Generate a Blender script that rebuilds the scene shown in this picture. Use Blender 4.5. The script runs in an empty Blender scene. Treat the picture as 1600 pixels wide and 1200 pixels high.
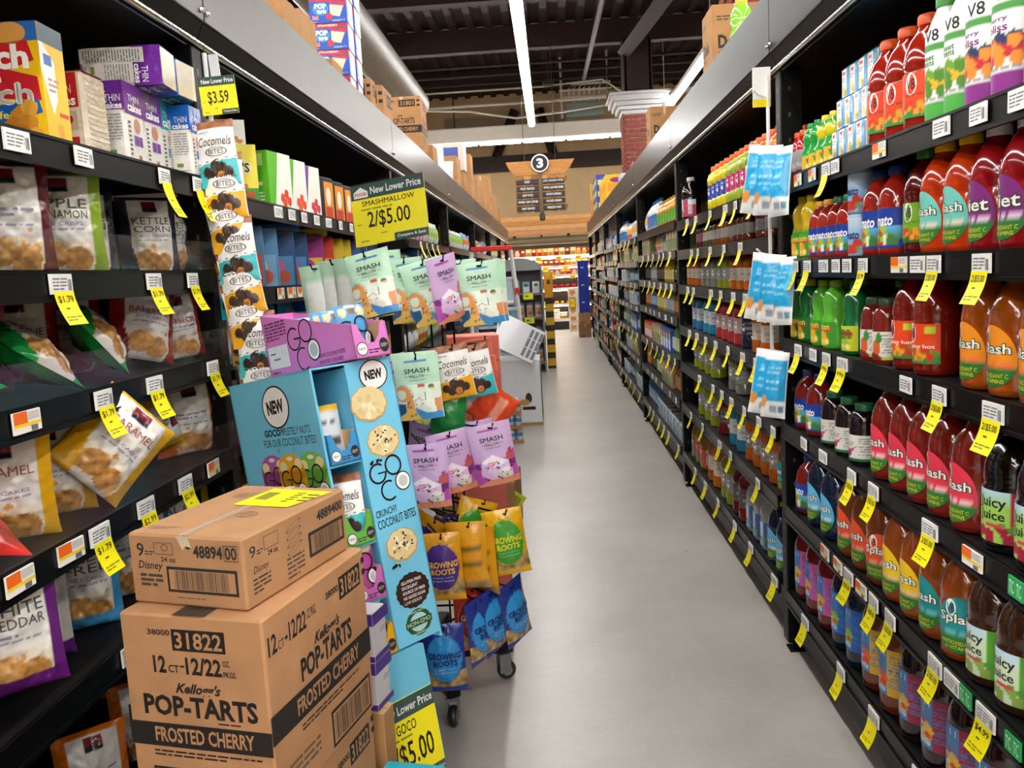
import bpy, math, random
import numpy as np
from mathutils import Matrix, Vector, Euler
S = bpy.context.scene
C = S.collection
random.seed(7)
rng = np.random.RandomState(7)

# ------------------------------------------------------------------ camera, world, exposure
cam_data = bpy.data.cameras.new('camera')
cam = bpy.data.objects.new('camera', cam_data)
C.objects.link(cam)
cam_data.sensor_width = 36.0
cam_data.lens = 1350.0 * 36.0 / 1600.0
cam_data.clip_start = 0.05
cam_data.clip_end = 120
cam.matrix_world = Matrix((( 0.99751497, 0.04887823, 0.05074248, 0.0),
                           ( 0.04402457, 0.12987249, -0.99055286, 0.0),
                           (-0.05500653, 0.99032523, 0.12739791, 1.43),
                           (0, 0, 0, 1)))
S.camera = cam
W = bpy.data.worlds.new('store_ambient'); S.world = W
W.use_nodes = True
W.node_tree.nodes['Background'].inputs[0].default_value = (1.0, 0.93, 0.84, 1)
W.node_tree.nodes['Background'].inputs[1].default_value = 0.10
S.view_settings.view_transform = 'Standard'
S.view_settings.look = 'None'
S.view_settings.gamma = 1.0
S.view_settings.use_curve_mapping = False
S.view_settings.exposure = 0.62
STRIP = 34.0        # emission of the ceiling light strips
SPILL = 14.0        # of the far produce case lamps

# ------------------------------------------------------------------ helpers
def lin(c):
    if isinstance(c, str):
        c = c.lstrip('#'); c = [int(c[i:i+2], 16)/255 for i in (0, 2, 4)]
    return np.array([x/12.92 if x <= 0.04045 else ((x+0.055)/1.055)**2.4 for x in c])
_lc = {}
def L(c):
    k = c if isinstance(c, str) else tuple(c)
    if k not in _lc: _lc[k] = lin(c)
    return _lc[k]

def mat(name, rough=0.5, spec=0.5, coat=0.0, metal=0.0, grain=0.0, gscale=40.0, bump=0.0, bscale=60.0, color=None, stretch=None, trans=0.0, sss=0.0):
    """A node material: printed colour comes from the mesh's colour attribute (or one colour), with procedural grain and relief."""
    m = bpy.data.materials.new(name); m.use_nodes = True
    t = m.node_tree; n = t.nodes; b = n['Principled BSDF']
    b.inputs['Roughness'].default_value = rough
    b.inputs['Specular IOR Level'].default_value = spec
    b.inputs['Coat Weight'].default_value = coat
    b.inputs['Coat Roughness'].default_value = 0.05
    b.inputs['Metallic'].default_value = metal
    if trans: b.inputs['Transmission Weight'].default_value = trans
    if color is None:
        a = n.new('ShaderNodeVertexColor'); a.layer_name = 'Col'; src = a.outputs['Color']
    else:
        a = n.new('ShaderNodeRGB'); a.outputs[0].default_value = (*L(color), 1); src = a.outputs[0]
    tc = n.new('ShaderNodeTexCoord'); mp = n.new('ShaderNodeMapping')
    t.links.new(tc.outputs['Object'], mp.inputs['Vector'])
    if stretch: mp.inputs['Scale'].default_value = stretch
    if grain:
        ns = n.new('ShaderNodeTexNoise'); ns.inputs['Scale'].default_value = gscale; ns.inputs['Detail'].default_value = 4
        t.links.new(mp.outputs['Vector'], ns.inputs['Vector'])
        r = n.new('ShaderNodeMapRange'); r.inputs['From Min'].default_value = 0.3; r.inputs['From Max'].default_value = 0.7
        r.inputs['To Min'].default_value = 1-grain; r.inputs['To Max'].default_value = 1+grain
        t.links.new(ns.outputs['Fac'], r.inputs['Value'])
        mx = n.new('ShaderNodeMix'); mx.data_type = 'RGBA'; mx.blend_type = 'MULTIPLY'; mx.inputs['Factor'].default_value = 1
        t.links.new(src, mx.inputs['A']); t.links.new(r.outputs['Result'], mx.inputs['B'])
        src = mx.outputs['Result']
    t.links.new(src, b.inputs['Base Color'])
    if bump:
        n2 = n.new('ShaderNodeTexNoise'); n2.inputs['Scale'].default_value = bscale; n2.inputs['Detail'].default_value = 3
        t.links.new(mp.outputs['Vector'], n2.inputs['Vector'])
        bp = n.new('ShaderNodeBump'); bp.inputs['Strength'].default_value = bump; bp.inputs['Distance'].default_value = 0.01
        t.links.new(n2.outputs['Fac'], bp.inputs['Height']); t.links.new(bp.outputs['Normal'], b.inputs['Normal'])
    return m

M_PAPER = mat('printed_paper', 0.6, 0.3, grain=0.04, gscale=90)
M_CARD = mat('corrugated_cardboard', 0.75, 0.2, grain=0.09, gscale=14, bump=0.08, bscale=300)
M_COATED = mat('coated_card', 0.38, 0.4, grain=0.02, gscale=30)
M_FILM = mat('printed_film', 0.34, 0.5, grain=0.03, gscale=40, bump=0.35, bscale=28)
M_SHINY = mat('shiny_film', 0.2, 0.5, grain=0.04, gscale=40, bump=0.5, bscale=30)
M_LIQ = mat('filled_clear_bottle', 0.12, 0.5, coat=0.6, grain=0.05, gscale=12)
M_CAP = mat('moulded_plastic', 0.35, 0.5, grain=0.03)
M_LABEL = mat('printed_label', 0.45, 0.4, grain=0.02)
M_BLACK = mat('black_powder_coat', 0.45, 0.18, grain=0.25, gscale=60, color='#070708')
M_DECK = mat('dark_shelf_deck', 0.5, 0.2, grain=0.25, gscale=25, color='#0e0e10')
M_RAIL = mat('glossy_black_rail', 0.32, 0.16, grain=0.15, gscale=30, color='#09090a')
M_METAL = mat('painted_metal', 0.4, 0.5, grain=0.05, gscale=30)
M_WOOD = mat('sawn_wood', 0.7, 0.3, grain=0.22, gscale=6, stretch=(1, 14, 14))

def valance_mat(name, tint):
    m = bpy.data.materials.new(name); m.use_nodes = True
    t = m.node_tree; n = t.nodes; b = n['Principled BSDF']
    b.inputs['Metallic'].default_value = 0.25
    b.inputs['Specular IOR Level'].default_value = 0.3
    b.inputs['Specular Tint'].default_value = (.5, .5, .5, 1)
    b.inputs['Base Color'].default_value = (*L(tint), 1)
    tc = n.new('ShaderNodeTexCoord'); mp = n.new('ShaderNodeMapping'); mp.inputs['Scale'].default_value = (1, 90, 2)
    t.links.new(tc.outputs['Object'], mp.inputs['Vector'])
    ns = n.new('ShaderNodeTexNoise'); ns.inputs['Scale'].default_value = 2.0; ns.inputs['Detail'].default_value = 5
    t.links.new(mp.outputs['Vector'], ns.inputs['Vector'])
    r = n.new('ShaderNodeMapRange'); r.inputs['To Min'].default_value = 0.24; r.inputs['To Max'].default_value = 0.36
    t.links.new(ns.outputs['Fac'], r.inputs['Value']); t.links.new(r.outputs['Result'], b.inputs['Roughness'])
    return m
M_STEEL = valance_mat('brushed_steel', '#56544f')
M_STEEL2 = valance_mat('grey_brushed_steel', '#33363a')
M_CHROME = mat('polished_trim', 0.22, 0.5, metal=1.0, color='#c8c8c8')

def clear_mat(name, tint='#ffffff', rough=0.06, mix=0.06):
    m = bpy.data.materials.new(name); m.use_nodes = True
    t = m.node_tree; n = t.nodes; n.remove(n['Principled BSDF'])
    tr = n.new('ShaderNodeBsdfTransparent'); tr.inputs[0].default_value = (*L(tint), 1)
    gl = n.new('ShaderNodeBsdfGlossy'); gl.inputs['Roughness'].default_value = rough
    df = n.new('ShaderNodeBsdfDiffuse'); df.inputs[0].default_value = (0.6, 0.6, 0.62, 1)
    m1 = n.new('ShaderNodeMixShader'); m1.inputs[0].default_value = 0.25
    t.links.new(gl.outputs[0], m1.inputs[1]); t.links.new(df.outputs[0], m1.inputs[2])
    m2 = n.new('ShaderNodeMixShader')
    m2.inputs[0].default_value = mix
    t.links.new(tr.outputs[0], m2.inputs[1]); t.links.new(m1.outputs[0], m2.inputs[2])
    t.links.new(m2.outputs[0], n['Material Output'].inputs[0])
    return m
M_CLEAR = clear_mat('clear_plastic')

def glow(name, color, strength):
    m = bpy.data.materials.new(name); m.use_nodes = True
    b = m.node_tree.nodes['Principled BSDF']
    b.inputs['Base Color'].default_value = (0.9, 0.9, 0.9, 1)
    b.inputs['Emission Color'].default_value = (*color, 1)
    b.inputs['Emission Strength'].default_value = strength
    return m

_gl = {}
def glyphs(s, bold=0.0, shear=0.0):
    k = (s, bold, shear)
    if k not in _gl and bold and 'M' in s:      # this font's M does not thicken cleanly: lay shifted copies over each other
        G, F, asp = glyphs(s, 0.0, shear); n = len(G); b = bold*.9/.72
        sh = np.array([(-b/asp, 0), (b/asp, 0), (0, -b), (0, b)]); V = np.concatenate([G+d for d in sh]); lo, hi = V.min(0), V.max(0)
        _gl[k] = ((V-lo)/(hi-lo), [tuple(i+n*c for i in f) for c in range(4) for f in F], asp*(hi[0]-lo[0])/(hi[1]-lo[1]))
    if k not in _gl:
        cu = bpy.data.curves.new('print', 'FONT'); cu.body = s; cu.offset = bold; cu.shear = shear
        cu.resolution_u = 2; cu.dimensions = '2D'; cu.fill_mode = 'BOTH'
        ob = bpy.data.objects.new('print', cu)
        me = bpy.data.meshes.new_from_object(ob)
        n = len(me.vertices); co = np.empty(n*3, np.float32); me.vertices.foreach_get('co', co)
        co = co.reshape(-1, 3)[:, :2].astype(float)
        F = [tuple(p.vertices) for p in me.polygons]
        lo, hi = co.min(0), co.max(0)
        _gl[k] = ((co-lo)/np.maximum(hi-lo, 1e-6), F, (hi[0]-lo[0])/(hi[1]-lo[1]))
        bpy.data.objects.remove(ob); bpy.data.curves.remove(cu); bpy.data.meshes.remove(me)
    return _gl[k]

def pln(o, ex, ey, off=0.0):
    """A map from flat print coordinates to a plane."""
    o = np.array(o, float); ex = np.array(ex, float); ey = np.array(ey, float)
    nn = np.cross(ex, ey); nn /= np.linalg.norm(nn)
    return lambda x, y, k=0.0: o + np.outer(x, ex) + np.outer(y, ey) + nn*(off+k)

class MB:
    def __init__(s):
        s.v = []; s.f = []; s.c = []; s.m = []; s.n = 0
    def add(s, V, F, col, mi=0):
        V = np.asarray(V, float).reshape(-1, 3)
        col = L(col) if isinstance(col, (str, tuple, list)) else np.asarray(col, float)
        if col.ndim == 1: col = np.tile(col, (len(V), 1))
        s.v.append(V); s.c.append(col)
        s.f.extend([tuple(i+s.n for i in f) for f in F]); s.m.extend([mi]*len(F)); s.n += len(V)
        return s
    def box(s, x0, y0, z0, x1, y1, z1, col='#888888', mi=0, b=0.0, M=None):
        if b <= 0:
            V = np.array([(x, y, z) for x in (x0, x1) for y in (y0, y1) for z in (z0, z1)], float)
            F = [(0, 1, 3, 2), (4, 6, 7, 5), (0, 4, 5, 1), (2, 3, 7, 6), (0, 2, 6, 4), (1, 5, 7, 3)]
        else:
            V = []; idx = {}
            for ix, (x, sx) in enumerate(((x0, 1), (x1, -1))):
                for iy, (y, sy) in enumerate(((y0, 1), (y1, -1))):
                    for iz, (z, sz) in enumerate(((z0, 1), (z1, -1))):
                        for a in range(3):
                            idx[ix, iy, iz, a] = len(V)
                            V.append((x + (0 if a == 0 else sx*b), y + (0 if a == 1 else sy*b), z + (0 if a == 2 else sz*b)))
            F = []
            for i in (0, 1):
                F.append([idx[i, 0, 0, 0], idx[i, 1, 0, 0], idx[i, 1, 1, 0], idx[i, 0, 1, 0]])
                F.append([idx[0, i, 0, 1], idx[1, i, 0, 1], idx[1, i, 1, 1], idx[0, i, 1, 1]])
                F.append([idx[0, 0, i, 2], idx[1, 0, i, 2], idx[1, 1, i, 2], idx[0, 1, i, 2]])
                for j in (0, 1):
                    F.append([idx[0, i, j, 1], idx[1, i, j, 1], idx[1, i, j, 2], idx[0, i, j, 2]])
                    F.append([idx[i, 0, j, 0], idx[i, 1, j, 0], idx[i, 1, j, 2], idx[i, 0, j, 2]])
                    F.append([idx[i, j, 0, 0], idx[i, j, 1, 0], idx[i, j, 1, 1], idx[i, j, 0, 1]])
                    for k in (0, 1):
                        F.append([idx[i, j, k, 0], idx[i, j, k, 1], idx[i, j, k, 2]])
            V = np.array(V); cc = V.mean(0); F2 = []
            for f in F:
                p = V[f]; nn = np.cross(p[1]-p[0], p[2]-p[0])
                F2.append(tuple(f) if nn.dot(p.mean(0)-cc) > 0 else tuple(f[::-1]))
            F = F2
        if M is not None: V = V @ np.array(M)[:3, :3].T + np.array(M)[:3, 3]
        return s.add(V, F, col, mi)
    def lathe(s, prof, seg=20, col='#888888', mi=0, o=(0, 0, 0), sy=1.0, capb=True, capt=True):
        """prof: (r, z) from bottom to top; col one colour or one per ring."""
        a = np.arange(seg)*2*math.pi/seg
        V = np.concatenate([np.stack([r*np.cos(a), sy*r*np.sin(a), np.full(seg, z)], 1) for r, z in prof]) + np.array(o)
        F = []
        for i in range(len(prof)-1):
            for j in range(seg):
                k = (j+1) % seg
                F.append((i*seg+j, i*seg+k, (i+1)*seg+k, (i+1)*seg+j))
        if capb: F.append(tuple(range(seg))[::-1])
        if capt: F.append(tuple((len(prof)-1)*seg+j for j in range(seg)))
        if isinstance(col, list): col = np.concatenate([np.tile(L(c), (seg, 1)) for c in col])
        return s.add(V, F, col, mi)
    def tube(s, p, r, seg=8, col='#888888', mi=0):
        p = [np.array(q, float) for q in p]; V = []; F = []
        for i, q in enumerate(p):
            d = (p[min(i+1, len(p)-1)]-p[max(i-1, 0)]); d /= np.linalg.norm(d)
            u = np.cross(d, (0, 0, 1.0) if abs(d[2]) < 0.9 else (1.0, 0, 0)); u /= np.linalg.norm(u); w = np.cross(d, u)
            for j in range(seg):
                a = 2*math.pi*j/seg; V.append(q+r*(math.cos(a)*u+math.sin(a)*w))
        for i in range(len(p)-1):
            for j in range(seg):
                k = (j+1) % seg; F.append((i*seg+j, i*seg+k, (i+1)*seg+k, (i+1)*seg+j))
        F.append(tuple(range(seg))[::-1]); F.append(tuple((len(p)-1)*seg+j for j in range(seg)))
        return s.add(np.array(V), F, col, mi)
    def grid(s, P, Cc, mi=0, flip=False):
        n, m = P.shape[:2]; F = []
        for i in range(n-1):
            for j in range(m-1):
                f = (i*m+j, i*m+j+1, (i+1)*m+j+1, (i+1)*m+j)
                F.append(f[::-1] if flip else f)
        Cc = np.asarray(Cc) if not isinstance(Cc, str) else L(Cc)
        return s.add(P.reshape(-1, 3), F, Cc.reshape(-1, 3) if Cc.ndim > 1 else Cc, mi)
    def poly(s, pts2, fn, col, mi=0, k=0.0):
        x = np.array([p[0] for p in pts2], float); y = np.array([p[1] for p in pts2], float)
        return s.add(fn(x, y, k), [tuple(range(len(pts2)))], col, mi)
    def rect(s, x0, y0, x1, y1, fn, col, mi=0, k=0.0):
        return s.poly([(x0, y0), (x1, y0), (x1, y1), (x0, y1)], fn, col, mi, k)
    def ell(s, cx, cy, rx, ry, fn, col, mi=0, k=0.0, n=24, ring=0.0, rot=0.0, jag=0.0):
        a = np.arange(n)*2*math.pi/n; jj = 1+jag*np.where(np.arange(n) % 2, 1, -1)
        x0, y0 = rx*jj*np.cos(a), ry*jj*np.sin(a); c, t = math.cos(rot), math.sin(rot)
        x = cx+c*x0-t*y0; y = cy+t*x0+c*y0
        if not ring: return s.add(fn(x, y, k), [tuple(range(n))], col, mi)
        q = 1-ring; xi = cx+q*(c*x0-t*y0); yi = cy+q*(t*x0+c*y0)
        V = np.concatenate([fn(x, y, k), fn(xi, yi, k)])
        return s.add(V, [(j, (j+1) % n, n+(j+1) % n, n+j) for j in range(n)], col, mi)
    def text(s, t, x0, y0, x1, y1, fn, col, mi=0, k=0.0, bold=0.0, shear=0.0, fit=False, rot=0.0):
        """Lettering stretched into the box (x0,y0)-(x1,y1); fit keeps its own proportions."""
        G, F, asp = glyphs(t, bold, shear)
        w, h = x1-x0, y1-y0
        if fit:
            if w/h > asp: w2 = h*asp; x0 += (w-w2)/2; w = w2
            else: h2 = w/asp; y0 += (h-h2)/2; h = h2
        x = G[:, 0]*w; y = G[:, 1]*h
        if rot:
            c, q = math.cos(rot), math.sin(rot); x, y = c*x-q*y, q*x+c*y
        return s.add(fn(x+x0, y+y0, k), F, col, mi)
    def lines(s, x0, y0, x1, y1, n, fn, col, mi=0, k=0.0, fill=0.45, seed=1):
        """Print too small to read: rows of short dashes."""
        r = random.Random(seed); h = (y1-y0)/n
        for i in range(n):
            yb = y1-(i+1)*h+h*(1-fill)/2; x = x0; end = x1 if i < n-1 else x0+(x1-x0)*r.uniform(.5, .9)
            while x < end-1e-6:
                w = min(r.uniform(1.2, 4)*h, end-x); s.rect(x, yb, x+w, yb+h*fill, fn, col, mi, k); x += w+h*.45
        return s
    def bars(s, x0, y0, x1, y1, fn, col, mi=0, k=0.0, n=26, seed=3):
        r = random.Random(seed); x = x0; u = (x1-x0)/(n*2.2)
        while x < x1-u:
            w = u*r.choice((.6, 1, 1.7)); s.rect(x, y0, min(x+w, x1), y1, fn, col, mi, k); x += w+u*r.choice((.7, 1, 1.5))
        return s
    def mesh(s, name, mats, smooth=True, ang=40):
        me = bpy.data.meshes.new(name)
        V = np.concatenate(s.v)
        me.from_pydata(V.tolist(), [], s.f)
        at = me.color_attributes.new('Col', 'FLOAT_COLOR', 'POINT')
        cc = np.ones((len(V), 4), np.float32); cc[:, :3] = np.concatenate(s.c)
        at.data.foreach_set('color', cc.ravel())
        mats = mats if isinstance(mats, (list, tuple)) else [mats]
        for q in mats: me.materials.append(q)
        if len(mats) > 1: me.polygons.foreach_set('material_index', np.array(s.m, np.int32))
        if smooth:
            me.shade_smooth() if hasattr(me, 'shade_smooth') else None
            me.set_sharp_from_angle(angle=math.radians(ang))
        return me

LABELS = {}
def mark(o, label, cat, group=None):
    o['label'] = label; o['category'] = cat
    if group: o['group'] = group
    k = label.lower(); LABELS.setdefault(k, []).append(group)
    n = len(label.replace(',', ' ').split())
    if not 4 <= n <= 16: print('LABEL LENGTH', n, label)
    return o
def thing(name, label, cat, loc=(0, 0, 0), rotz=0.0, group=None, matrix=None):
    o = bpy.data.objects.new(name, None); o.empty_display_size = 0.05; C.objects.link(o)
    if matrix is not None: o.matrix_world = matrix
    else: o.location = loc; o.rotation_euler = (0, 0, rotz)
    return mark(o, label, cat, group)
def put(name, me, parent=None, loc=None, label=None):
    o = bpy.data.objects.new(name, me); C.objects.link(o)
    if parent is not None: o.parent = parent
    if loc is not None: o.location = loc
    if label: o['label'] = label
    return o
def part(name, mb, mats, parent, smooth=True, ang=40):
    return put(name, mb.mesh(name, mats, smooth, ang), parent)
def struct(name, mb, mats, smooth=False):
    o = put(name, mb.mesh(name, mats, smooth)); o['kind'] = 'structure'; return o
def solo(name, label, cat, mb, mats, loc=(0, 0, 0), rotz=0.0, group=None, smooth=True):
    o = put(name, mb.mesh(name, mats, smooth)); o.location = loc; o.rotation_euler = (0, 0, rotz)
    return mark(o, label, cat, group)
# a prototype is a list of (part name, mesh, [sub-parts]); setting it out copies the Empty and every part object, meshes shared
def setout(proto, name, label, cat, loc, rotz=0.0, group=None, rot=None, scale=None, tilt=None):
    if len(proto) == 1 and proto[0][0] is None:
        o = bpy.data.objects.new(name, proto[0][1]); C.objects.link(o)
    else:
        o = bpy.data.objects.new(name, None); o.empty_display_size = 0.05; C.objects.link(o)
        for pn, me, sub in proto:
            p = bpy.data.objects.new(pn, me); C.objects.link(p); p.parent = o
            for sn, sm in sub:
                q = bpy.data.objects.new(sn, sm); C.objects.link(q); q.parent = p
    o.location = (loc[0], loc[1], loc[2]+.0008)
    o.rotation_euler = rot if rot is not None else (0, 0, rotz)
    if scale: o.scale = scale if isinstance(scale, (tuple, list)) else (scale,)*3
    return mark(o, label, cat, group)

ORD = ('first second third fourth fifth sixth seventh eighth ninth tenth eleventh twelfth thirteenth fourteenth fifteenth sixteenth seventeenth '
       'eighteenth nineteenth twentieth').split()
ORD += ['twenty-'+w for w in ORD[:9]] + ['thirtieth'] + ['thirty-'+w for w in ORD[:9]] + ['fortieth'] + ['forty-'+w for w in ORD[:9]]
_hh = {}
def protoheight(pr):
    if id(pr) not in _hh:
        z = 0
        for pn, me, sub in pr:
            co = np.empty(len(me.vertices)*3, np.float32); me.vertices.foreach_get('co', co); z = max(z, float(co[2::3].max()))
        _hh[id(pr)] = (z, pr)
    return _hh[id(pr)][0]
def fitscale(pr, room):
    h = protoheight(pr)
    return None if h <= room else (max(.75, room/h), max(.75, room/h), room/h)
QUEUE = []
def queue(proto, name, desc, cat, loc, where, rotz=0.0, group=None, **kw):
    """Set out later, so that equal things on one shelf can be told apart by counting from the aisle's near end."""
    QUEUE.append(dict(proto=proto, name=name, desc=desc, cat=cat, loc=loc, where=where, rotz=rotz, group=group, kw=kw))
def flush():
    by = {}
    for q in QUEUE: by.setdefault((q['desc'], q['where']), []).append(q)
    for (desc, where), v in by.items():
        v.sort(key=lambda q: (round(q['loc'][1], 2), abs(q['loc'][0]), q['loc'][2]))
        for i, q in enumerate(v):
            lab = f"{desc}, {where}" if len(v) == 1 else f"{desc}, {ORD[i]} from near end, {where}"
            setout(q['proto'], q['name'], lab, q['cat'], q['loc'], q['rotz'], q['group'] or f"{q['desc']}, {where}" if len(v) > 1 else q['group'], **q['kw'])
    QUEUE.clear()

def fbm(x, y, seed=0):
    r = np.random.RandomState(seed); out = 0
    for a, f in ((1, 1.0), (.6, 2.1), (.35, 4.3)):
        p = r.rand(4)*6.28; k = r.rand(4)*.6+.7
        out = out + a*(np.sin(f*k[0]*x+p[0])*np.cos(f*k[1]*y+p[1]) + .6*np.sin(f*k[2]*(x+y)+p[2])*np.cos(f*k[3]*(x-y)+p[3]))
    return out/2.2

def paint(x, y, bg, ops):
    """Evaluate flat print at points: ops are drawn in order."""
    x = np.asarray(x, float); y = np.asarray(y, float)
    c = np.tile(L(bg), (x.size, 1)); X = x.ravel(); Y = y.ravel()
    for o in ops:
        t = o[0]
        if t == 'r': m = (X >= o[1]) & (X <= o[3]) & (Y >= o[2]) & (Y <= o[4]); c[m] = L(o[5])
        elif t == 'e': m = ((X-o[1])/o[3])**2+((Y-o[2])/o[4])**2 <= 1; c[m] = L(o[5])
        elif t == 'p':
            P = o[1]; m = np.zeros(X.size, bool)
            for i in range(len(P)):
                (xa, ya), (xb, yb) = P[i], P[i-1]
                if ya == yb: continue
                m ^= ((ya > Y) != (yb > Y)) & (X < (xb-xa)*(Y-ya)/(yb-ya)+xa)
            c[m] = L(o[2])
        elif t == 'g':   # gradient print between two colours
            k = np.clip((Y-o[1])/(o[2]-o[1]), 0, 1); m = (Y >= o[1]) & (Y <= o[2]); c[m] = (L(o[3])*(1-k)[:, None]+L(o[4])*k[:, None])[m]
        elif t == 's':   # speckles
            r = np.random.RandomState(o[8] if len(o) > 8 else 1)
            for i in range(o[1]):
                px, py = r.uniform(o[2], o[4]), r.uniform(o[3], o[5]); q = o[6]*r.uniform(.6, 1.3)
                c[(X-px)**2+(Y-py)**2 < q*q] = L(o[7])
        elif t == 'l':   # unreadably small text rows
            h = (o[4]-o[2])/o[5]; row = np.floor((Y-o[2])/h); fy = (Y-o[2])/h-row
            m = (X >= o[1]) & (X <= o[3]) & (Y >= o[2]) & (Y <= o[4]) & (fy > .3) & (fy < .75) & (np.sin(X*260+row*17)+np.sin(X*610+row*5) > -.9)
            c[m] = L(o[6])
        elif t == 'c':   # a round biscuit, mottled
            d = ((X-o[1])/o[3])**2+((Y-o[2])/o[4])**2; m = d <= 1
            k = .5+.5*fbm(X*180, Y*180, 3); c[m] = (L(o[5])*(1-k)[:, None]+L(o[6])*k[:, None])[m]
        elif t == 'n':   # mottled patch in a box
            m = (X >= o[1]) & (X <= o[3]) & (Y >= o[2]) & (Y <= o[4]); k = np.clip(.5+.7*fbm(X*o[7], Y*o[7], 5), 0, 1)
            c[m] = (L(o[5])*(1-k)[:, None]+L(o[6])*k[:, None])[m]
    return c

# ------------------------------------------------------------------ product builders (front faces local -Y, width X, up Z)
def cylmap(r, zoff=0.0, a0=0.0):
    return lambda x, y, k=0.0: np.stack([(r+k)*np.sin(np.asarray(x)/r+a0), -(r+k)*np.cos(np.asarray(x)/r+a0), np.asarray(y)+zoff], 1)

def bottle(prof, body, cap=None, label=None, seg=20, mats=None, capc='#f2c60c', capmat=None):
    """prof (r,z); body colour or list; cap (r,z0,z1); label(mb) draws the print."""
    out = []
    m = MB().lathe(prof, seg, body); out.append(('body', m.mesh('body', mats or M_LIQ, ang=50), []))
    if cap:
        r, z0, z1 = cap
        m = MB().lathe([(r, z0), (r*1.02, z0+(z1-z0)*.15), (r*1.02, z1-(z1-z0)*.2), (r*.9, z1)], 16, capc)
        out.append(('cap', m.mesh('cap', capmat or M_CAP), []))
    if label:
        m = MB(); label(m); out.append(('label_print', m.mesh('label_print', M_LABEL, ang=60), []))
    return out

def wrap(mb, r, z0, z1, a0, a1, bg, ops, nu=28, nv=24, k=0.0006, rf=None):
    """A wrap-round label raster: angles a0..a1 (0 = front), metric print coordinates x = r*angle, y = height above z0."""
    a = np.linspace(a0, a1, nu); z = np.linspace(z0, z1, nv); A, Z = np.meshgrid(a, z)
    R = (rf(Z) if rf else r)+k
    P = np.stack([R*np.sin(A), -R*np.cos(A), Z], -1)
    mb.grid(P, paint(A*r, Z-z0, bg, ops))
def oval(mb, r, zc, rx, ry, ac, bg, ops, n=18, k=0.0006, egg=0.0):
    """An oval label: rows narrowed to the ellipse."""
    v = np.sin(np.linspace(-math.pi/2, math.pi/2, n)); u = np.linspace(-1, 1, n); U, V = np.meshgrid(u, v)
    X = U*rx*np.sqrt(np.maximum(0, 1-np.abs(V)**2.2))*(1-egg*V); Y = V*ry
    A = X/r+ac
    P = np.stack([(r+k)*np.sin(A), -(r+k)*np.cos(A), zc+Y], -1)
    mb.grid(P, paint(X, Y, bg, ops))

def bag(w, h, t, bg, ops, nu=22, nv=30, stand=True, seed=1, crumple=0.004, back=None, decor=None, mats=None, top=0.0, taper=0.06, side='#dddddd', wave=0.0):
    """A filled pouch: front and back sheets meeting at the seams; decor(mb, map) adds lettering on the front."""
    mats = mats or M_FILM
    def pv(v):
        if stand: return np.clip((1-v)*1.25, 0, 1)**.75*(.55+.45*np.clip(v/.25, 0, 1))
        return np.clip(np.sin(np.pi*np.clip(v, 0, 1)), 0, 1)**.55
    def surf(x, z, s):
        u = np.clip(x/w+.5, 0, 1); v = np.clip(z/h, 0, 1)
        bulge = (1-np.abs(2*u-1)**2.4)*pv(v)*t/2
        cr = crumple*fbm(x*55+3*s, z*45, seed+(0 if s > 0 else 9))*np.clip(bulge/(t/2+1e-6)*1.5, 0, 1)
        xx = x*(1-taper*pv(v)*np.abs(2*u-1)); zz = z+wave*np.sin(u*9+seed)*v
        yy = -s*(bulge+cr*1.0)-s*0.0006
        if stand: yy = yy - s*0*v
        return np.stack([xx, yy, zz], -1)
    U, Vv = np.meshgrid(np.linspace(-w/2, w/2, nu), np.linspace(0, h, nv))
    mb = MB(); mb.grid(surf(U, Vv, 1), paint(U+w/2, Vv, bg, ops))
    U2, V2 = np.meshgrid(np.linspace(-w/2, w/2, 12), np.linspace(0, h, 14))
    bk = back or (bg, [])
    mb.grid(surf(U2, V2, -1), paint(U2+w/2, V2, bk[0], bk[1]), flip=True)
    if stand:     # gusset base
        xs = np.linspace(-w/2, w/2, 12); f = surf(xs, xs*0, 1); b = surf(xs, xs*0, -1)
        mb.grid(np.stack([b, f]), side)
    out = [('pouch', mb.mesh('pouch', mats, ang=180), [])]
    if decor:
        d = MB(); fn = lambda x, y, k=0.0: surf(np.asarray(x, float)-w/2, np.asarray(y, float), 1)+np.array([0, -(0.0024+k), 0])
        decor(d, fn); out.append(('label_print', d.mesh('label_print', M_PAPER, smooth=False), []))
    return out

def carton(w, d, h, bg, front=None, side=None, topc=None, b=0.0015, mats=None, both=True):
    """A printed box, base centre at the origin; front/side(mb, map) draw on the -Y and +X / -X faces, (0,0) at the lower corner."""
    mb = MB().box(-w/2, -d/2, 0, w/2, d/2, h, bg, b=b)
    mm = mats or M_COATED
    out = [('box_body', mb.mesh('box_body', mm, ang=20), [])]
    p = MB()
    e = 0.0007
    if topc: p.rect(.002, .002, w-.002, d-.002, pln((-w/2, -d/2, h), (1, 0, 0), (0, 1, 0), e), topc)
    if front: front(p, pln((-w/2, -d/2, 0), (1, 0, 0), (0, 0, 1), e))
    if side:
        side(p, pln((w/2, -d/2, 0), (0, 1, 0), (0, 0, 1), e))
        if both: side(p, pln((-w/2, d/2, 0), (0, -1, 0), (0, 0, 1), e))
    if p.n: out.append(('box_print', p.mesh('box_print', M_PAPER if mm is M_CARD else mm, smooth=False), []))
    return out
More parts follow.
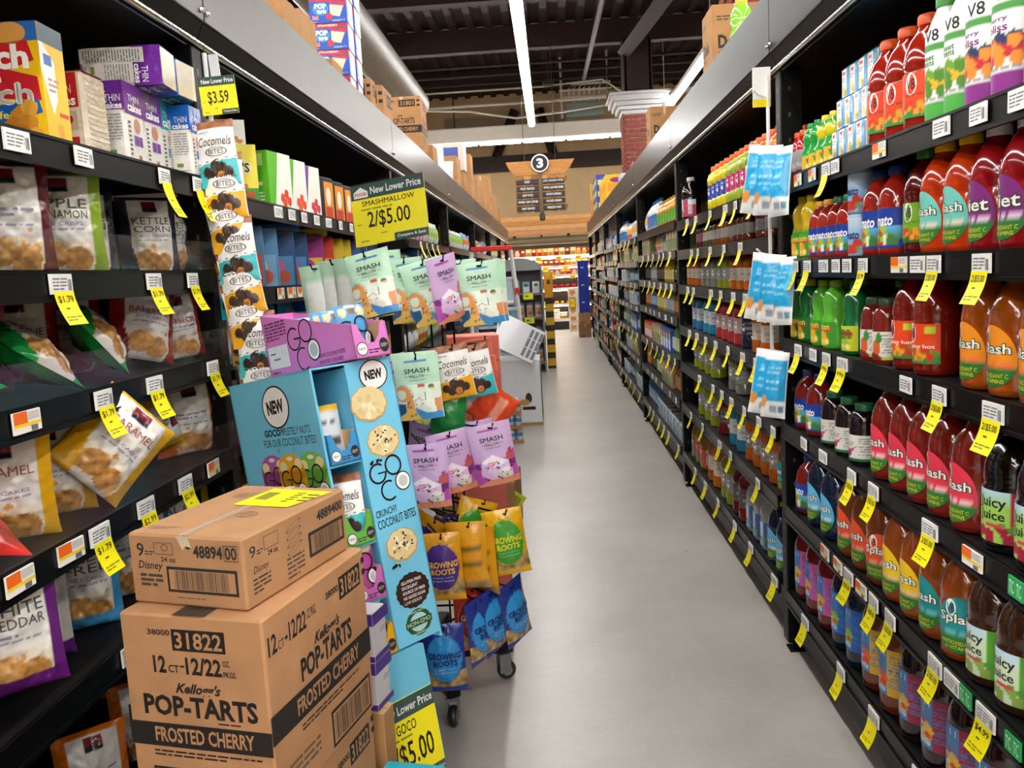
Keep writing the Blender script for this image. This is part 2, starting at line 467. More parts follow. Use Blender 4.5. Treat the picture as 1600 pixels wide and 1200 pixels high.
# ------------------------------------------------------------------ the setting
def concrete():
    m = bpy.data.materials.new('polished_concrete'); m.use_nodes = True
    t = m.node_tree; n = t.nodes; b = n['Principled BSDF']
    tc = n.new('ShaderNodeTexCoord')
    n1 = n.new('ShaderNodeTexNoise'); n1.inputs['Scale'].default_value = 1.3; n1.inputs['Detail'].default_value = 8; n1.inputs['Roughness'].default_value = .62
    n2 = n.new('ShaderNodeTexNoise'); n2.inputs['Scale'].default_value = 55; n2.inputs['Detail'].default_value = 3
    t.links.new(tc.outputs['Object'], n1.inputs['Vector']); t.links.new(tc.outputs['Object'], n2.inputs['Vector'])
    r = n.new('ShaderNodeValToRGB'); e = r.color_ramp.elements
    e[0].position = .32; e[0].color = (*L('#a5a19b'), 1); e[1].position = .68; e[1].color = (*L('#bfbbb5'), 1)
    t.links.new(n1.outputs['Fac'], r.inputs['Fac'])
    mx = n.new('ShaderNodeMix'); mx.data_type = 'RGBA'; mx.blend_type = 'OVERLAY'; mx.inputs['Factor'].default_value = .10
    t.links.new(r.outputs['Color'], mx.inputs['A']); t.links.new(n2.outputs['Fac'], mx.inputs['B'])
    v = n.new('ShaderNodeTexVoronoi'); v.inputs['Scale'].default_value = 2.2
    t.links.new(tc.outputs['Object'], v.inputs['Vector'])
    lt = n.new('ShaderNodeMath'); lt.operation = 'LESS_THAN'; lt.inputs[1].default_value = .018
    t.links.new(v.outputs['Distance'], lt.inputs[0])
    m2 = n.new('ShaderNodeMix'); m2.data_type = 'RGBA'; m2.inputs['B'].default_value = (*L('#6d665e'), 1)
    sc = n.new('ShaderNodeMath'); sc.operation = 'MULTIPLY'; sc.inputs[1].default_value = .5
    t.links.new(lt.outputs[0], sc.inputs[0]); t.links.new(sc.outputs[0], m2.inputs['Factor'])
    t.links.new(mx.outputs['Result'], m2.inputs['A']); t.links.new(m2.outputs['Result'], b.inputs['Base Color'])
    rr = n.new('ShaderNodeMapRange'); rr.inputs['To Min'].default_value = .24; rr.inputs['To Max'].default_value = .42
    t.links.new(n1.outputs['Fac'], rr.inputs['Value']); t.links.new(rr.outputs['Result'], b.inputs['Roughness'])
    b.inputs['Specular IOR Level'].default_value = .45
    return m
M_FLOOR = concrete()
M_TAN = mat('tan_plaster', 0.9, 0.2, grain=0.05, gscale=3, color='#b59b76')
M_STEELDARK = mat('painted_dark_steel', 0.6, 0.3, grain=0.2, gscale=8, color='#24140f')
M_ROOF = mat('dark_metal_deck', 0.65, 0.3, grain=0.2, gscale=4, color='#22130f')
M_PIPE = mat('conduit_metal', 0.45, 0.5, grain=0.05, color='#a39c8e')
M_WHITEP = mat('white_paint', 0.6, 0.3, grain=0.03, gscale=5, color='#cfcac2')
M_CORN = mat('grey_painted_wood', 0.6, 0.3, grain=0.04, gscale=5, color='#b4b7b9')
M_BACK = mat('rack_back_board', 0.8, 0.2, grain=0.15, gscale=6, color='#6a4734')
M_BACKL = mat('tan_back_board', 0.8, 0.2, grain=0.12, gscale=6, color='#6b6152')
M_TUBE = glow('light_strip_diffuser', (1.0, 0.972, 0.94), STRIP)
M_CASEL = glow('case_lamp_diffuser', (1.0, 0.86, 0.66), SPILL)

struct('floor', MB().box(-9, -13, -.1, 9, 24, 0), M_FLOOR)
RH = 6.1
# one continuous corrugated deck, ribs running along the aisle
m = MB(); xs = []; zs = []
for i in range(-26, 27):
    x = i*.34
    xs += [x, x+.03, x+.15, x+.18]; zs += [RH, RH-.06, RH-.06, RH]
P = np.array([[[x, y, z] for x, z in zip(xs, zs)] for y in (-13, 24)])
m.grid(P, '#2a1d1b')
struct('ceiling', m, M_ROOF)
struct('wall_back', MB().box(-9, 23.5, 0, 9, 23.7, RH), M_TAN)
struct('wall_left', MB().box(-9.2, -13, 0, -9, 24, RH), M_TAN)
struct('wall_right', MB().box(9, -13, 0, 9.2, 24, RH), M_TAN)
struct('wall_front', MB().box(-9, -13.2, 0, 9, -13, RH), M_TAN)
for y in (-10, -7, -4, -1, 2, 5, 8, 11, 14, 17, 20.5):
    struct('ceiling_beam', MB().box(-9, y, 5.62, 9, y+.22, RH-.06), M_STEELDARK)
for x in (-4.2, 4.4):
    struct('ceiling_beam', MB().box(x, -13, 5.2, x+.3, 23.5, 5.62), M_STEELDARK)
# dark timber truss against the back wall
struct('trim_1', MB().box(-9, 23.3, 4.1, 9, 23.5, 4.5), M_STEELDARK)
for x0, x1 in ((-1.3, -.72), (.24, -.10), (3.2, 3.8), (-4.6, -5.2)):
    struct('truss_brace', MB().tube([(x0, 23.38, 4.45), (x1, 23.38, 5.65)], .12, 4), M_STEELDARK)

# brick columns with a grey cornice; bricks are single pieces
def brick_column(x, y, label, courses, z0=2.2):
    o = thing('brick_column', label, 'column', (x, y, 0))
    part('column_core', MB().box(-.29, -.29, 0, .29, .29, z0+courses*.085, '#b9b2a6'), mat('mortar', .9, .2, grain=.08, gscale=20), o)
    me = {}
    for l, k in ((.20, 'a'), (.095, 'b')):
        me[k] = MB().box(-l/2, -.02, 0, l/2, .02, .07, '#6e3b33', b=.004).mesh('brick', M_BRICK)
    n = 0
    for c in range(courses):
        z = z0+c*.085
        for f in range(4):
            if f in (1, 2): continue
            th = (0, math.pi/2, math.pi, -math.pi/2)[f]
            offs = (-.205, 0.01, .225) if c % 2 else (-.26, -.1, .115, .275)
            for i, q in enumerate(offs):
                k = 'b' if (c % 2 == 0 and i in (0, 3)) else 'a'
                b = put('brick', me[k], o)
                p = Matrix.Rotation(th, 4, 'Z') @ Vector((q, -.295, z)); b.location = p; b.rotation_euler = (0, 0, th); n += 1
    return o
M_BRICK = mat('red_brick', .85, .2, grain=.25, gscale=9, bump=.3, bscale=80, color='#7a3c33')
bc = brick_column(1.80, 17.0, 'red brick column under a grey cornice above the drinks rack', 24)
m = MB()
for z, e, h in ((4.24, .33, .07), (4.31, .40, .07), (4.38, .46, .08), (4.46, .52, .10), (4.56, .56, .05)):
    m.box(-e, -e, z, e, e, z+h, b=.01)
part('cornice', m, M_CORN, bc)
m = MB().box(-.24, -.24, 4.61, .24, .24, 5.62).box(-.27, -.24, 4.61, -.2, .24, 5.62, b=.01).box(.2, -.24, 4.61, .27, .24, 5.62, b=.01)
part('steel_post', m, M_STEELDARK, bc)
m = MB(); m.tube([(-.2, -.1, 5.4), (.9, -6.0, 6.0)], .16, 4)
part('knee_brace', m, M_STEELDARK, bc)
brick_column(1.80, 7.2, 'red brick column behind the lime juice bottles atop the drinks rack', 18)

# light strips
def strip(x, y0, y1, label):
    o = thing('light_strip', label, 'light', (x, y0, 4.45))
    part('fixture_body', MB().box(-.075, 0, .03, .075, y1-y0, .10), M_WHITEP, o)
    m = MB(); part('diffuser', m.box(-.055, .02, -.02, .055, y1-y0-.02, .03, b=.012), M_TUBE, o)
    for k in range(7):
        y = .5+k*(y1-y0-1)/6
        part('suspension_rod', MB().tube([(0, y, .10), (0, y, 1.6)], .008, 6), M_PIPE, o)
strip(-.24, -12.5, 18.6, 'long white light strip running above the middle of aisle')
strip(2.46, -12.5, 18.6, 'long light strip above the next aisle behind the drinks rack')
strip(-2.94, -12.5, 18.6, 'long light strip hidden above the aisle behind the snacks rack')
strip(5.16, -12.5, 18.6, 'long light strip two aisles beyond the drinks rack')
strip(-5.64, -12.5, 18.6, 'long light strip two aisles beyond the snacks rack')
def beam(y, label):
    o = thing('light_beam', label, 'beam', (0, y, 4.36))
    part('beam_casing', MB().box(-6, -.2, 0, 6, .25, .34, b=.03), M_WHITEP, o)
    for i in range(-5, 6):
        part('tube_lamp', MB().box(i*.98-.46, -.16, -.06, i*.98+.46, -.08, -.005, b=.01), M_TUBE, o)
    for x in (-5, -2, 2, 5): part('hanger_rod', MB().tube([(x, 0, .34), (x, 0, 1.7)], .015, 6), M_STEELDARK, o)
beam(20, 'white soffit beam crossing the ceiling with light tubes below it'); beam(-3.2, 'added unseen fill light beam over the near end of the aisles'); beam(-7.5, 'added unseen fill light beam further back than the near end one')  # beams after the first are unseen, added to brighten surfaces facing the camera

# pipes and conduits
def pipe(name, label, pts, r, matl=None, seg=8):
    m = MB().tube(pts, r, seg); return solo(name, label, 'pipe', m, matl or M_PIPE)
pipe('conduit_pipe', 'thin grey conduit crossing the ceiling, highest of the crossing conduits', [(-6, 19.2, 5.35), (0, 19.2, 5.35), (1.3, 19.2, 5.42), (1.9, 19.2, 5.0)], .02)
pipe('conduit_pipe', 'grey conduit crossing below the highest conduit', [(-6, 19.4, 5.08), (.8, 19.4, 5.08), (6, 19.4, 5.25)], .03)
pipe('conduit_pipe', 'bent conduit sagging from the crossing conduit past the light strip', [(-2.6, 19.3, 5.02), (-1.6, 19.3, 4.95), (-.6, 19.3, 4.75), (.5, 19.3, 4.82), (1.4, 19.3, 4.9), (1.42, 19.3, 6.05)], .025)
pipe('sprinkler_pipe', 'dark sloping pipe running along the aisle under the roof deck', [(1.15, 6, 5.5), (1.0, 12.5, 5.45), (.9, 19.0, 5.4)], .045, mat('dull_pipe', .5, .4, color='#4a4340'))
pipe('pipe_bank', 'thick pale pipe bank crossing behind the steel post', [(1.2, 19.8, 5.15), (7, 19.8, 5.3)], .07)
pipe('air_duct', 'silvery round air duct above the snacks rack', [(-1.95, 5.5, 4.05), (-1.95, 13.5, 4.05)], .24, mat('duct_wrap', .4, .5, grain=.2, gscale=12, color='#55514b'), 18)
for k in range(3): pipe('steel_strut', f'dark steel strut under the roof deck, {ORD[k]} strut from the near end', [(-6, 17.9+k*.62, 5.55-.04*k), (6, 17.9+k*.62, 5.55-.04*k)], .03, M_STEELDARK)
o = thing('electrical_panel', 'grey green electrical panel fed by vertical conduits near the ceiling', 'panel', (.93, 19.7, 4.75))
part('panel_box', MB().box(-.42, -.1, 0, .42, .15, .30, '#5f6a63', b=.01), M_METAL, o)
for i in range(7):
    x = -.33+i*.11
    part('conduit', MB().tube([(x, 0, .30), (x, 0, .62), (x+.06, 0, .70), (x+.25, 0, .72)], .028, 8), M_PIPE, o)
for z in (.40, .55): part('mounting_rail', MB().box(-.55, -.06, z, .6, -.03, z+.04), M_PIPE, o)
part('support_rod', MB().tube([(-.5, 0, .0), (-.5, 0, 1.3)], .03, 6), M_PIPE, o)
m = MB().box(-.12, -.1, 0, .12, .1, .14, '#15110f', b=.02).tube([(0, 0, .14), (0, 0, .7)], .015, 6, '#333333')
solo('ceiling_speaker', 'small dark speaker box hanging under the roof deck', 'speaker', m, M_METAL, (.15, 19.0, 5.32))
solo('wall_soffit', 'tan soffit panel on the back wall behind the conduits', 'panel', MB().box(-2.6, 0, 0, .6, .1, .55, '#7e6f58'), M_METAL, (0, 23.40, 4.95))

# ------------------------------------------------------------------ racks
def rack_bay(s, xf, y0, y1, shelves, label, first_post, kick=True, vtop=2.335, vmat=None, back=None):
    """One bay of wide-span shelving; s=+1 stands at +X facing -X. The post at its far end belongs to it."""
    o = thing('shelving_rack', label, 'rack', (xf, y0, 0))
    w = y1-y0; X = lambda a: s*a
    def bx(m, a0, b0, z0, a1, b1, z1, col='#888888', mi=0, b=0.0):
        return m.box(min(X(a0), X(a1)), b0, z0, max(X(a0), X(a1)), b1, z1, col, mi, b)
    for y in ([.034] if first_post else [])+[w-.034]:
        m = MB(); bx(m, .0, y-.032, .035, .075, y+.032, 2.056, b=.004)
        bx(m, .022, y-.012, .0, .048, y+.012, .035); bx(m, .008, y-.03, .0, .062, y+.03, .006)
        p = part('post', m, M_BLACK, o)
        q = MB(); sl = []
        for z in np.arange(.2, 2.03, .085):
            f = pln((X(-.0006), y, z), (0, 1, 0), (0, 0, 1)); q.rect(-.005, 0, .005, .016, f, '#3b3d40')
            f = pln((X(.03), y-.0326, z), (1, 0, 0), (0, 0, 1)); q.rect(-.004, 0, .004, .014, f, '#3b3d40')
        e_ = put('slot_pattern', q.mesh('slot_pattern', M_METAL, False), p); e_['kind'] = 'stuff'
    for z in shelves:
        m = MB(); bx(m, .0045, .072, z-.028, .58, w-.072, z); part('shelf_deck', m, M_DECK, o)
        m = MB(); bx(m, -.004, .036, z-.05, .004, w-.070, z+.005, b=.002)
        bx(m, -.009, .036, z-.052, .0, w-.070, z-.044); bx(m, -.007, .036, z-.001, .0, w-.070, z+.005)
        part('price_rail', m, M_RAIL, o)
    m = MB(); bx(m, .03, .036, .07, .06, w-.036, .19, b=.004); part('kick_rail', m, M_BLACK, o)
    m = MB(); bx(m, .59, .002, .05, .605, w-.002, 2.058); part('back_panel', m, back or M_BACK, o)
    for z in (.6, 1.15, 1.86):
        m = MB(); bx(m, .56, .03, z, .585, w-.03, z+.09); part('back_beam', m, M_BLACK, o)
    m = MB(); bx(m, .02, .002, 2.06, .60, w-.002, 2.08); part('top_deck', m, M_BLACK, o)
    # valance: steel panel over a dark channel with a polished nose
    m = MB(); bx(m, -.018, .003, 2.125, .0, w-.003, vtop, b=.002); part('valance_panel', m, vmat or M_STEEL, o)
    m = MB(); q_ = [(X(a), y, z) for y in (.002, w-.002) for a, z in ((-.012, 2.124), (.012, 2.068), (.0185, 2.068), (.0185, 2.124))]; m.add(q_, [(0, 1, 5, 4), (1, 2, 6, 5), (2, 3, 7, 6), (3, 0, 4, 7), (0, 3, 2, 1), (4, 5, 6, 7)], '#000000'); part('valance_channel', m, M_RAIL, o)
    m = MB(); m.tube([(X(-.006), .002, 2.064), (X(-.006), w-.002, 2.064)], .009, 10); part('valance_nose', m, M_CHROME, o)
    for y in (.02, w-.02):
        m = MB(); m.lathe([(.004, 0), (.008, .002), (.006, .007), (.001, .009)], 10, o=(0, 0, 0))
        q = part('screw', m, M_CHROME, o); q.location = (X(-.018), y, 2.15); q.rotation_euler = (0, -s*math.pi/2, 0)
    return o
RX, LX = .80, -.89
RY = [.67, 3.11, 5.55, 7.99, 10.43, 12.87, 15.31, 17.75]
LY = [-.42, 2.33, 5.08, 7.83, 10.58, 13.33, 16.08, 18.83]
RSH = [[1.69, 1.42, 1.15, .85, .555, .24], [1.68, 1.505, 1.295, 1.045, .815, .555, .238], [1.70, 1.512, 1.30, 1.08, .81, .55, .24]]
RSH += [[1.69, 1.47, 1.27, 1.05, .80, .55, .24], [1.68, 1.50, 1.30, 1.06, .82, .55, .24], [1.70, 1.45, 1.25, 1.03, .79, .53, .24], [1.68, 1.5, 1.28, 1.05, .8, .55, .24]]
LSH = [[1.715, 1.475, 1.25, 1.0, .735, .30], [1.69, 1.425, 1.2, .95, .68, .30], [1.68, 1.45, 1.2, .95, .68, .30]]
LSH += [[1.69, 1.46, 1.22, .95, .68, .30]]*4
BAYW = ['first', 'second', 'third', 'fourth', 'fifth', 'sixth', 'last']
for i in range(7):
    rack_bay(1, RX, RY[i], RY[i+1], RSH[i], f'black shelving rack full of drinks, {BAYW[i]} bay from the near end', i == 0, vmat=M_STEEL2)
    rack_bay(-1, LX, LY[i], LY[i+1], LSH[i], f'black shelving rack full of snacks, {BAYW[i]} bay from the near end', i == 0, back=M_BACKL)

def shelfname(n, i, bay, kind):
    nm = ['top shelf', 'second shelf', 'third shelf', 'fourth shelf', 'fifth shelf', 'sixth shelf', 'seventh shelf']
    return f"{'bottom shelf' if i == n-1 else nm[i]}, {BAYW[bay]} {kind} bay"
# ------------------------------------------------------------------ price slips on the rails
def tag_proto(price, slip=True, kind='white', w=.068, h=.06, curl=.022):
    out = []
    f = pln((0, -.004, 0), (1, 0, 0), (0, 0, 1))
    m = MB()
    bg = {'white': '#f3f3f1', 'orange': '#f3efe6', 'green': '#27a85a'}[kind]
    m.box(-w/2, -.004, -.018, w/2, 0, .018, bg)
    if kind == 'white':
        m.lines(-w*.42, -.012, w*.25, .012, 4, f, '#7d7d80', k=.0003, seed=2); m.bars(w*.27, -.012, w*.44, .008, f, '#55565a', k=.0003, n=8)
    elif kind == 'orange':
        m.rect(-w/2, -.002, 0, .018, f, '#ee6a1c', k=.0003); m.rect(-w/2, -.007, w/2, -.002, f, '#f2d024', k=.0004); m.rect(w*.1, -.017, w*.35, -.008, f, '#6b6e75', k=.0003)
        m.rect(w*.02, .002, w*.45, .016, f, '#c9c9c6', k=.0003)
    else:
        for i in (-1, 1): m.text('TC' if i < 0 else 'TC', i*w*.25-w*.16, -.012, i*w*.25+w*.16, .012, f, '#eafff0', k=.0003)
    out.append(('label_holder', m.mesh('label_holder', M_LABEL, False), []))
    if slip:
        m = MB(); z = np.linspace(-.014, -.014-h, 8); u = np.linspace(-w*.46, w*.46, 3)
        cy = lambda zz: -.006-curl*((-.014-np.asarray(zz))/h)**1.7
        U, Z = np.meshgrid(u, z[::-1]); m.grid(np.stack([U, cy(Z), Z], -1), '#f6ea06')
        out.append(('price_slip', m.mesh('price_slip', M_LABEL, True, 180), []))
        m = MB(); fn = lambda x, y, k=0.0: np.stack([np.asarray(x), cy(y)-.0008-k, np.asarray(y)], 1)
        if price:
            m.text(price, -w*.36, -.014-h*.36, w*.36, -.014-h*.12, fn, '#17170a', bold=.01)
        m.lines(-w*.16, -.014-h*.56, w*.16, -.014-h*.46, 1, fn, '#4b4a10'); m.lines(-w*.36, -.014-h*.9, w*.36, -.014-h*.72, 2, fn, '#8c8714')
        out.append(('slip_print', m.mesh('slip_print', M_LABEL, False), []))
    return out
T_25 = tag_proto('2/$5.00'); T_219 = tag_proto('$2.99'); T_179 = tag_proto('$1.79'); T_99 = tag_proto('99¢'); T_499 = tag_proto('$4.99'); T_W = tag_proto(None, False); T_O = tag_proto(None, False, 'orange', .075)
T_G = tag_proto(None, False, 'green', .05); T_Y = tag_proto(None)
T_SM = tag_proto(None, w=.06, h=.08, curl=.03)

def tags(side, bay, shelf, ys, proto, desc, n, kind):
    sh = (RSH if side > 0 else LSH)[bay]
    z = sh[shelf]-.021; x = RX-.0068 if side > 0 else LX+.0068
    where = shelfname(len(sh), shelf, bay, kind)
    for y in ys:
        jz = random.uniform(-.06, .06)
        queue(proto, 'price_tag', desc, 'price tag', (x, y, z), where, (-math.pi/2 if side > 0 else math.pi/2)+jz)
YS = 'yellow price slip hanging down'; WS = 'white price label'
D = 'drinks'
tags(1, 0, 0, [2.54], T_Y, YS, 6, D); tags(1, 0, 0, [2.46, 1.81, 1.66, 1.52], T_W, WS, 6, D); tags(1, 0, 0, [2.82, 2.67, 2.14], T_O, 'orange and white price label', 6, D)
tags(1, 0, 1, [2.86, 2.73], T_Y, YS, 6, D); tags(1, 0, 1, [2.25], T_219, 'yellow two dollar price slip', 6, D); tags(1, 0, 1, [1.84, 1.64], T_25, 'two for five price slip', 6, D)
tags(1, 0, 1, [2.57, 2.46, 2.37, 1.92], T_W, WS, 6, D); tags(1, 0, 1, [2.02], T_O, 'orange and white price label', 6, D)
tags(1, 0, 2, [2.84], T_Y, YS, 6, D); tags(1, 0, 2, [2.55, 2.41], T_99, 'yellow ninety-nine cent price slip', 6, D); tags(1, 0, 2, [1.81, 1.59], T_25, 'two for five price slip', 6, D); tags(1, 0, 2, [2.68, 1.98], T_W, WS, 6, D)
tags(1, 0, 3, [2.34, 2.18, 1.85], T_25, 'two for five price slip', 6, D); tags(1, 0, 3, [2.79, 2.59], T_W, WS, 6, D); tags(1, 0, 3, [1.66], T_O, 'orange and white price label', 6, D); tags(1, 0, 3, [1.50], T_G, 'small green shelf marker', 6, D)
tags(1, 0, 4, [2.37, 2.18, 2.07, 1.82], T_25, 'two for five price slip', 6, D); tags(1, 0, 4, [1.60], T_499, 'yellow four dollar price slip', 6, D); tags(1, 0, 4, [2.58, 2.46, 2.27], T_O, 'orange and white price label', 6, D); tags(1, 0, 4, [1.74], T_W, WS, 6, D); tags(1, 0, 4, [1.68, 1.50], T_G, 'small green shelf marker', 6, D)
tags(1, 0, 5, [2.8, 2.44, 2.18, 1.9], T_Y, YS, 6, D)
for sh, ys in ((0, [5.04, 4.75, 4.33, 3.96, 3.75, 3.42]), (1, [4.92, 4.71, 4.35, 4.01, 3.67]), (2, [5.09, 4.89, 4.36, 4.11, 3.83, 3.6, 3.35, 3.18]), (3, [5.07, 4.82, 4.54, 4.27, 3.97, 3.67, 3.43, 3.2]),
               (4, [4.77, 4.37, 4.14, 3.92, 3.66, 3.4, 3.18]), (5, [5.1, 4.71, 4.23, 3.97, 3.44]), (6, [5.0, 4.67, 4.31, 3.91, 3.59, 3.2])):
    tags(1, 1, sh, ys, T_Y, YS, 7, D)
for sh in range(7):
    tags(1, 2, sh, [5.75+.33*i+random.uniform(-.08, .08) for i in range(6)] if sh else [], T_Y if sh in (1, 2, 4, 6) else T_W, YS if sh in (1, 2, 4, 6) else WS, 7, D)
for b in (3, 4):
    for sh in range(7):
        tags(1, b, sh, [RY[b]+.2+.5*i+random.uniform(-.08, .08) for i in range(5)], T_Y if (sh+b) % 2 else T_W, YS if (sh+b) % 2 else WS, 7, D)
SN = 'snacks'
tags(-1, 0, 0, [2.01, 2.2], T_SM, YS, 6, SN); tags(-1, 0, 0, [1.45, 1.66], T_W, WS, 6, SN)
tags(-1, 0, 1, [1.53, 1.9, 2.11], T_179, YS, 6, SN)
tags(-1, 0, 2, [1.63, 1.85, 2.18], T_179, YS, 6, SN); tags(-1, 0, 2, [1.38], T_O, 'orange and white price label', 6, SN)
tags(-1, 0, 3, [1.56], T_179, YS, 6, SN); tags(-1, 0, 3, [1.75, 1.95], T_219, 'yellow two dollar price slip', 6, SN); tags(-1, 0, 3, [2.12, 1.46, 1.31], T_O, 'orange and white price label', 6, SN)
tags(-1, 0, 4, [1.62], T_W, WS, 6, SN)
tags(-1, 1, 0, [2.85, 3.0, 3.15, 3.32, 3.5, 3.7, 3.9], T_W, WS, 6, SN); tags(-1, 1, 1, [2.8, 2.92, 3.03], T_O, 'orange and white price label', 6, SN)
tags(-1, 2, 0, [6.0, 6.3, 6.6, 6.9], T_SM, YS, 6, SN)
flush()

# ------------------------------------------------------------------ drinks rack, first bay
R90 = -math.pi/2
def v8mark(m, fn, cx, cy, s, k=0):
    m.ell(cx, cy, s*.62, s, fn, '#f7f6f2', k=.0003+k); m.text('V8', cx-s*.44, cy-s*.5, cx+s*.44, cy+s*.5, fn, '#26262a', k=.0008+k, bold=.01, shear=.15)
SPL = [(.044, 0), (.051, .005), (.053, .018), (.0515, .028), (.053, .036), (.053, .125), (.0505, .132), (.053, .139), (.053, .152), (.050, .172), (.042, .195), (.030, .213), (.0225, .224), (.0215, .230)]
def splash(body, lab, capc='#f0bf0a', flavor='#ffffff', strip2=None, word='Splash'):
    def lb(m):
        oval(m, .053, .082, .055, .062, 0, lab, [('r', -.06, -.07, .06, -.026, '#2f7a35'), ('l', -.03, -.022, .045, .0, 3, strip2 or '#e9d9c4')] , egg=.12)
        fn = cylmap(.0536, .082)
        v8mark(m, fn, -.018, .038, .019)
        m.text(word, -.047, -.002, .046, .028, fn, '#1d4a23', k=.0006, bold=.06); m.text(word, -.045, .0, .044, .026, fn, '#f6f5ef', k=.0012, bold=.015)
        m.text('ANTIOXIDANT C', -.040, -.042, .040, -.034, fn, '#e8d71f', k=.0008); m.text('& VITAMINS', -.030, -.053, .032, -.045, fn, '#e8d71f', k=.0008)
    return bottle(SPL, body, (.0235, .229, .252), lb, capc=capc)
P_MINT = splash('#c2370c', '#72cbbd'); P_PINK = splash('#781a12', '#e63a52', strip2='#f6c9cd'); P_ORNG = splash('#a34c0c', '#f2951d', strip2='#f4744a')
P_YELW = splash('#8f430e', '#efc51c', strip2='#f2c49b'); P_TEAL = splash('#8c3e10', '#1f8f93', strip2='#6cc0c4'); P_RED = splash('#703410', '#e2512a', strip2='#f09a80'); P_BLUE = splash('#10223c', '#5fb6e2', strip2='#d0e6f2')
P_DIET = splash('#8c0e16', '#7d2a78', capc='#d9d5d0', strip2='#e5cfe4', word='Diet')
def v8juice(body, lab, capc, low, word=None, foot='#3d8a3b'):
    def lb(m):
        wrap(m, .0535, .03, .125, -1.05, 1.05, lab, [('r', -.1, 0, .1, .017, foot), ('s', 14, -.05, .014, .05, .035, .009, '#d63a1e', 2), ('s', 8, -.05, .012, .05, .03, .007, '#f0a02a', 3), ('s', 8, -.05, .012, .05, .03, .005, '#5a9b32', 4), ('r', .02, .072, .045, .09, '#c3d63a')], rf=None)
        fn = cylmap(.0542, .03); v8mark(m, fn, -.02, .072, .024)
        if low: m.rect(-.045, .044, .05, .053, fn, '#e7dc3a', k=.0003); m.text('LOW SODIUM', -.040, .0455, .046, .0515, fn, '#3a2a10', k=.0007)
        if word: m.text(word, -.03, .034, .045, .046, fn, '#fff4ea', k=.0006, bold=.02)
    pr = [(r*1.0, z) for r, z in SPL]
    return bottle(pr, body, (.0235, .229, .252), lb, capc=capc)
P_V8LOW = v8juice('#8f1b0a', '#e8481a', '#d9541a', True); P_V8GRN = v8juice('#5e0c08', '#79ad2a', '#3f8f2e', True, None, '#2c6d2c'); P_V8HOT = v8juice('#7d160a', '#ea4a1c', '#c2491a', False, 'spicy hot')
# slim smoothie bottles
def bliss(c1, word, blob):
    prof = [(.036, 0), (.041, .004), (.042, .02), (.042, .17), (.039, .19), (.030, .215), (.022, .232), (.020, .24)]
    def lb(m):
        wrap(m, .042, .004, .19, -2.6, 2.6, '#f2f2ef', [('r', -.2, 0, .2, .042, c1), ('r', -.2, .04, .2, .044, '#dddddd'), ('r', -.06, .145, .06, .158, '#4c9a49')]+[('s', 9, -.038, .06, .04, .098, .013, b, i) for i, b in enumerate(blob)]+[('l', -.04, .046, .04, .056, 2, '#9a9a9a')], nu=56, nv=40)
        fn = cylmap(.0429, .0); a, b = word
        m.text(a, -.036, .131, .012, .141, fn, '#7c2a7c' if c1 != '#4fae48' else '#2f7d3d', bold=.02); m.text(b, -.036, .115, .012, .129, fn, '#7c2a7c' if c1 != '#4fae48' else '#2f7d3d', bold=.02)
        m.text('V8', -.016, .168, .022, .192, cylmap(.0432), '#2a2a2e', bold=.01)
    return bottle(prof, ['#4a8a30' if c1 == '#4fae48' else c1]*4+['#eeeeea']*4, (.0225, .238, .262), lb, capc='#3f8f3f', mats=M_CAP)
P_BERRY = bliss('#8e2a8a', ('berry', 'bliss'), ['#24365c', '#c52436', '#e8912a']); P_GREEN = bliss('#4fae48', ('sweet', 'greens'), ['#6aa22e', '#e6b62a', '#4f8a2a'])
# squeezed citrus juice bottles with a waist
def pear(body, lab, capc, h=.205, word='Lemon', word2=None, fruit='#f0b81c'):
    q = h/.205
    prof = [(.036*q, 0), (.041*q, .004), (.042*q, .02*q), (.041*q, .085*q), (.034*q, .108*q), (.037*q, .128*q), (.038*q, .148*q), (.031*q, .170*q), (.020*q, .181*q), (.017*q, .186*q)]
    def lb(m):
        wrap(m, .042*q, .012*q, .082*q, -1.3, 1.3, lab, [('r', -.03, .042*q, .04, .052*q, '#c4452b'), ('s', 7, -.025, .008, .04, .028, .014*q, fruit, 3), ('s', 3, -.02, .008, .03, .02, .007*q, '#f6e38c', 6)])
        fn = cylmap(.0428*q, .012*q); m.text(word, -.035*q, .046*q, .036*q, .066*q, fn, '#f4e04a' if word == 'Lemon' else '#1f5c2a', bold=.02, k=.0003)
        if word2: m.text(word2, -.02*q, .030*q, .038*q, .046*q, fn, '#1f5c2a', bold=.02, k=.0003)
    return bottle(prof, body, (.019*q, .184*q, .205*q), lb, capc=capc)
P_LIME2 = pear('#5dbb35', '#3f9a2f', '#8fae2a'); P_LIMEDK = pear('#0d6b34', '#c9d22a', '#1c7a3c', word='Lime', word2='Juice', fruit='#9fc23a'); P_LEMON = pear('#12702c', '#1e7a33', '#c8ab22')
P_LEMY = pear(['#3a9a35']*3+['#3f9f33']+['#e8c41c']*6, '#4aa23a', '#c9b020'); P_LEMTOP = pear(['#1f9a38']*4+['#23a03c']+['#e9d21e', '#e9d21e', '#2ea048', '#23a03c', '#23a03c'], '#2aa53e', '#e9cf1b', .155); P_LEMTOPG = pear(['#1f9a38']*10, '#2aa53e', '#1d9140', .155)
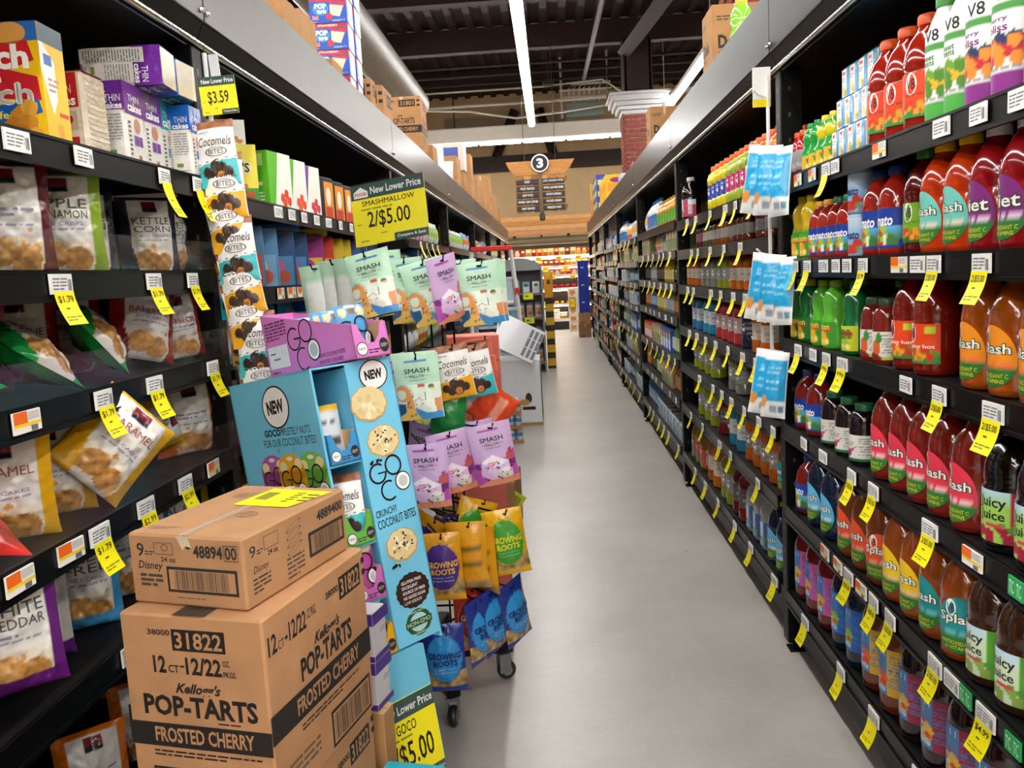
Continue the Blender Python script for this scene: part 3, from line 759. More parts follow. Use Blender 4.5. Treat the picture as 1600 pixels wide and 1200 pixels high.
# tomato cocktail, beet juice, grape juice, punch
def tomato(h=.215, r=.045, body='#9b1f14', capc='#1b2f74', word='Clamato'):
    q = h/.215
    prof = [(r*.86, 0), (r*.98, .005), (r, .015), (r, .12*q), (r*.97, .128*q), (r*.92, .15*q), (r*.72, .172*q), (r*.45, .187*q), (r*.40, .196*q)]
    def lb(m):
        wrap(m, r, .02*q, .115*q, -2.0, 2.0, '#1d3f9c', [('g', .02*q, .05*q, '#3f8a3a', '#62b6e6'), ('e', 0, .01*q, r*1.2, .03*q, '#3f7f37'), ('s', 10, -.035, .008, .02, .045*q, .011, '#d8392c', 2), ('s', 5, -.01, .02, .04, .05*q, .008, '#a6c83e', 3), ('r', .016, .008*q, .027, .03*q, '#eeeeee'), ('r', -.1, 0, .1, .007*q, '#1d3f9c')], nu=44)
        fn = cylmap(r+.0009, .02*q); m.text(word, -.042, .052*q, .042, .08*q, fn, '#f4f6fa', bold=.03, shear=.15)
    return bottle(prof, body, (r*.46, .194*q, .215*q), lb, capc=capc)
P_TOM = tomato(); P_TOMS = tomato(.175, .038, '#9c2418', '#23804a'); P_TOMY = tomato(.175, .038, '#a02a1c', '#e3a41c'); P_TOMB = tomato(.2, .05, '#7d1a14', '#20347a')
def jar(body, lab, band, capc, h=.17, r=.041, art=()):
    q = h/.17
    prof = [(r*.9, 0), (r, .006), (r, .10*q), (r*.95, .112*q), (r*.98, .12*q), (r*.75, .145*q), (r*.55, .152*q)]
    def lb(m): wrap(m, r, .012*q, .085*q, -2.4, 2.4, lab, [('r', -.2, 0, .2, .008, band), ('l', .03, .015, .09, .065, 9, '#8a8a86'), *art], nu=44)
    return bottle(prof, body, (r*.6, .15*q, .17*q), lb, capc=capc)
P_BEET = jar('#1b0c10', '#dfddd6', '#1f6a3c', '#1f6a40', art=[('e', -.005, .022, .014, .011, '#a3225e'), ('p', [(.0, .03), (.03, .045), (.012, .026)], '#c44480'), ('l', -.03, .042, .02, .055, 2, '#9a8a70')])
P_VEGS = jar('#7a2018', '#e9e5da', '#c0cf3a', '#3a4a34', .165, .036, [('e', .012, .03, .014, .02, '#d9662a'), ('e', 0, .0, .03, .016, '#7a2018'), ('e', .02, .055, .008, .014, '#3f8a3a')])
def grape(body, lab2, word=('Juicy', 'Juice'), capc='#d8d4cd'):
    prof = [(.046, 0), (.054, .006), (.056, .02), (.056, .125), (.053, .132), (.056, .142), (.054, .17), (.044, .198), (.028, .216), (.022, .224), (.0215, .232)]
    def lb(m):
        wrap(m, .056, .022, .122, -1.9, 1.9, lab2[0], [('r', .022, 0, .2, .1, lab2[1]), ('r', .06, .015, .085, .085, '#d8c9cc'), ('l', .062, .018, .083, .082, 8, '#8a7a80'), ('g', .07, .1, lab2[0], '#bfe0f2'), ('r', .022, .06, .06, .1, lab2[1])]+[('s', 16, -.06, 0, .03, .03, .010, lab2[2], 2), ('s', 3, .0, .022, .03, .036, .008, '#4f9a3a', 5), ('r', -.03, .03, .01, .036, '#d04050')], nu=52, nv=30)
        fn = cylmap(.0569, .022)
        if word: m.text(word[0], -.048, .062, .014, .088, fn, '#1f1f24', bold=.02); m.text(word[1], -.046, .038, .012, .062, fn, '#1f1f24', bold=.02)
    return bottle(prof, body, (.0235, .231, .253), lb, capc=capc)
P_GRAPE = grape('#0f0a0e', ('#9ccb5a', '#b01f4e', '#a31e3c')); P_APPLE = grape('#3a1f12', ('#cfe0c0', '#59a52a', '#8aa84a')); P_GRAPE2 = grape('#160b12', ('#dfe6d8', '#b9405e', '#a3203c'))
def punch(body, lab, side2, capc='#c22a2a', fruit='#e0b53a'):
    prof = [(.052, 0), (.06, .008), (.061, .03), (.061, .19), (.060, .20), (.055, .222), (.044, .243), (.030, .258), (.021, .266), (.020, .272)]
    def lb(m):
        wrap(m, .061, .055, .185, -2.2, 2.2, lab, [('r', .03, 0, .3, .13, side2), ('l', .034, .02, .10, .115, 10, lab), ('n', -.045, .008, .022, .06, '#dfeaf2', '#6fa8d8', 120), ('s', 6, -.03, .03, .02, .06, .011, fruit, 4), ('s', 3, -.02, .02, .02, .05, .007, '#d8452e', 5), ('r', -.05, .07, .02, .074, '#cc2a35')], nu=56, nv=36)
        fn = cylmap(.0619, .055)
        m.lines(-.046, .082, .022, .124, 2, fn, '#dcebf5', fill=.75, seed=4)
    return bottle(prof, body, (.022, .27, .292), lb, capc=capc, seg=22)
P_PPINK = punch('#6b0d12', '#3a73b8', '#d75aa0'); P_PBLUE = punch('#0e2138', '#3f7fc2', '#2b62b0', fruit='#8fbf3a'); P_PYEL = punch('#6e2408', '#4a86bd', '#dfae22', fruit='#e0632a'); P_PDARK = punch('#200812', '#4a7ab0', '#9a2a48')
P_REDSM = bottle([(.026, 0), (.029, .004), (.029, .05), (.026, .06), (.029, .07), (.029, .10), (.018, .125), (.014, .132)], '#b8141c', (.0165, .130, .148), lambda m: wrap(m, .029, .022, .085, -2, 2, '#a9a6a8', [('l', -.03, .01, .03, .05, 5, '#d8d8da')], nu=20, nv=10), capc='#e2551e', seg=16)
# shrink-wrapped fruit multipacks and canned drinks
def multipack(w, d, h, seed):
    def fr(m, fn):
        n = 2
        for i in range(n):
            x0 = i*w/n
            m.rect(x0+.003, .004, x0+w/n-.003, h-.004, fn, '#f3f6f6', k=.0003); m.rect(x0+w/n*.62, .004, x0+w/n-.004, h-.004, fn, '#2f9bd0', k=.0006)
            m.ell(x0+w/n*.3, h*.28, w/n*.2, h*.17, fn, '#e3cf62', k=.0006); m.ell(x0+w/n*.45, h*.2, w/n*.15, h*.12, fn, '#b8a860', k=.0009); m.lines(x0+w/n*.1, h*.55, x0+w/n*.5, h*.7, 2, fn, '#7f9ab0', k=.0006); m.rect(x0+w/n*.14, h*.78, x0+w/n*.45, h*.88, fn, '#d8484a', k=.0006)
    def sd(m, fn): m.rect(.004, .003, d-.004, h-.003, fn, '#3a9fd4', k=.0003); m.rect(d*.3, h*.2, d*.6, h*.7, fn, '#e9eef0', k=.0006); m.ell(d*.45, h*.2, d*.2, h*.15, fn, '#c9b85a', k=.0009)
    return carton(w, d, h, '#dfe9ee', fr, sd, '#5fb2dc', b=.008, mats=M_SHINY)
P_MULTI = multipack(.125, .10, .085, 1)
def can(r, h, bg, ops, word=None, wc='#ffffff'):
    m = MB().lathe([(r*.88, 0), (r, .004), (r, h-.008), (r*.9, h-.001), (r*.86, h-.001), (r*.85, h-.003)], 18, ['#b8bcc2', bg, bg, '#b8bcc2', '#c8ccd0', '#c8ccd0'])
    out = [('can_body', m.mesh('can_body', M_METAL, ang=50), [])]
    q = MB(); wrap(q, r, .006, h-.01, -2.4, 2.4, bg, ops, nu=36, nv=20)
    if word: q.text(word, -r*1.1, h*.42, r*1.1, h*.62, cylmap(r+.0012, 0), wc, bold=.03, shear=.15)
    out.append(('label_print', q.mesh('label_print', M_LABEL), [])); return out
P_CAN = can(.034, .115, '#7fb2d8', [('g', .04, .1, '#7fb2d8', '#c8dcea'), ('s', 14, -.06, 0, .06, .032, .011, '#c8382e', 1), ('s', 6, -.06, .0, .06, .02, .006, '#7aa83a', 2)], 'Clamato', '#1f3a7a')

def row(bay, sh, ys, proto, name, desc, cat, x=None, dz=0.0, rj=.06, group=None, side=1, where=None, turn=0.0, **kw):
    shs = (RSH if side > 0 else LSH)[bay]
    sc = fitscale(proto, (shs[sh-1]-shs[sh] if sh else .36)-.034-dz)
    if sc: kw['scale'] = sc
    xx = x if x is not None else (RX+.06 if side > 0 else LX-.06)
    for y in ys:
        queue(proto, name, desc, 'bottle' if cat is None else cat, (xx, y, shs[sh]+dz), where or shelfname(len(shs), sh, bay, D if side > 0 else SN), (R90 if side > 0 else -R90)+turn+random.uniform(-rj, rj), group, **kw)
B = 'juice_bottle'
row(0, 0, [1.54, 1.65, 1.75], P_BERRY, B, 'white and purple berry smoothie bottle', None, x=.855, turn=.35); row(0, 0, [1.84, 1.93], P_GREEN, B, 'white and green smoothie bottle', None, x=.855, turn=.3)
row(0, 0, [2.03, 2.14, 2.25], P_V8LOW, B, 'red vegetable juice bottle, orange label', None, turn=.75)
row(0, 0, [2.09, 2.20], P_V8LOW, B, 'red vegetable juice bottle standing behind', None, x=.98)
for r_, z in enumerate((0, .085, .17)):
    row(0, 0, [2.375, 2.51], P_MULTI, 'fruit_multipack', ['shrink-wrapped fruit multipack lowest of its stack', 'shrink-wrapped fruit multipack midway up its stack', 'shrink-wrapped fruit multipack topmost of its stack'][r_], 'multipack', x=.87+.015*r_, dz=z, rj=.04)
row(0, 0, [2.37], P_MULTI, 'fruit_multipack', 'shrink-wrapped fruit multipack behind the stack', 'multipack', x=1.0, dz=.0); 
row(0, 0, [2.64, 2.715], P_LEMTOP, B, 'green lemon juice bottle with yellow neck', None, x=.85); row(0, 0, [2.79, 2.86], P_LEMTOPG, B, 'small green lime juice bottle', None, x=.85)
row(0, 0, [2.94, 3.0], P_REDSM, B, 'small red drink bottle with orange cap', None, x=.85)
row(0, 1, [1.50, 1.61, 1.72], P_DIET, B, 'red juice bottle with purple oval label', None); row(0, 1, [1.83, 1.945], P_MINT, B, 'orange-red juice bottle with mint oval label', None)
row(0, 1, [1.55, 1.67, 1.78, 1.9], P_PINK, B, 'red juice bottle in back row', None, x=.985)
row(0, 1, [2.06], P_V8GRN, B, 'dark red juice bottle with green label', None, x=.87, turn=.65); row(0, 1, [2.10], P_V8GRN, B, 'dark red juice bottle behind its twin', None, x=.985)
row(0, 1, [2.19, 2.30], P_TOM, B, 'tomato cocktail bottle with blue cap', None, x=.855); row(0, 1, [2.24, 2.35], P_TOM, B, 'tomato cocktail bottle in back row', None, x=.96)
row(0, 1, [2.41], P_CAN, 'drink_can', 'blue tomato drink can, lower of two', 'can', x=.845); row(0, 1, [2.41], P_CAN, 'drink_can', 'blue tomato drink can, upper of two', 'can', x=.845, dz=.1155)
row(0, 1, [2.50, 2.585], P_TOMS, B, 'small tomato cocktail bottle with green cap', None, x=.845); row(0, 1, [2.675, 2.76], P_TOMY, B, 'small tomato cocktail bottle with yellow cap', None, x=.845)
row(0, 1, [2.86, 2.955], P_LEMY, B, 'yellow and green lemon juice bottle', None, x=.85)
row(0, 1, [2.56, 2.65, 2.78, 2.9], P_LIMEDK, B, 'dark green juice bottle in back row', None, x=.95)
row(0, 2, [1.53, 1.64, 1.75], P_ORNG, B, 'orange juice bottle with orange oval label', None); row(0, 2, [1.98, 2.10], P_V8HOT, B, 'dark red juice bottle, red label', None, turn=.25); row(0, 2, [2.04, 2.15], P_V8HOT, B, 'dark red juice bottle in back row', None, x=.975)
row(0, 2, [2.22, 2.305], P_VEGS, B, 'small juice bottle with white label', None, x=.842); row(0, 2, [2.27, 2.37], P_LIMEDK, B, 'dark green juice bottle in back row', None, x=.94)
row(0, 2, [2.46], P_LIMEDK, B, 'dark green lime juice bottle', None, x=.85); row(0, 2, [2.64, 2.75], P_LIME2, B, 'light green waisted juice bottle', None, x=.85); row(0, 2, [2.89, 2.98], P_LEMON, B, 'dark green lemon juice bottle', None, x=.85)
row(0, 2, [2.70, 2.82], P_LIME2, B, 'light green juice bottle in back row', None, x=.95)
row(0, 3, [1.53, 1.65], P_GRAPE, B, 'dark grape juice bottle with picture label', None, x=.865, turn=.55); row(0, 3, [1.78, 1.89, 2.0, 2.11, 2.23], P_PINK, B, 'red juice bottle with pink oval label', None)
row(0, 3, [1.84, 1.95, 2.06, 2.17], P_PINK, B, 'red juice bottle in back row', None, x=.98)
row(0, 3, [2.40, 2.52, 2.65], P_BEET, B, 'dark beet juice jar with white label', None, x=.848); row(0, 3, [2.82, 2.95], P_TOMB, B, 'large tomato cocktail bottle with blue label', None, x=.86)
row(0, 4, [1.475, 1.592, 1.708], P_APPLE, B, 'brown apple juice bottle with green label', None, x=.866, turn=.45); row(0, 4, [1.823], P_TEAL, B, 'amber juice bottle turned so teal label shows', None, turn=.85); row(0, 4, [1.93], P_TEAL, B, 'amber juice bottle with teal label', None); row(0, 4, [2.04, 2.15], P_YELW, B, 'amber juice bottle with yellow oval label', None)
row(0, 4, [2.27], P_RED, B, 'amber juice bottle turned so red label shows', None, turn=.85); row(0, 4, [2.38, 2.50], P_RED, B, 'brown juice bottle with red label', None); row(0, 4, [2.66, 2.80], P_BLUE, B, 'dark blue juice bottle, pale blue label', None); row(0, 4, [2.95], P_TOMB, B, 'large tomato cocktail bottle with blue label', None, x=.86)
row(0, 4, [1.88, 1.99, 2.1, 2.21, 2.33, 2.45], P_YELW, B, 'amber juice bottle in back row', None, x=.98)
row(0, 5, [1.66, 1.79, 1.92, 2.05], P_PDARK, B, 'dark purple punch bottle with blue label', None, x=.868); row(0, 5, [2.18, 2.31], P_PYEL, B, 'brown punch bottle with yellow label', None, x=.868); row(0, 5, [2.44, 2.57], P_PBLUE, B, 'dark blue punch bottle', None, x=.868); row(0, 5, [2.71, 2.84, 2.97], P_PPINK, B, 'dark red punch bottle with pink label', None, x=.868)
row(0, 5, [2.5, 2.62, 2.76, 2.9], P_PPINK, B, 'dark red punch bottle in back row', None, x=.995)
flush()
# ------------------------------------------------------------------ drinks rack, second bay: sports drinks
def sports(body, lab, capc, h=.22, r=.043, g='G', gc='#f4f4f4', ops=(), seg=16):
    q = h/.22
    prof = [(r*.88, 0), (r, .006), (r, .05*q), (r*.93, .056*q), (r*.93, .125*q), (r, .132*q), (r, .15*q), (r*.86, .175*q), (r*.55, .19*q), (r*.45, .197*q)]
    def lb(m):
        wrap(m, r*.94, .057*q, .126*q, -2.2, 2.2, lab, [('l', .03, .01, .09, .06*q, 6, '#9a9aa2'), *ops], nu=24, nv=12)
        if g: m.text(g, -r*.5, .072*q, r*.5, .118*q, cylmap(r*.94+.0012), gc, bold=.05)
    return bottle(prof, body, (r*.52, .195*q, .22*q), lb, capc=capc, seg=seg)
def plain(prof, cols, lab=None, z0=0, z1=0, ops=(), seg=12, mats=None, capn=0):
    """Small in the photo: body, cap and print kept in one mesh."""
    m = MB().lathe(prof, seg, cols)
    if lab:
        r = max(p[0] for p in prof); m2 = m; a = np.linspace(-2.2, 2.2, 14); z = np.linspace(z0, z1, 6); A, Z = np.meshgrid(a, z); R = r+.0008
        m.grid(np.stack([R*np.sin(A), -R*np.cos(A), Z], -1), paint(A*r, Z-z0, lab, ops))
    return [(None, m.mesh('far_bottle', mats or M_LIQ, ang=60), [])]
OC = '#e8641c'
G_OR = sports('#d9701a', '#dcd5cf', OC); G_PK = sports('#9fb03a', '#b72560', OC, g='G'); G_BL = sports('#d0c21f', '#2b3fa0', OC, g='G'); G_GN = sports('#6f9a3a', '#dcdcd8', OC, gc='#40454a')
for ys, p, n in (([3.22, 3.32, 3.42], G_OR, 'orange sports drink bottle'), ([3.52, 3.62], G_GN, 'green sports drink bottle, white label'), ([3.72, 3.82, 3.92, 4.02], G_PK, 'lime sports drink bottle with pink label'), ([4.14, 4.25, 4.36, 4.47], G_BL, 'yellow sports drink bottle with blue label')):
    row(1, 0, ys, p, 'sports_drink_bottle', n, None, x=.85)
row(1, 0, [3.27, 3.37, 3.57, 3.77, 3.97, 4.2, 4.42], G_OR, 'sports_drink_bottle', 'sports drink bottle in back row', None, x=.95)
row(1, 0, [5.30], P_GRAPE2, B, 'dark grape juice bottle by the post', None, x=.86)
D_SM = [sports(c, l, k, h=.15, r=.036, g='') for c, l, k in (('#5a2410', '#8f8a86', '#1c1c1c'), ('#7a3a12', '#a9a49e', '#2a2a2a'), ('#3f4418', '#b4b2aa', '#333333'), ('#4a1020', '#9a5a70', '#222222'))]
for k, (ys, p) in enumerate((([3.35, 3.5], 0), ([3.75, 3.85, 3.95], 0), ([4.1, 4.2, 4.3, 4.4], 1), ([4.5, 4.6, 4.7], 2), ([4.8, 4.9], 3))):
    row(1, 1, ys, D_SM[p], 'iced_tea_bottle', ['dark brown iced tea bottle', 'dark brown iced tea bottle', 'amber iced tea bottle', 'olive iced tea bottle', 'plum coloured iced tea bottle'][k], None, x=.85)
BIG = dict(h=.25, r=.062)
S_OR = sports('#a8520c', '#c9b9a6', '#c25414', g='', **BIG); S_LM = sports('#7d8716', '#8f8f8c', '#c25414', **BIG); S_NV = sports('#141b33', '#262c3f', '#c25414', **BIG); S_BL = sports('#1d5f86', '#b9c3c8', '#c25414', g='', **BIG)
S_PK = sports('#96282a', '#b59a94', '#c25414', g='G', **BIG); S_GY = sports('#6a6d62', '#8a8b86', '#c25414', **BIG); S_RD = sports('#6b1018', '#55484a', '#a32a1c', g='', **BIG); S_TL = sports('#176b8a', '#c2c8ca', '#1c5f86', g='', **BIG); S_G2 = sports('#123f73', '#1d3f6c', '#22406a', g='G2', gc='#8fb0d0', **BIG)
S_AM = sports('#9c4c0c', '#83766c', '#c25414', g='G', **BIG); S_CL = sports('#9aa0a4', '#c2c4c6', '#dcdcdc', g='', **BIG)
SP = 'large_sports_drink_bottle'
for sh, ys, p, n in ((2, [3.4, 3.55], S_NV, 'large navy sports drink bottle'), (2, [3.78, 3.93, 4.08], S_OR, 'large amber sports drink bottle'), (2, [4.25, 4.39], S_LM, 'large olive sports drink bottle'), (2, [4.55, 4.69, 4.85], S_GY, 'large clear grey sports drink bottle'), (2, [5.05, 5.2, 5.35], S_OR, 'large far amber sports drink bottle'),
                  (3, [3.62, 3.47], S_OR, 'large amber sports drink bottle'), (3, [3.82], S_NV, 'large navy sports drink bottle'), (3, [3.98, 4.12, 4.27, 4.41], S_PK, 'large red sports drink bottle'), (3, [4.62, 4.77], S_TL, 'large teal sports drink bottle'), (3, [5.0, 5.15], S_BL, 'large blue sports drink bottle'),
                  (4, [3.34], S_G2, 'large blue sports drink bottle'), (4, [3.20, 3.49], S_CL, 'large clear sports drink bottle'), (4, [4.0, 4.15], S_GY, 'large grey-green sports drink bottle'), (4, [4.62, 4.8, 5.0, 5.15], S_LM, 'large lime sports drink bottle'),
                  (5, [3.36, 3.50, 3.64, 3.78], S_AM, 'large amber sports drink bottle'), (5, [3.96, 4.12], S_TL, 'large teal sports drink bottle'), (5, [4.4], S_RD, 'large dark red sports drink bottle'), (5, [4.62, 4.8, 5.0], S_LM, 'large lime sports drink bottle')):
    row(1, sh, ys, p, SP, n, None, x=.875)
row(1, 5, [3.2], P_TEAL, B, 'orange juice bottle with teal label', None)
S_WT = grape('#8d9698', ('#c9d2d6', '#3f5f9a', '#7fa6c4'), None, '#d8dcdc'); S_MX = grape('#8a5a1a', ('#3f8fc2', '#c24a2a', '#4fae3a'), None, '#e3a41c')
row(1, 6, [3.22, 3.35], P_BLUE, B, 'dark blue juice bottle', None); row(1, 6, [3.5, 3.63, 3.76], S_WT, 'water_bottle', 'clear water bottle with pale label', None, x=.87)
row(1, 6, [3.92, 4.05], S_RD, SP, 'large dark red juice bottle', None, x=.875); row(1, 6, [4.2, 4.33], S_LM, SP, 'large lime drink bottle', None, x=.875); row(1, 6, [4.55, 4.7], S_OR, SP, 'large amber drink bottle', None, x=.875); row(1, 6, [4.95, 5.1, 5.25], S_MX, B, 'amber juice bottle with blue label', None, x=.87)
for sh in (2, 3, 4, 5, 6):
    row(1, sh, [3.4, 3.7, 4.05, 4.4, 4.8], (S_NV, S_OR, S_LM, S_AM, S_RD)[sh-2], SP, 'large sports drink bottle in back row', None, x=1.03)
flush()

# ------------------------------------------------------------------ drinks rack, bays three to seven: small in the photo
def jug(c, capc, lab, h=.24, r=.065):
    return plain([(r*.9, 0), (r, .01), (r, h*.55), (r*.85, h*.7), (r*.4, h*.86), (r*.3, h*.88), (r*.32, h*.885), (r*.32, h*.99)], [c]*6+[capc]*2, lab, h*.12, h*.5)
def smallbox(w, d, h, c, c2, c3):
    m = MB().box(-w/2, -d/2, 0, w/2, d/2, h, c, b=.002)
    f = pln((-w/2, -d/2, 0), (1, 0, 0), (0, 0, 1), .0008); m.rect(.08*w, .1*h, .92*w, .55*h, f, c2); m.ell(w*.5, h*.7, w*.3, h*.14, f, c3)
    f = pln((-w/2, d/2, 0), (0, -1, 0), (0, 0, 1), .0008); m.rect(.1*d, .2*h, .9*d, .7*h, f, c2)
    f = pln((w/2, -d/2, 0), (0, 1, 0), (0, 0, 1), .0008); m.rect(.1*d, .2*h, .9*d, .7*h, f, c2)
    return [(None, m.mesh('far_box', M_COATED, False), [])]
def smallpouch(w, h, t, c, c2, c3, top='#e9e9e9'):
    mb = MB(); U, V = np.meshgrid(np.linspace(-w/2, w/2, 9), np.linspace(0, h, 10))
    def sf(s): return np.stack([U*(1-.1*np.sin(np.pi*V/h)), -s*((1-(2*U/w)**2)*np.sin(np.pi*np.clip(V/h*.92+.06, 0, 1))*t/2+.0006), V], -1)
    mb.grid(sf(1), paint(U+w/2, V, c, [('r', 0, h*.85, w, h, top), ('e', w*.5, h*.55, w*.38, h*.16, c3), ('r', w*.15, h*.12, w*.85, h*.34, c2)])); mb.grid(sf(-1), L(c), flip=True)
    return [(None, mb.mesh('far_pouch', M_FILM, ang=180), [])]
FAR_D = {'white jug with blue cap': ('jug', jug('#d9d7cf', '#2a6fb0', '#3f7fc2')), 'blue water bottle': ('bottle', jug('#2f5f9a', '#e6e6e6', '#9fc4e2', .25, .05)), 'yellow juice bottle': ('bottle', jug('#c9a21e', '#2f8a3a', '#e8d98a', .22, .05)),
         'dark tea bottle': ('bottle', jug('#241410', '#c9a23a', '#6a5a40', .21, .045)), 'clear bottle': ('bottle', jug('#8f979a', '#dfe3e6', '#b9c4cc', .24, .045)), 'amber bottle': ('bottle', jug('#a3520f', '#e8e2d6', '#d09050', .22, .05)), 'green bottle': ('bottle', jug('#2f7a3a', '#e6e6e6', '#cfe0b0', .23, .05)),
         'blue drink box': ('box', smallbox(.11, .13, .16, '#2a52a8', '#dfe6ef', '#e8c23a')), 'red drink box': ('box', smallbox(.12, .13, .14, '#b5232a', '#f0e6e0', '#f2c43a')), 'pale multipack': ('multipack', smallbox(.14, .2, .13, '#c2ccd2', '#7f9fb8', '#4a7fb0')), 'tan drink box': ('box', smallbox(.12, .13, .15, '#b59a78', '#6a8a4a', '#d8c9a0')),
         'white pouch': ('pouch', smallpouch(.12, .19, .06, '#e8e6e0', '#d84a6a', '#f0c24a')), 'blue pouch': ('pouch', smallpouch(.12, .19, .06, '#2f8fd0', '#f4f4f4', '#f0a83a')), 'orange juice jug': ('jug', jug('#e08a14', '#e8b81c', '#5fa83a', .2, .06))}
seq = {2: [['orange juice jug', 'orange juice jug', 'white jug with blue cap', 'blue pouch'], ['tan drink box', 'clear bottle', 'white pouch', 'tan drink box'], ['dark tea bottle', 'yellow juice bottle', 'dark tea bottle', 'clear bottle'], ['amber bottle', 'clear bottle', 'yellow juice bottle', 'blue water bottle'], ['green bottle', 'blue drink box', 'tan drink box', 'red drink box'], ['amber bottle', 'tan drink box', 'green bottle', 'dark tea bottle'], ['pale multipack', 'pale multipack', 'blue water bottle', 'blue water bottle']],
       3: [['blue pouch', 'blue pouch', 'white pouch', 'white jug with blue cap'], ['tan drink box', 'green bottle', 'tan drink box', 'amber bottle'], ['clear bottle', 'blue water bottle', 'clear bottle', 'pale multipack'], ['blue water bottle', 'pale multipack', 'amber bottle', 'clear bottle'], ['green bottle', 'blue drink box', 'green bottle', 'clear bottle'], ['dark tea bottle', 'tan drink box', 'pale multipack', 'dark tea bottle'], ['pale multipack', 'clear bottle', 'blue water bottle', 'pale multipack']]}
names = list(FAR_D)
for bay in range(2, 7):
    for sh in range(7):
        y = RY[bay]+.08; runs = seq[bay][sh] if bay in seq else None; k = 0
        rr = random.Random(bay*31+sh); full = False
        while not full:
            nm = runs[k % len(runs)] if runs else (rr.choice(names[7:] if sh < 2 else names)); k += 1
            cat, pr = FAR_D[nm]; w_ = {'jug': .142, 'bottle': .118, 'box': .142, 'multipack': .17, 'pouch': .135}[cat]
            for _ in range(4 if bay in seq else 3):
                if y+w_ > RY[bay+1]-.08: full = True; break
                row(bay, sh, [y+w_/2], pr, {'jug': 'drink_jug', 'bottle': 'drink_bottle', 'box': 'drink_box', 'multipack': 'drink_multipack', 'pouch': 'drink_pouch'}[cat], nm, cat, x={'multipack': .92, 'box': .885}.get(cat, .885), rj=.02 if cat in ('box', 'multipack') else .06)
                y += w_
flush()

# clip strips of blue snack pouches hanging on the post between the first two drinks bays
def crisp_bag(seed): return bag(.088, .225, .05, '#eceeee', [('r', .003, .06, .085, .20, '#2aa6dc'), ('r', .003, .135, .085, .137, '#e4f2f8'), ('l', .02, .15, .07, .175, 2, '#8fd2ee'), ('l', .02, .095, .065, .13, 3, '#8fd2ee'), ('e', .012, .055, .014, .02, '#e09a4a'), ('r', .036, .02, .06, .045, '#9aa8b4'), ('r', .064, .02, .08, .045, '#5d8a9a'), ('r', 0, .212, .088, .225, '#f4f4f4')], stand=False, seed=seed, crumple=.005, mats=M_SHINY)
CB = [crisp_bag(2), crisp_bag(5)]
o = thing('clip_strip', 'white clip strip hanging on the post between the first two drinks bays', 'clip strip', (.762, 3.06, .92))
part('strip_band', MB().box(-.003, -.012, 0, .003, .012, 1.12, '#e6e6e2'), M_CAP, o)
for z in (.17, .52, .88, 1.05):
    part('clip_hook', MB().tube([(0, 0, z), (-.035, -.01, z+.01), (-.05, -.015, z+.025)], .004, 6, '#eeeeee'), M_CAP, o)
part('strip_header', MB().box(-.05, -.002, 1.02, .01, .002, 1.15, '#f2f2ee').rect(-.05, .0, .01, .025, pln((0, -.0025, 1.02), (1, 0, 0), (0, 0, 1)), '#f0d814'), M_PAPER, o)
PL = ['topmost', 'middle', 'lowest']
for t, (z, n) in enumerate(((1.60, 3), (1.245, 3), (.92, 2))):
    for i in range(n):
        mark_y = 2.97-.045*i
        setout(CB[i % 2], 'snack_pouch', f"blue and white snack pouch in the {PL[t]} bunch on the post, {ORD[i]} from front", 'snack bag', (.688+.030*i+.006*t, 2.985-.046*i, z-.008*i-.02), group='blue pouches hanging on the drinks rack post', rot=(-.08*i, .16-.10*i, -.25-.38*i))
# ------------------------------------------------------------------ snacks rack, first bay
def fence(bay, sh, y0, y1, label):
    z = LSH[bay][sh]; m = MB().box(-.0015, 0, .0, .0015, y1-y0, .07)
    o = solo('shelf_fence', label, 'shelf fence', m, M_CLEAR, (LX+.011, y0, z+.007)); return o
fence(0, 1, -.3, 2.29, 'clear plastic fence along the second shelf, first snacks bay'); fence(0, 2, -.3, 2.29, 'clear plastic fence along the third shelf, first snacks bay'); fence(0, 3, -.3, 2.29, 'clear plastic fence along the fourth shelf, first snacks bay')
def on_snack(desc, sh, proto, name, cat, x, y, rot=0.0, dz=0.0, **kw):
    if cat == 'snack bag' and sh in (1, 2, 3) and 'scale' not in kw: kw['scale'] = (1.12, 1.1, 1.03 if sh == 1 else .96)
    r = kw.pop('rot3', None)
    o = setout(proto, name, desc, cat, (x, y, LSH[0][sh]+dz), rot, rot=r, **kw)
    if r and cat == 'snack bag' and sh < 4:      # let a leaning or lying bag touch its shelf
        me = proto[0][1]; co = np.empty(len(me.vertices)*3, np.float32); me.vertices.foreach_get('co', co)
        M = np.array(Matrix.LocRotScale(o.location, o.rotation_euler, o.scale)); z = co.reshape(-1, 3) @ M[2, :3]+M[2, 3]
        o.location.z += LSH[0][sh]+.0015-float(z.min())
    return o
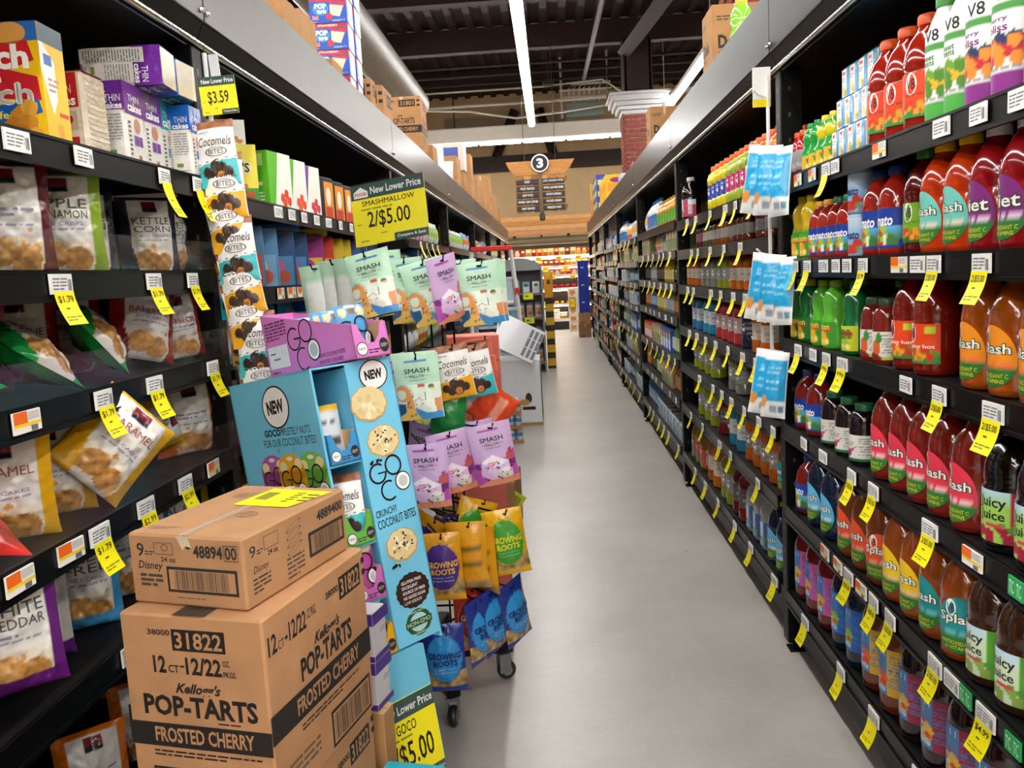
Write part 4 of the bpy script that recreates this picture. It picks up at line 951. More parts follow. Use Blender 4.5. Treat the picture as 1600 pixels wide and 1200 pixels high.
def cereal():
    def fr(m, f):
        m.rect(0, 0, .21, .225, f, '#f3c416'); m.rect(0, .19, .21, .225, f, '#2a67b4', k=.0003); m.ell(.16, .205, .03, .02, f, '#d79a4a', k=.0006)
        m.poly([(0, .10), (.0, .178), (.19, .192), (.2, .155), (.15, .14), (.203, .125), (.206, .082), (.12, .09), (.1, .075), (0, .07)], f, '#c9202a', k=.0006)
        m.text('Crunch', -.02, .140, .190, .186, f, '#fdfaf0', k=.001, bold=.04); m.text("'n", .085, .118, .135, .138, f, '#fdfaf0', k=.001, bold=.03); m.text('Munch', -.01, .076, .192, .117, f, '#fdfaf0', k=.001, bold=.04)
        m.poly([(0, .032), (0, .062), (.20, .086), (.206, .06), (.12, .044)], f, '#1f5fb0', k=.0009); m.text('Buttery Toffee', .0, .047, .155, .066, f, '#f6df6a', k=.0013, bold=.02); m.text('with Peanuts', .05, .040, .13, .047, f, '#f4f4f4', k=.0013)
        for i, (cx, cy, r_) in enumerate(((.165, .056, .02), (.182, .069, .017), (.15, .042, .015), (.178, .040, .019), (.13, .020, .016), (.160, .024, .02), (.09, .018, .015), (.19, .020, .015))):
            m.ell(cx, cy, r_, r_*.9, f, ['#d8922a', '#e8ab3c', '#c98022'][i % 3], k=.0015+.0002*i, n=11, jag=.08)
    def sd(m, f):
        m.rect(0, 0, .09, .225, f, '#f1c21a'); m.poly([(0, .14), (.0, .20), (.05, .16), (.05, .09), (.03, .06)], f, '#f4f1ea', k=.0003); m.rect(.0, .19, .09, .225, f, '#4a5d6a', k=.0004); m.rect(.012, .15, .04, .17, f, '#3f6fb4', k=.0006); m.lines(.02, .1, .06, .13, 3, f, '#c08a80', k=.0006); m.rect(.04, .02, .06, .045, f, '#e2a020', k=.0006); m.rect(.05, .06, .085, .068, f, '#d04a2a', k=.0006)
    return carton(.21, .09, .225, '#f1c21a', fr, sd, '#c9a24a')
on_snack('tall yellow popcorn snack box with red lettering on top snacks shelf', 0, cereal(), 'snack_box', 'box', -1.035, 1.67, .05)
def thin(c, w=.088, d=.10, h=.185):
    def fr(m, f):
        m.rect(0, h*.66, w, h, f, c); m.rect(.004, .004, w*.42, h*.80, f, '#d9d8d4', k=.0004); m.lines(.008, .01, w*.40, h*.76, 20, f, '#7f7f82', k=.0008)
        m.text('THIN', w*.52, h*.76, w*.92, h*.84, f, '#f2f2f4', k=.0005); m.text('cakes', w*.46, h*.67, w*.95, h*.75, f, '#fbfbfb', k=.0005, bold=.03)
        m.lines(w*.46, h*.3, w*.9, h*.62, 9, f, '#9b9b9e', k=.0005); m.rect(w*.5, h*.14, w*.7, h*.19, f, '#6f9a3a', k=.0005); m.lines(w*.5, h*.04, w*.9, h*.1, 2, f, '#9b9b9e', k=.0005)
    def sd(m, f):
        m.rect(0, h*.62, d, h, f, c); m.text('THIN', d*.2, h*.78, d*.75, h*.86, f, '#f2f2f4', k=.0005); m.text('cakes', d*.15, h*.66, d*.85, h*.77, f, '#fbfbfb', k=.0005, bold=.03)
        m.lines(d*.1, h*.12, d*.22, h*.55, 8, f, '#4a4548', k=.0005); m.ell(d*.55, h*.5, d*.16, h*.09, f, '#c48a6a', k=.0005, n=14); m.rect(d*.36, h*.26, d*.56, h*.38, f, c, k=.0005); m.rect(d*.6, h*.26, d*.78, h*.38, f, c, k=.0005); m.rect(d*.5, h*.06, d*.66, h*.15, f, '#b06a4a', k=.0005)
    return carton(w, d, h, '#e6e3dc', fr, sd, '#cfc6b4', b=.008, mats=M_SHINY)
def thin_red():
    w, d, h = .09, .10, .175
    def fr(m, f):
        m.rect(.003, .003, w*.86, h-.003, f, '#e9e4da'); m.rect(.003, h*.58, w*.86, h-.004, f, '#bf1e2d', k=.0004)
        m.text('THIN', w*.32, h*.74, w*.72, h*.84, f, '#f0d9d9', k=.0008); m.text('cakes', w*.12, h*.6, w*.8, h*.72, f, '#fbfbfb', k=.0008, bold=.03); m.rect(w*.3, h*.32, w*.8, h*.54, f, '#cfc5b2', k=.0006)
        for cx, cy, c in ((.5, .45, '#5a8a2a'), (.62, .44, '#c8342a'), (.55, .38, '#1f1a22'), (.42, .42, '#b82a35')): m.ell(w*cx, h*cy, w*.08, h*.05, f, c, k=.001)
        m.rect(w*.28, h*.1, w*.52, h*.24, f, '#cf2338', k=.0006); m.rect(w*.55, h*.1, w*.8, h*.24, f, '#cf2338', k=.0006); m.text('19', w*.32, h*.13, w*.48, h*.21, f, '#ffffff', k=.001)
    def sd(m, f):
        for i in range(15): m.ell(d*.5+.002*math.sin(i*7), h*(.05+i*.062), d*.45, h*.026, f, '#d8cbb4' if i % 2 else '#c4b59b', k=.0005, n=10)
    return carton(w, d, h, '#d9cdb8', fr, sd, '#b8323c', b=.008, mats=M_SHINY)
on_snack('red thin rice cake pack beside the yellow popcorn box', 0, thin_red(), 'rice_cake_pack', 'rice cakes', -.985, 1.845, .03)
TP, TB, TT = thin('#6a2a94'), thin('#1464c0'), thin('#23a3a6')
on_snack('purple rice cake pack standing nearest the red pack'.replace('nearest', 'next to'), 0, TP, 'rice_cake_pack', 'rice cakes', -.972, 1.99, .04); on_snack('purple rice cake pack standing before the teal pack', 0, TP, 'rice_cake_pack', 'rice cakes', -.978, 2.095, .0)
on_snack('teal rice cake pack between the purple and blue packs', 0, TT, 'rice_cake_pack', 'rice cakes', -.985, 2.20, .0)
on_snack('blue rice cake pack at the edge of the top shelf', 0, TB, 'rice_cake_pack', 'rice cakes', -.928, 2.235, .03, scale=(.95, .78, .95))
on_snack('purple rice cake pack lying across the two standing purple packs', 0, TP, 'rice_cake_pack', 'rice cakes', -1.06, 2.06, 0, .234, rot3=(0, math.pi/2, 0.1))
on_snack('blue rice cake pack lying on top of the others', 0, TB, 'rice_cake_pack', 'rice cakes', -1.07, 2.21, 0, .234, rot3=(0, math.pi/2, -.05))
on_snack('red thin rice cake pack in the back row', 0, thin_red(), 'rice_cake_pack', 'rice cakes', -1.09, 1.90)

def ricebag(c, word1, word2, seed, w=.155, h=.2, t=.075, dark='#d8d5d0', lo=None, wc='#55555a', word3='RICE CRISPS', logo=True, stand=False, crumple=.009, top=None):
    ops = [('r', w*.16, 0, w*.86, h*.95, '#e2dfda'), ('n', w*.16, h*.04, w*.86, h*.34, '#eeeae2', '#e6d3b4', 40), ('c', w*.40, h*.20, w*.19, h*.13, '#a86a2c', '#e2b46c'), ('c', w*.66, h*.15, w*.17, h*.12, '#9f6226', '#dca85c'), ('s', 6, w*.2, h*.05, w*.8, h*.4, .006, '#d79d56', seed), ('p', [(0, 0), (w*.30, 0), (w*.12, h*.5), (0, h*.7)], c), ('p', [(w, h*.45), (w, 0), (w*.8, 0)], c)]
    if lo: ops.append(('r', 0, 0, w, h*.13, lo))
    if top: ops.append(('r', 0, h*.86, w, h, top))
    if logo: ops += [('r', w*.40, h*.80, w*.64, h*.93, '#7a2328'), ('r', w*.40, h*.80, w*.64, h*.85, '#1f2433')]
    ops.append(('l', w*.25, h*.4, w*.78, h*.45, 2, '#8a8aa8'))
    def deco(m, fn):
        if word1: m.text(word1, w*.20, h*.64, w*.82, h*.73, fn, wc)
        if word2: m.text(word2, w*.20, h*.54, w*.82, h*.62, fn, wc)
        m.text(word3, w*.28, h*.475, w*.76, h*.51, fn, '#7a78b0') if word3 else m.lines(w*.25, h*(.46 if word2 else .5), w*.78, h*(.51 if word2 else .6), 1 if word2 else 2, fn, '#8a8aa8')
    return bag(w, h, t, c, ops, nu=46, nv=58, stand=stand, seed=seed, crumple=crumple, decor=deco, back=(c, []), mats=M_SHINY)
CH = 'rice_crisp_bag'
K_GRN = ricebag('#83a32c', 'APPLE', 'CINNAMON', 1, wc='#4f5a46'); K_KET = ricebag('#2a2f3c', 'KETTLE', 'CORN', 3); K_MAR = ricebag('#5a1622', None, None, 4, word3=None); K_BBQ = ricebag('#8c1f1d', None, 'BARBECUE', 6, wc='#8a2a3a'); K_SOUR = ricebag('#1f9a48', 'SOUR CREAM', '& ONION', 8, wc='#3a3a3e')
K_YEL = ricebag('#d8a516', 'CARAMEL', None, 9, word3='RICE CAKES', wc='#9a5a4a'); K_PUR = ricebag('#6a2478', 'WHITE', 'CHEDDAR', 10, word3=None, lo='#5b1c6b', top='#7a3a8c'); K_SALT = ricebag('#3f96c8', 'SALT', 'FREE', 12, word3='RICE CAKES', lo='#4a9fd4', h=.235, w=.14); K_CHED = ricebag('#cfcac2', 'WHITE', 'CHEDDAR', 14, word3=None, lo='#5a2270', h=.235, w=.14, wc='#4a4060')
K_BLUE = ricebag('#2f72b0', None, None, 15, word3=None, h=.23, w=.13); K_NAVY = ricebag('#1a2a52', None, 'SALT', 16, word3=None, h=.23, w=.13); K_ORG = ricebag('#d8701c', None, None, 17, word3=None); K_RED = bag(.15, .2, .06, '#d4181e', [('r', 0, .03, .15, .05, '#b0141a')], stand=False, seed=21, mats=M_SHINY)
on_snack('dark maroon snack bag behind the clear fence, second shelf', 1, K_MAR, CH, 'snack bag', -1.0, 1.57, .75); on_snack('apple cinnamon rice crisp bag with lime green edge', 1, K_GRN, CH, 'snack bag', -.995, 1.745, .55)
on_snack('kettle corn bag half hidden behind the apple cinnamon bag', 1, K_KET, CH, 'snack bag', -1.06, 1.95, .7, scale=.95); on_snack('kettle corn bag standing alone under the yellow price slips', 1, K_KET, CH, 'snack bag', -1.0, 2.15, .75, scale=.95)
on_snack('dark kettle corn bag leaning on the post end of second shelf', 1, K_KET, CH, 'snack bag', -.985, 2.255, 1.45, scale=.9)
on_snack('dull red rice crisp bag deep in the second shelf', 1, K_MAR, CH, 'snack bag', -1.16, 1.80, .8); on_snack('lime green rice crisp bag lying low at second shelf fence', 1, K_GRN, CH, 'snack bag', -.97, 1.40, .6, .01, scale=.7)
for i, y in enumerate((1.62, 1.80, 1.98)): on_snack(f'shadowed barbecue rice crisp bag in the back of third shelf, {ORD[i]} from near end', 2, K_BBQ, CH, 'snack bag', -1.15, y, .55)
on_snack('crumpled green sour cream bag lying on the third shelf', 2, K_SOUR, CH, 'snack bag', -.93, 1.55, 0, .02, rot3=(-1.15, .55, 1.25)); on_snack('green sour cream bag lying behind the crumpled one', 2, K_SOUR, CH, 'snack bag', -.96, 1.80, 0, .045, rot3=(-1.2, .9, .95))
on_snack('green sour cream bag lying at the near end of third shelf', 2, K_SOUR, CH, 'snack bag', -.97, 1.36, 0, .045, rot3=(-1.3, -.2, .9), scale=.9)
on_snack('red barbecue rice crisp bag leaning toward the post', 2, K_BBQ, CH, 'snack bag', -.99, 2.02, 0, .005, rot3=(-.2, .25, .95)); on_snack('red and white barbecue bag beside the post', 2, K_BBQ, CH, 'snack bag', -.965, 2.20, 0, .0, rot3=(.0, -.1, .85), scale=.85)
on_snack('yellow caramel rice cake bag standing at near end of fourth shelf', 3, K_YEL, CH, 'snack bag', -1.0, 1.47, .55); on_snack('yellow caramel rice cake bag second from near end of fourth shelf', 3, K_YEL, CH, 'snack bag', -1.02, 1.64, .6)
on_snack('yellow and white bag tipped over the clear fence', 3, K_YEL, CH, 'snack bag', -.945, 1.63, 0, .04, rot3=(-.15, .85, .75)); on_snack('caramel rice cake bag lying on its side toward the post', 3, K_YEL, CH, 'snack bag', -1.07, 2.0, 0, .08, rot3=(-.1, 1.35, 1.0), scale=.95)
on_snack('orange cheddar bag beside the post on the fourth shelf', 3, K_ORG, CH, 'snack bag', -.985, 2.22, .9); on_snack('plain bright red bag lying over the fence', 3, K_RED, CH, 'snack bag', -.93, 1.30, 0, .05, rot3=(-1.1, .3, 1.1)); on_snack('dark yellow bag deep in the fourth shelf', 3, K_YEL, CH, 'snack bag', -1.17, 2.1, .7); on_snack('orange bag deep in the fourth shelf', 3, K_ORG, CH, 'snack bag', -1.19, 1.8, .7)
on_snack('purple white cheddar bag hanging over the fifth shelf edge', 4, K_PUR, CH, 'snack bag', -.945, 1.36, 0, .03, rot3=(-.1, .0, .75), scale=1.08); on_snack('purple bag behind the purple bag at shelf edge', 4, K_PUR, CH, 'snack bag', -1.06, 1.30, .7)
on_snack('white cheddar rice cake bag with purple foot', 4, K_CHED, CH, 'snack bag', -1.03, 1.55, .6); on_snack('salt free rice cake bag with blue foot', 4, K_SALT, CH, 'snack bag', -1.01, 1.71, .6); on_snack('blue rice cake bag behind the stacked cartons', 4, K_BLUE, CH, 'snack bag', -1.03, 1.88, .7)
on_snack('navy rice cake bag at the far end of fifth shelf', 4, K_NAVY, CH, 'snack bag', -1.03, 2.16, .7); on_snack('blue salted rice cake bag next to the navy one', 4, K_BLUE, CH, 'snack bag', -1.03, 2.02, .7)
for i, y in enumerate((1.25, 1.5, 1.72, 1.95, 2.16)): on_snack(f'orange bag low on the bottom snacks shelf, {ORD[i]} from near end', 5, K_ORG, CH, 'snack bag', -1.05, y, .75, group='orange bags on the bottom snacks shelf')

# clip strip of chocolate bite pouches on the post
def bites(c, seed, w=.105, h=.17):
    ops = [('n', 0, h*.88, w, h, '#6a3a22', '#b4714a', 90), ('r', 0, h*.865, w, h*.88, '#f4f2ee'), ('p', [(0, 0), (w, 0), (w, h*.40), (0, h*.33)], c), ('p', [(0, h*.335), (w, h*.405), (w, h*.42), (0, h*.35)], '#f4f2ee'), ('p', [(0, h*.352), (w, h*.422), (w, h*.428), (0, h*.358)], '#4a3a34')]
    for cx, cy, r in ((.22, .22, .12), (.44, .30, .12), (.75, .20, .12), (.62, .28, .1), (.36, .16, .12), (.55, .16, .14)): ops.append(('e', w*cx, h*cy, w*r, h*r*.66, '#35201a'))
    ops += [('e', w*.55, h*.155, w*.09, h*.06, '#d98f3a'), ('e', w*.56, h*.15, w*.05, h*.032, '#b8651c'), ('e', w*.40, h*.30, w*.04, h*.02, '#5a3a30')]
    def deco(m, fn):
        m.text('Cocomels', w*.10, h*.60, w*.92, h*.74, fn, '#3a2f2c', shear=.3); m.text('BITES', w*.34, h*.47, w*.70, h*.545, fn, '#3a2f2c'); m.ell(w*.52, h*.505, w*.27, h*.07, fn, '#3a2f2c', ring=.1); m.lines(w*.15, h*.80, w*.6, h*.83, 1, fn, '#8a7a74')
    return bag(w, h, .035, '#f1efec', ops, nu=40, nv=60, stand=False, seed=seed, crumple=.003, decor=deco, back=('#efece8', [('r', 0, 0, w, h*.3, c), ('n', 0, h*.88, w, h, '#5a3020', '#9a6040', 90)]), mats=M_FILM)
BT, BO = bites('#3fb7bd', 1), bites('#e0a21e', 2)
o = thing('clip_strip', 'clear clip strip with chocolate bite pouches on the snacks rack post', 'clip strip', (-.845, 2.27, 1.05))
part('strip_band', MB().box(-.012, .0, 0, .012, .002, .95), M_CLEAR, o)
for k in range(9): part('clip_hook', MB().tube([(0, .0, .78-.075*k), (0, -.02, .785-.075*k)], .004, 6, '#222222'), M_CAP, o)
part('strip_hanger', MB().tube([(-.01, -.004, .80), (-.012, -.004, .98)], .006, 6, '#cfd2d6'), M_METAL, o)
SEQ = 'TOOTOOTOO'
nm = {'T': 'teal', 'O': 'orange'}
for k in range(9):
    x = -.842+.011*k; z = 1.86-.082*k-.17
    ry = (-.10, -.06, -.18, -.10, -.14, -.16, -.04, -.08, -.14)[k]
    setout(BT if SEQ[k] == 'T' else BO, 'chocolate_bite_pouch', f"white and {nm[SEQ[k]]} chocolate bite pouch on the snacks clip strip, {ORD[k]} from the top", 'snack pouch', (x+.012, 2.232-.006*k, z), group='chocolate bite pouches on the clip strip', rot=(-.14-.02*(k % 3), ry, .12+.05*(k % 3)))
for k in range(5):
    setout(BO if k % 2 else BT, 'chocolate_bite_pouch', f"chocolate bite pouch tucked behind the snacks clip strip, {ORD[k]} from the top", 'snack pouch', (-.875+.018*k, 2.283, 1.60-.125*k), group='chocolate bite pouches on the clip strip', rot=(-.04, -.10, -.25))
def pricecard(w, h, head, price, foot, name=None, sub=None, logo=True):
    m = MB().box(-w/2, -.0015, 0, w/2, .0015, h, '#f2e41c'); f = pln((-w/2, -.0019, 0), (1, 0, 0), (0, 0, 1))
    q = MB(); q.rect(0, h*.76, w, h, f, '#2c4a45'); q.text('New Lower Price', w*(.27 if logo else .08), h*.82, w*.96, h*.94, f, '#e6ebe8', k=.0004, bold=.02)
    if logo:
        q.poly([(w*.04, h*.785), (w*.235, h*.785), (w*.235, h*.88), (w*.14, h*.96), (w*.04, h*.88)], f, '#e9ecea', k=.0003); q.text('FOOD', w*.055, h*.815, w*.22, h*.87, f, '#c8282c', k=.0006, bold=.03)
    q.rect(w*.54, 0, w, h*.13, f, '#2c4a45', k=.0003); q.text('Compare & Save', w*.58, h*.035, w*.96, h*.10, f, '#e6ebe8', k=.0006, bold=.02)
    if name: q.text(name, w*.14, h*.64, w*.86, h*.725, f, '#26261a', bold=.01)
    if sub: q.lines(w*.12, h*.56, w*.90, h*.61, 1, f, '#8f8a1c')
    q.text(price, w*.2, h*.25, w*.78, h*.545 if name else h*.62, f, '#1c1c14', bold=.012)
    q.lines(w*.08, h*.05, w*.28, h*.10, 1, f, '#9a9418'); q.lines(w*.36, h*.15, w*.52, h*.19, 1, f, '#9a9418'); q.lines(w*.05, h*.33, w*.16, h*.37, 1, f, '#9a9418')
    return m, q
m, q = pricecard(.092, .095, 0, '$3.59', 0, logo=False)
o = thing('price_card', 'small yellow and green price card clipped on the snacks rack post', 'price sign', (-.825, 2.26, 1.875)); o.rotation_euler = (0, -.06, .1)
part('card', m, M_LABEL, o); part('card_print', q, M_LABEL, o, False)
part('card_clip', MB().box(-.012, .002, .08, .012, .006, .15, '#c8ccd0'), M_CAP, o)

# ------------------------------------------------------------------ snacks rack, second bay: fruit snack boxes
def fruitbox(c, c2, w=.17, d=.06, h=.19, kind=0):
    def fr(m, f):
        m.poly([(w*.2, 0), (w*.45, h), (w, h), (w, 0)], f, '#f0f2ea' if kind != 1 else '#f2e04a')
        for i, (cx, cy) in enumerate(((.55, .2), (.72, .28), (.64, .12), (.84, .16))): m.ell(w*cx, h*cy, w*.1, h*.09, f, c2, k=.0004+.0002*i, n=9, jag=.1)
        if kind == 1: m.ell(w*.5, h*.62, w*.42, h*.17, f, '#f6e6a0', k=.001); m.text("MOTT'S", w*.14, h*.54, w*.86, h*.70, f, '#2a3a22', k=.0014, bold=.03); m.rect(0, 0, w, h*.28, f, '#2f9a3c', k=.001); m.rect(w*.4, h*.82, w*.52, h*.95, f, '#d8342a', k=.001)
    def sd(m, f):
        m.rect(d*.2, h*.74, d*.7, h*.95, f, '#b8e08a' if kind != 2 else '#b07ad0'); m.rect(d*.35, h*.4, d*.6, h*.46, f, '#eef6e0'); m.lines(d*.3, h*.06, d*.7, h*.3, 4, f, '#e0efc8')
    return carton(w, d, h, c, fr, sd, None)
def darkbox(c2, w=.17, d=.065, h=.17):
    def fr(m, f): m.rect(w*.45, 0, w, h*.9, f, '#e8912a'); m.ell(w*.7, h*.55, w*.14, h*.22, f, '#f0ead8', k=.0004); m.rect(w*.5, 0, w*.9, h*.3, f, '#c8342a', k=.0006); m.rect(w*.08, h*.8, w*.2, h*.95, f, '#e8e0d8', k=.0004)
    def sd(m, f): m.rect(d*.2, 0, d*.6, h*.35, f, c2); m.rect(d*.55, h*.82, d*.8, h*.96, f, '#e0d8d4', k=.0004); m.ell(d*.5, h*.5, d*.16, h*.1, f, '#d8d8e0', k=.0004)
    return carton(w, d, h, '#16151a', fr, sd)
FB_M, FB_G, FB_P, FB_K = fruitbox('#9fbf2a', '#e06a2a', kind=1), fruitbox('#5fb82a', '#e0502a'), fruitbox('#7428a0', '#d83a4a', kind=2), darkbox('#2a7ac0')
def sbox(sh, ys, pr, name, desc, x=-1.0, rot=.30, bay=1):
    for y in ys: queue(pr, name, desc, 'box', (x-.015, y, LSH[bay][sh]), shelfname(6, sh, bay, SN), rot)
sbox(0, [2.78], FB_M, 'fruit_snack_box', 'yellow-green fruit snack box', -.995, .5); sbox(0, [3.0, 3.19], FB_G, 'fruit_snack_box', 'bright green fruit snack box', -.925, 1.42); sbox(0, [3.385], FB_P, 'fruit_snack_box', 'purple fruit snack box', -.925, 1.42); sbox(0, [3.585, 3.77, 3.955, 4.14], FB_K, 'fruit_snack_box', 'black fruit snack box', -.925, 1.42)
sbox(0, [4.33, 4.52, 4.71], FB_P, 'fruit_snack_box', 'violet fruit snack box', -.925, 1.42)
o = setout(fruitbox('#b8b03a', '#c88a2a', .12, .1, .08), 'fruit_snack_box', 'dull olive box set back above the yellow-green box', 'box', (-1.03, 2.82, LSH[1][0]+.19), .5)
def toybox(c, c2, c3, w=.17, d=.07, h=.2, word=None):
    def fr(m, f):
        m.rect(w*.08, 0, w*.95, h*.55, f, c2); m.ell(w*.5, h*.34, w*.28, h*.22, f, c3, k=.0004); m.ell(w*.28, h*.16, w*.13, h*.1, f, '#e8b88a', k=.0006); m.ell(w*.74, h*.18, w*.13, h*.12, f, '#c85a3a', k=.0006)
        if word: m.ell(w*.3, h*.25, w*.26, h*.14, f, '#c8282c', k=.0008); m.text(word, w*.1, h*.2, w*.5, h*.3, f, '#f6f2ee', k=.0012, bold=.03)
    def sd(m, f): m.lines(d*.15, h*.55, d*.8, h*.9, 6, f, '#9ab4cc'); m.rect(d*.2, h*.05, d*.8, h*.28, f, c2)
    return carton(w, d, h, c, fr, sd)
sbox(1, [2.80], toybox('#4a7fa8', '#d84a3a', '#e8e4da', word='gogo'), 'fruit_squeeze_box', 'blue and red fruit squeeze box'); sbox(1, [2.95], toybox('#5a92c2', '#7fb2d8', '#e0c8a0'), 'fruit_snack_box', 'pale blue picture box'); sbox(1, [3.15, 3.32], toybox('#1f4f8a', '#4a8fc8', '#b86a9a'), 'fruit_snack_box', 'dark blue picture box')
sbox(1, [3.56], toybox('#a01f86', '#e8c82a', '#c23a9a'), 'fruit_snack_box', 'magenta fruit snack box'); sbox(1, [3.72], toybox('#d8342a', '#f0a82a', '#e8c82a'), 'fruit_snack_box', 'red fruit snack box'); sbox(1, [3.9, 4.05], toybox('#e8c81c', '#3a3a3e', '#e0902a'), 'fruit_snack_box', 'yellow fruit snack box'); sbox(1, [4.25, 4.42, 4.6, 4.8], toybox('#3a5fb0', '#dfe6ef', '#b0b8c8'), 'fruit_snack_box', 'blue and white snack box')
setout(toybox('#1c4f92', '#2a6ab0', '#3a7ac0', .2, .1, .03), 'fruit_snack_box', 'flat blue box lying on top of the dark blue boxes', 'box', (-1.02, 3.2, LSH[1][1]+.2), .3); setout(toybox('#e8cf1f', '#e8cf1f', '#d8b81a', .16, .12, .03), 'fruit_snack_box', 'flat yellow box lying on the magenta and red boxes', 'box', (-1.01, 3.62, LSH[1][1]+.2), .35)
flush()
# other shelves of the snacks rack
SN_POOL = {'white snack pouch': ('pouch', smallpouch(.14, .2, .07, '#e6e3dd', '#c8322a', '#2f5fb0', '#c82a30')), 'green snack pouch': ('pouch', smallpouch(.14, .2, .07, '#3f9a4a', '#e8e8e0', '#a8d04a')), 'blue diaper pack': ('pack', smallpouch(.2, .22, .1, '#2f8fc8', '#e8f0f4', '#e07a2a', '#2f8fc8')), 'teal diaper pack': ('pack', smallpouch(.2, .22, .1, '#2a9a9a', '#e0ece8', '#d8e04a', '#2a9a9a')), 'crimson pouch': ('pouch', smallpouch(.14, .2, .07, '#a01f4a', '#e8d0d8', '#f0e8ea')),
           'yellow snack bag': ('pouch', smallpouch(.15, .2, .07, '#e0b81c', '#c84a2a', '#f0e0a0')), 'small purple snack bag': ('pouch', smallpouch(.15, .2, .07, '#6a2a8a', '#e0d8e4', '#c8a0d8')), 'blue snack box': ('box', smallbox(.12, .14, .18, '#2a5fb0', '#e8ecf0', '#e8b82a')), 'yellow snack box': ('box', smallbox(.12, .14, .18, '#e8c01c', '#d84a2a', '#f4ecc0')), 'clear bottle pack': ('pack', smallpouch(.16, .16, .12, '#b8bcc0', '#d0d4d8', '#e8ecf0', '#c0c4c8'))}
seqL = {2: [['white snack pouch', 'white snack pouch', 'crimson pouch', 'green snack pouch'], ['clear bottle pack', 'blue snack box', 'clear bottle pack', 'white snack pouch']], 3: [['yellow snack bag', 'green snack pouch', 'green snack pouch', 'blue diaper pack'], ['blue diaper pack', 'clear bottle pack', 'teal diaper pack', 'teal diaper pack']], 4: [['blue diaper pack', 'crimson pouch', 'white snack pouch', 'blue diaper pack'], ['crimson pouch', 'teal diaper pack', 'yellow snack box', 'blue snack box']]}
pool = list(SN_POOL)
for bay in range(1, 7):
    for sh in range(6):
        if bay == 1 and sh < 2: continue
        y = LY[bay]+.08; k = 0; rr = random.Random(bay*77+sh); runs = seqL.get(bay, [None]*2)[sh] if sh < 2 else None; full = False
        while not full:
            n_ = runs[k % 4] if runs else rr.choice(pool); k += 1; cat, pr = SN_POOL[n_]; w_ = {'pouch': .155, 'pack': .215, 'box': .165}[cat]
            for _ in range(4):
                if y+w_ > LY[bay+1]-.08: full = True; break
                sc = fitscale(pr, (LSH[bay][sh-1]-LSH[bay][sh] if sh else .36)-.034)
                queue(pr, {'pouch': 'snack_pouch', 'pack': 'diaper_pack', 'box': 'snack_box'}[cat], n_, {'pouch': 'snack bag', 'pack': 'pack', 'box': 'box'}[cat], (LX-.10, y+w_/2, LSH[bay][sh]), shelfname(6, sh, bay, SN), math.pi/2+rr.uniform(-.08, .08), **({'scale': sc} if sc else {}))
                y += w_
flush()

# ------------------------------------------------------------------ cartons kept on top of the racks
KR = '#aa7f54'
def kraft(w, d, h, code=None, big=None, band=None, bar=True, word=None, tape=True, col=KR):
    def face(W, m, f):
        if code:
            m.rect(W*.42, h*.80, W*.86, h*.94, f, '#2c2622'); m.text(code, W*.46, h*.825, W*.82, h*.915, f, col, k=.0006, bold=.02); m.lines(W*.2, h*.89, W*.4, h*.94, 1, f, '#4a3f36')
            for q in (.0, .07): m.rect(W*.9, h*(.80+q*1.3), W*.985, h*(.84+q*1.3), f, '#2c2622')
        if big: m.text(big, W*.2, h*.46, W*.82, h*.58, f, '#2c2622', bold=.02); m.lines(W*.38, h*.6, W*.6, h*.65, 1, f, '#4a3f36')
        if band: m.rect(0, h*.28, W, h*.43, f, '#2c2622'); m.text(band, W*.1, h*.315, W*.9, h*.395, f, col, k=.0006, bold=.02)
        if bar:
            m.rect(W*.12, h*.06, W*.5, h*.22, f, '#3a322c', k=.0); m.rect(W*.135, h*.075, W*.485, h*.205, f, col, k=.0004); m.bars(W*.15, h*.09, W*.47, h*.19, f, '#4a4038', k=.0008, n=16)
        if word: m.text(word, W*.12, h*.42, W*.66, h*.60, f, '#2c2622', bold=.04); m.lines(W*.12, h*.34, W*.6, h*.39, 1, f, '#4a3f36'); m.lines(W*.1, h*.78, W*.4, h*.86, 2, f, '#4a3f36')
    def fr(m, f):
        face(w, m, f)
        if tape: m.rect(w*.46, h*.82, w*.54, h, f, '#cbb08a', k=-.0002)
    def sd(m, f): face(d, m, f)
    r = carton(w, d, h, col, fr, sd, None, b=.002, mats=M_CARD)
    r[1][1].name = 'carton_print'
    m = MB(); m.rect(-w/2+.002, -.001, w/2-.002, .001, pln((0, 0, h), (1, 0, 0), (0, 1, 0), .0006), '#6f5235')
    if tape: m.rect(-w/2, -.025, w/2, .025, pln((0, 0, h), (1, 0, 0), (0, 1, 0), .0004), '#c9a878')
    r.append(('top_seam', m.mesh('top_seam', M_PAPER, False), []))
    return r
TOPZ = 2.0805
def top(label, pr, x, y, rot=0.0, dz=0.0, name='carton', cat='carton', **kw): return setout(pr, name, label, cat, (x, y, TOPZ+dz), rot, **kw)
top('plain brown carton first in line on top of the snacks rack', kraft(.26, .34, .36, bar=False), -1.08, 3.10); top('brown carton wrapped beside the steel valance joint', kraft(.25, .26, .42, bar=False), -1.07, 3.45)
top('tall brown carton with a bar code frame next to the toaster pastry boxes', kraft(.25, .24, .50), -1.12, 3.88); top('low brown carton in front of the toaster pastry boxes', kraft(.22, .2, .38, bar=False), -1.07, 4.22)
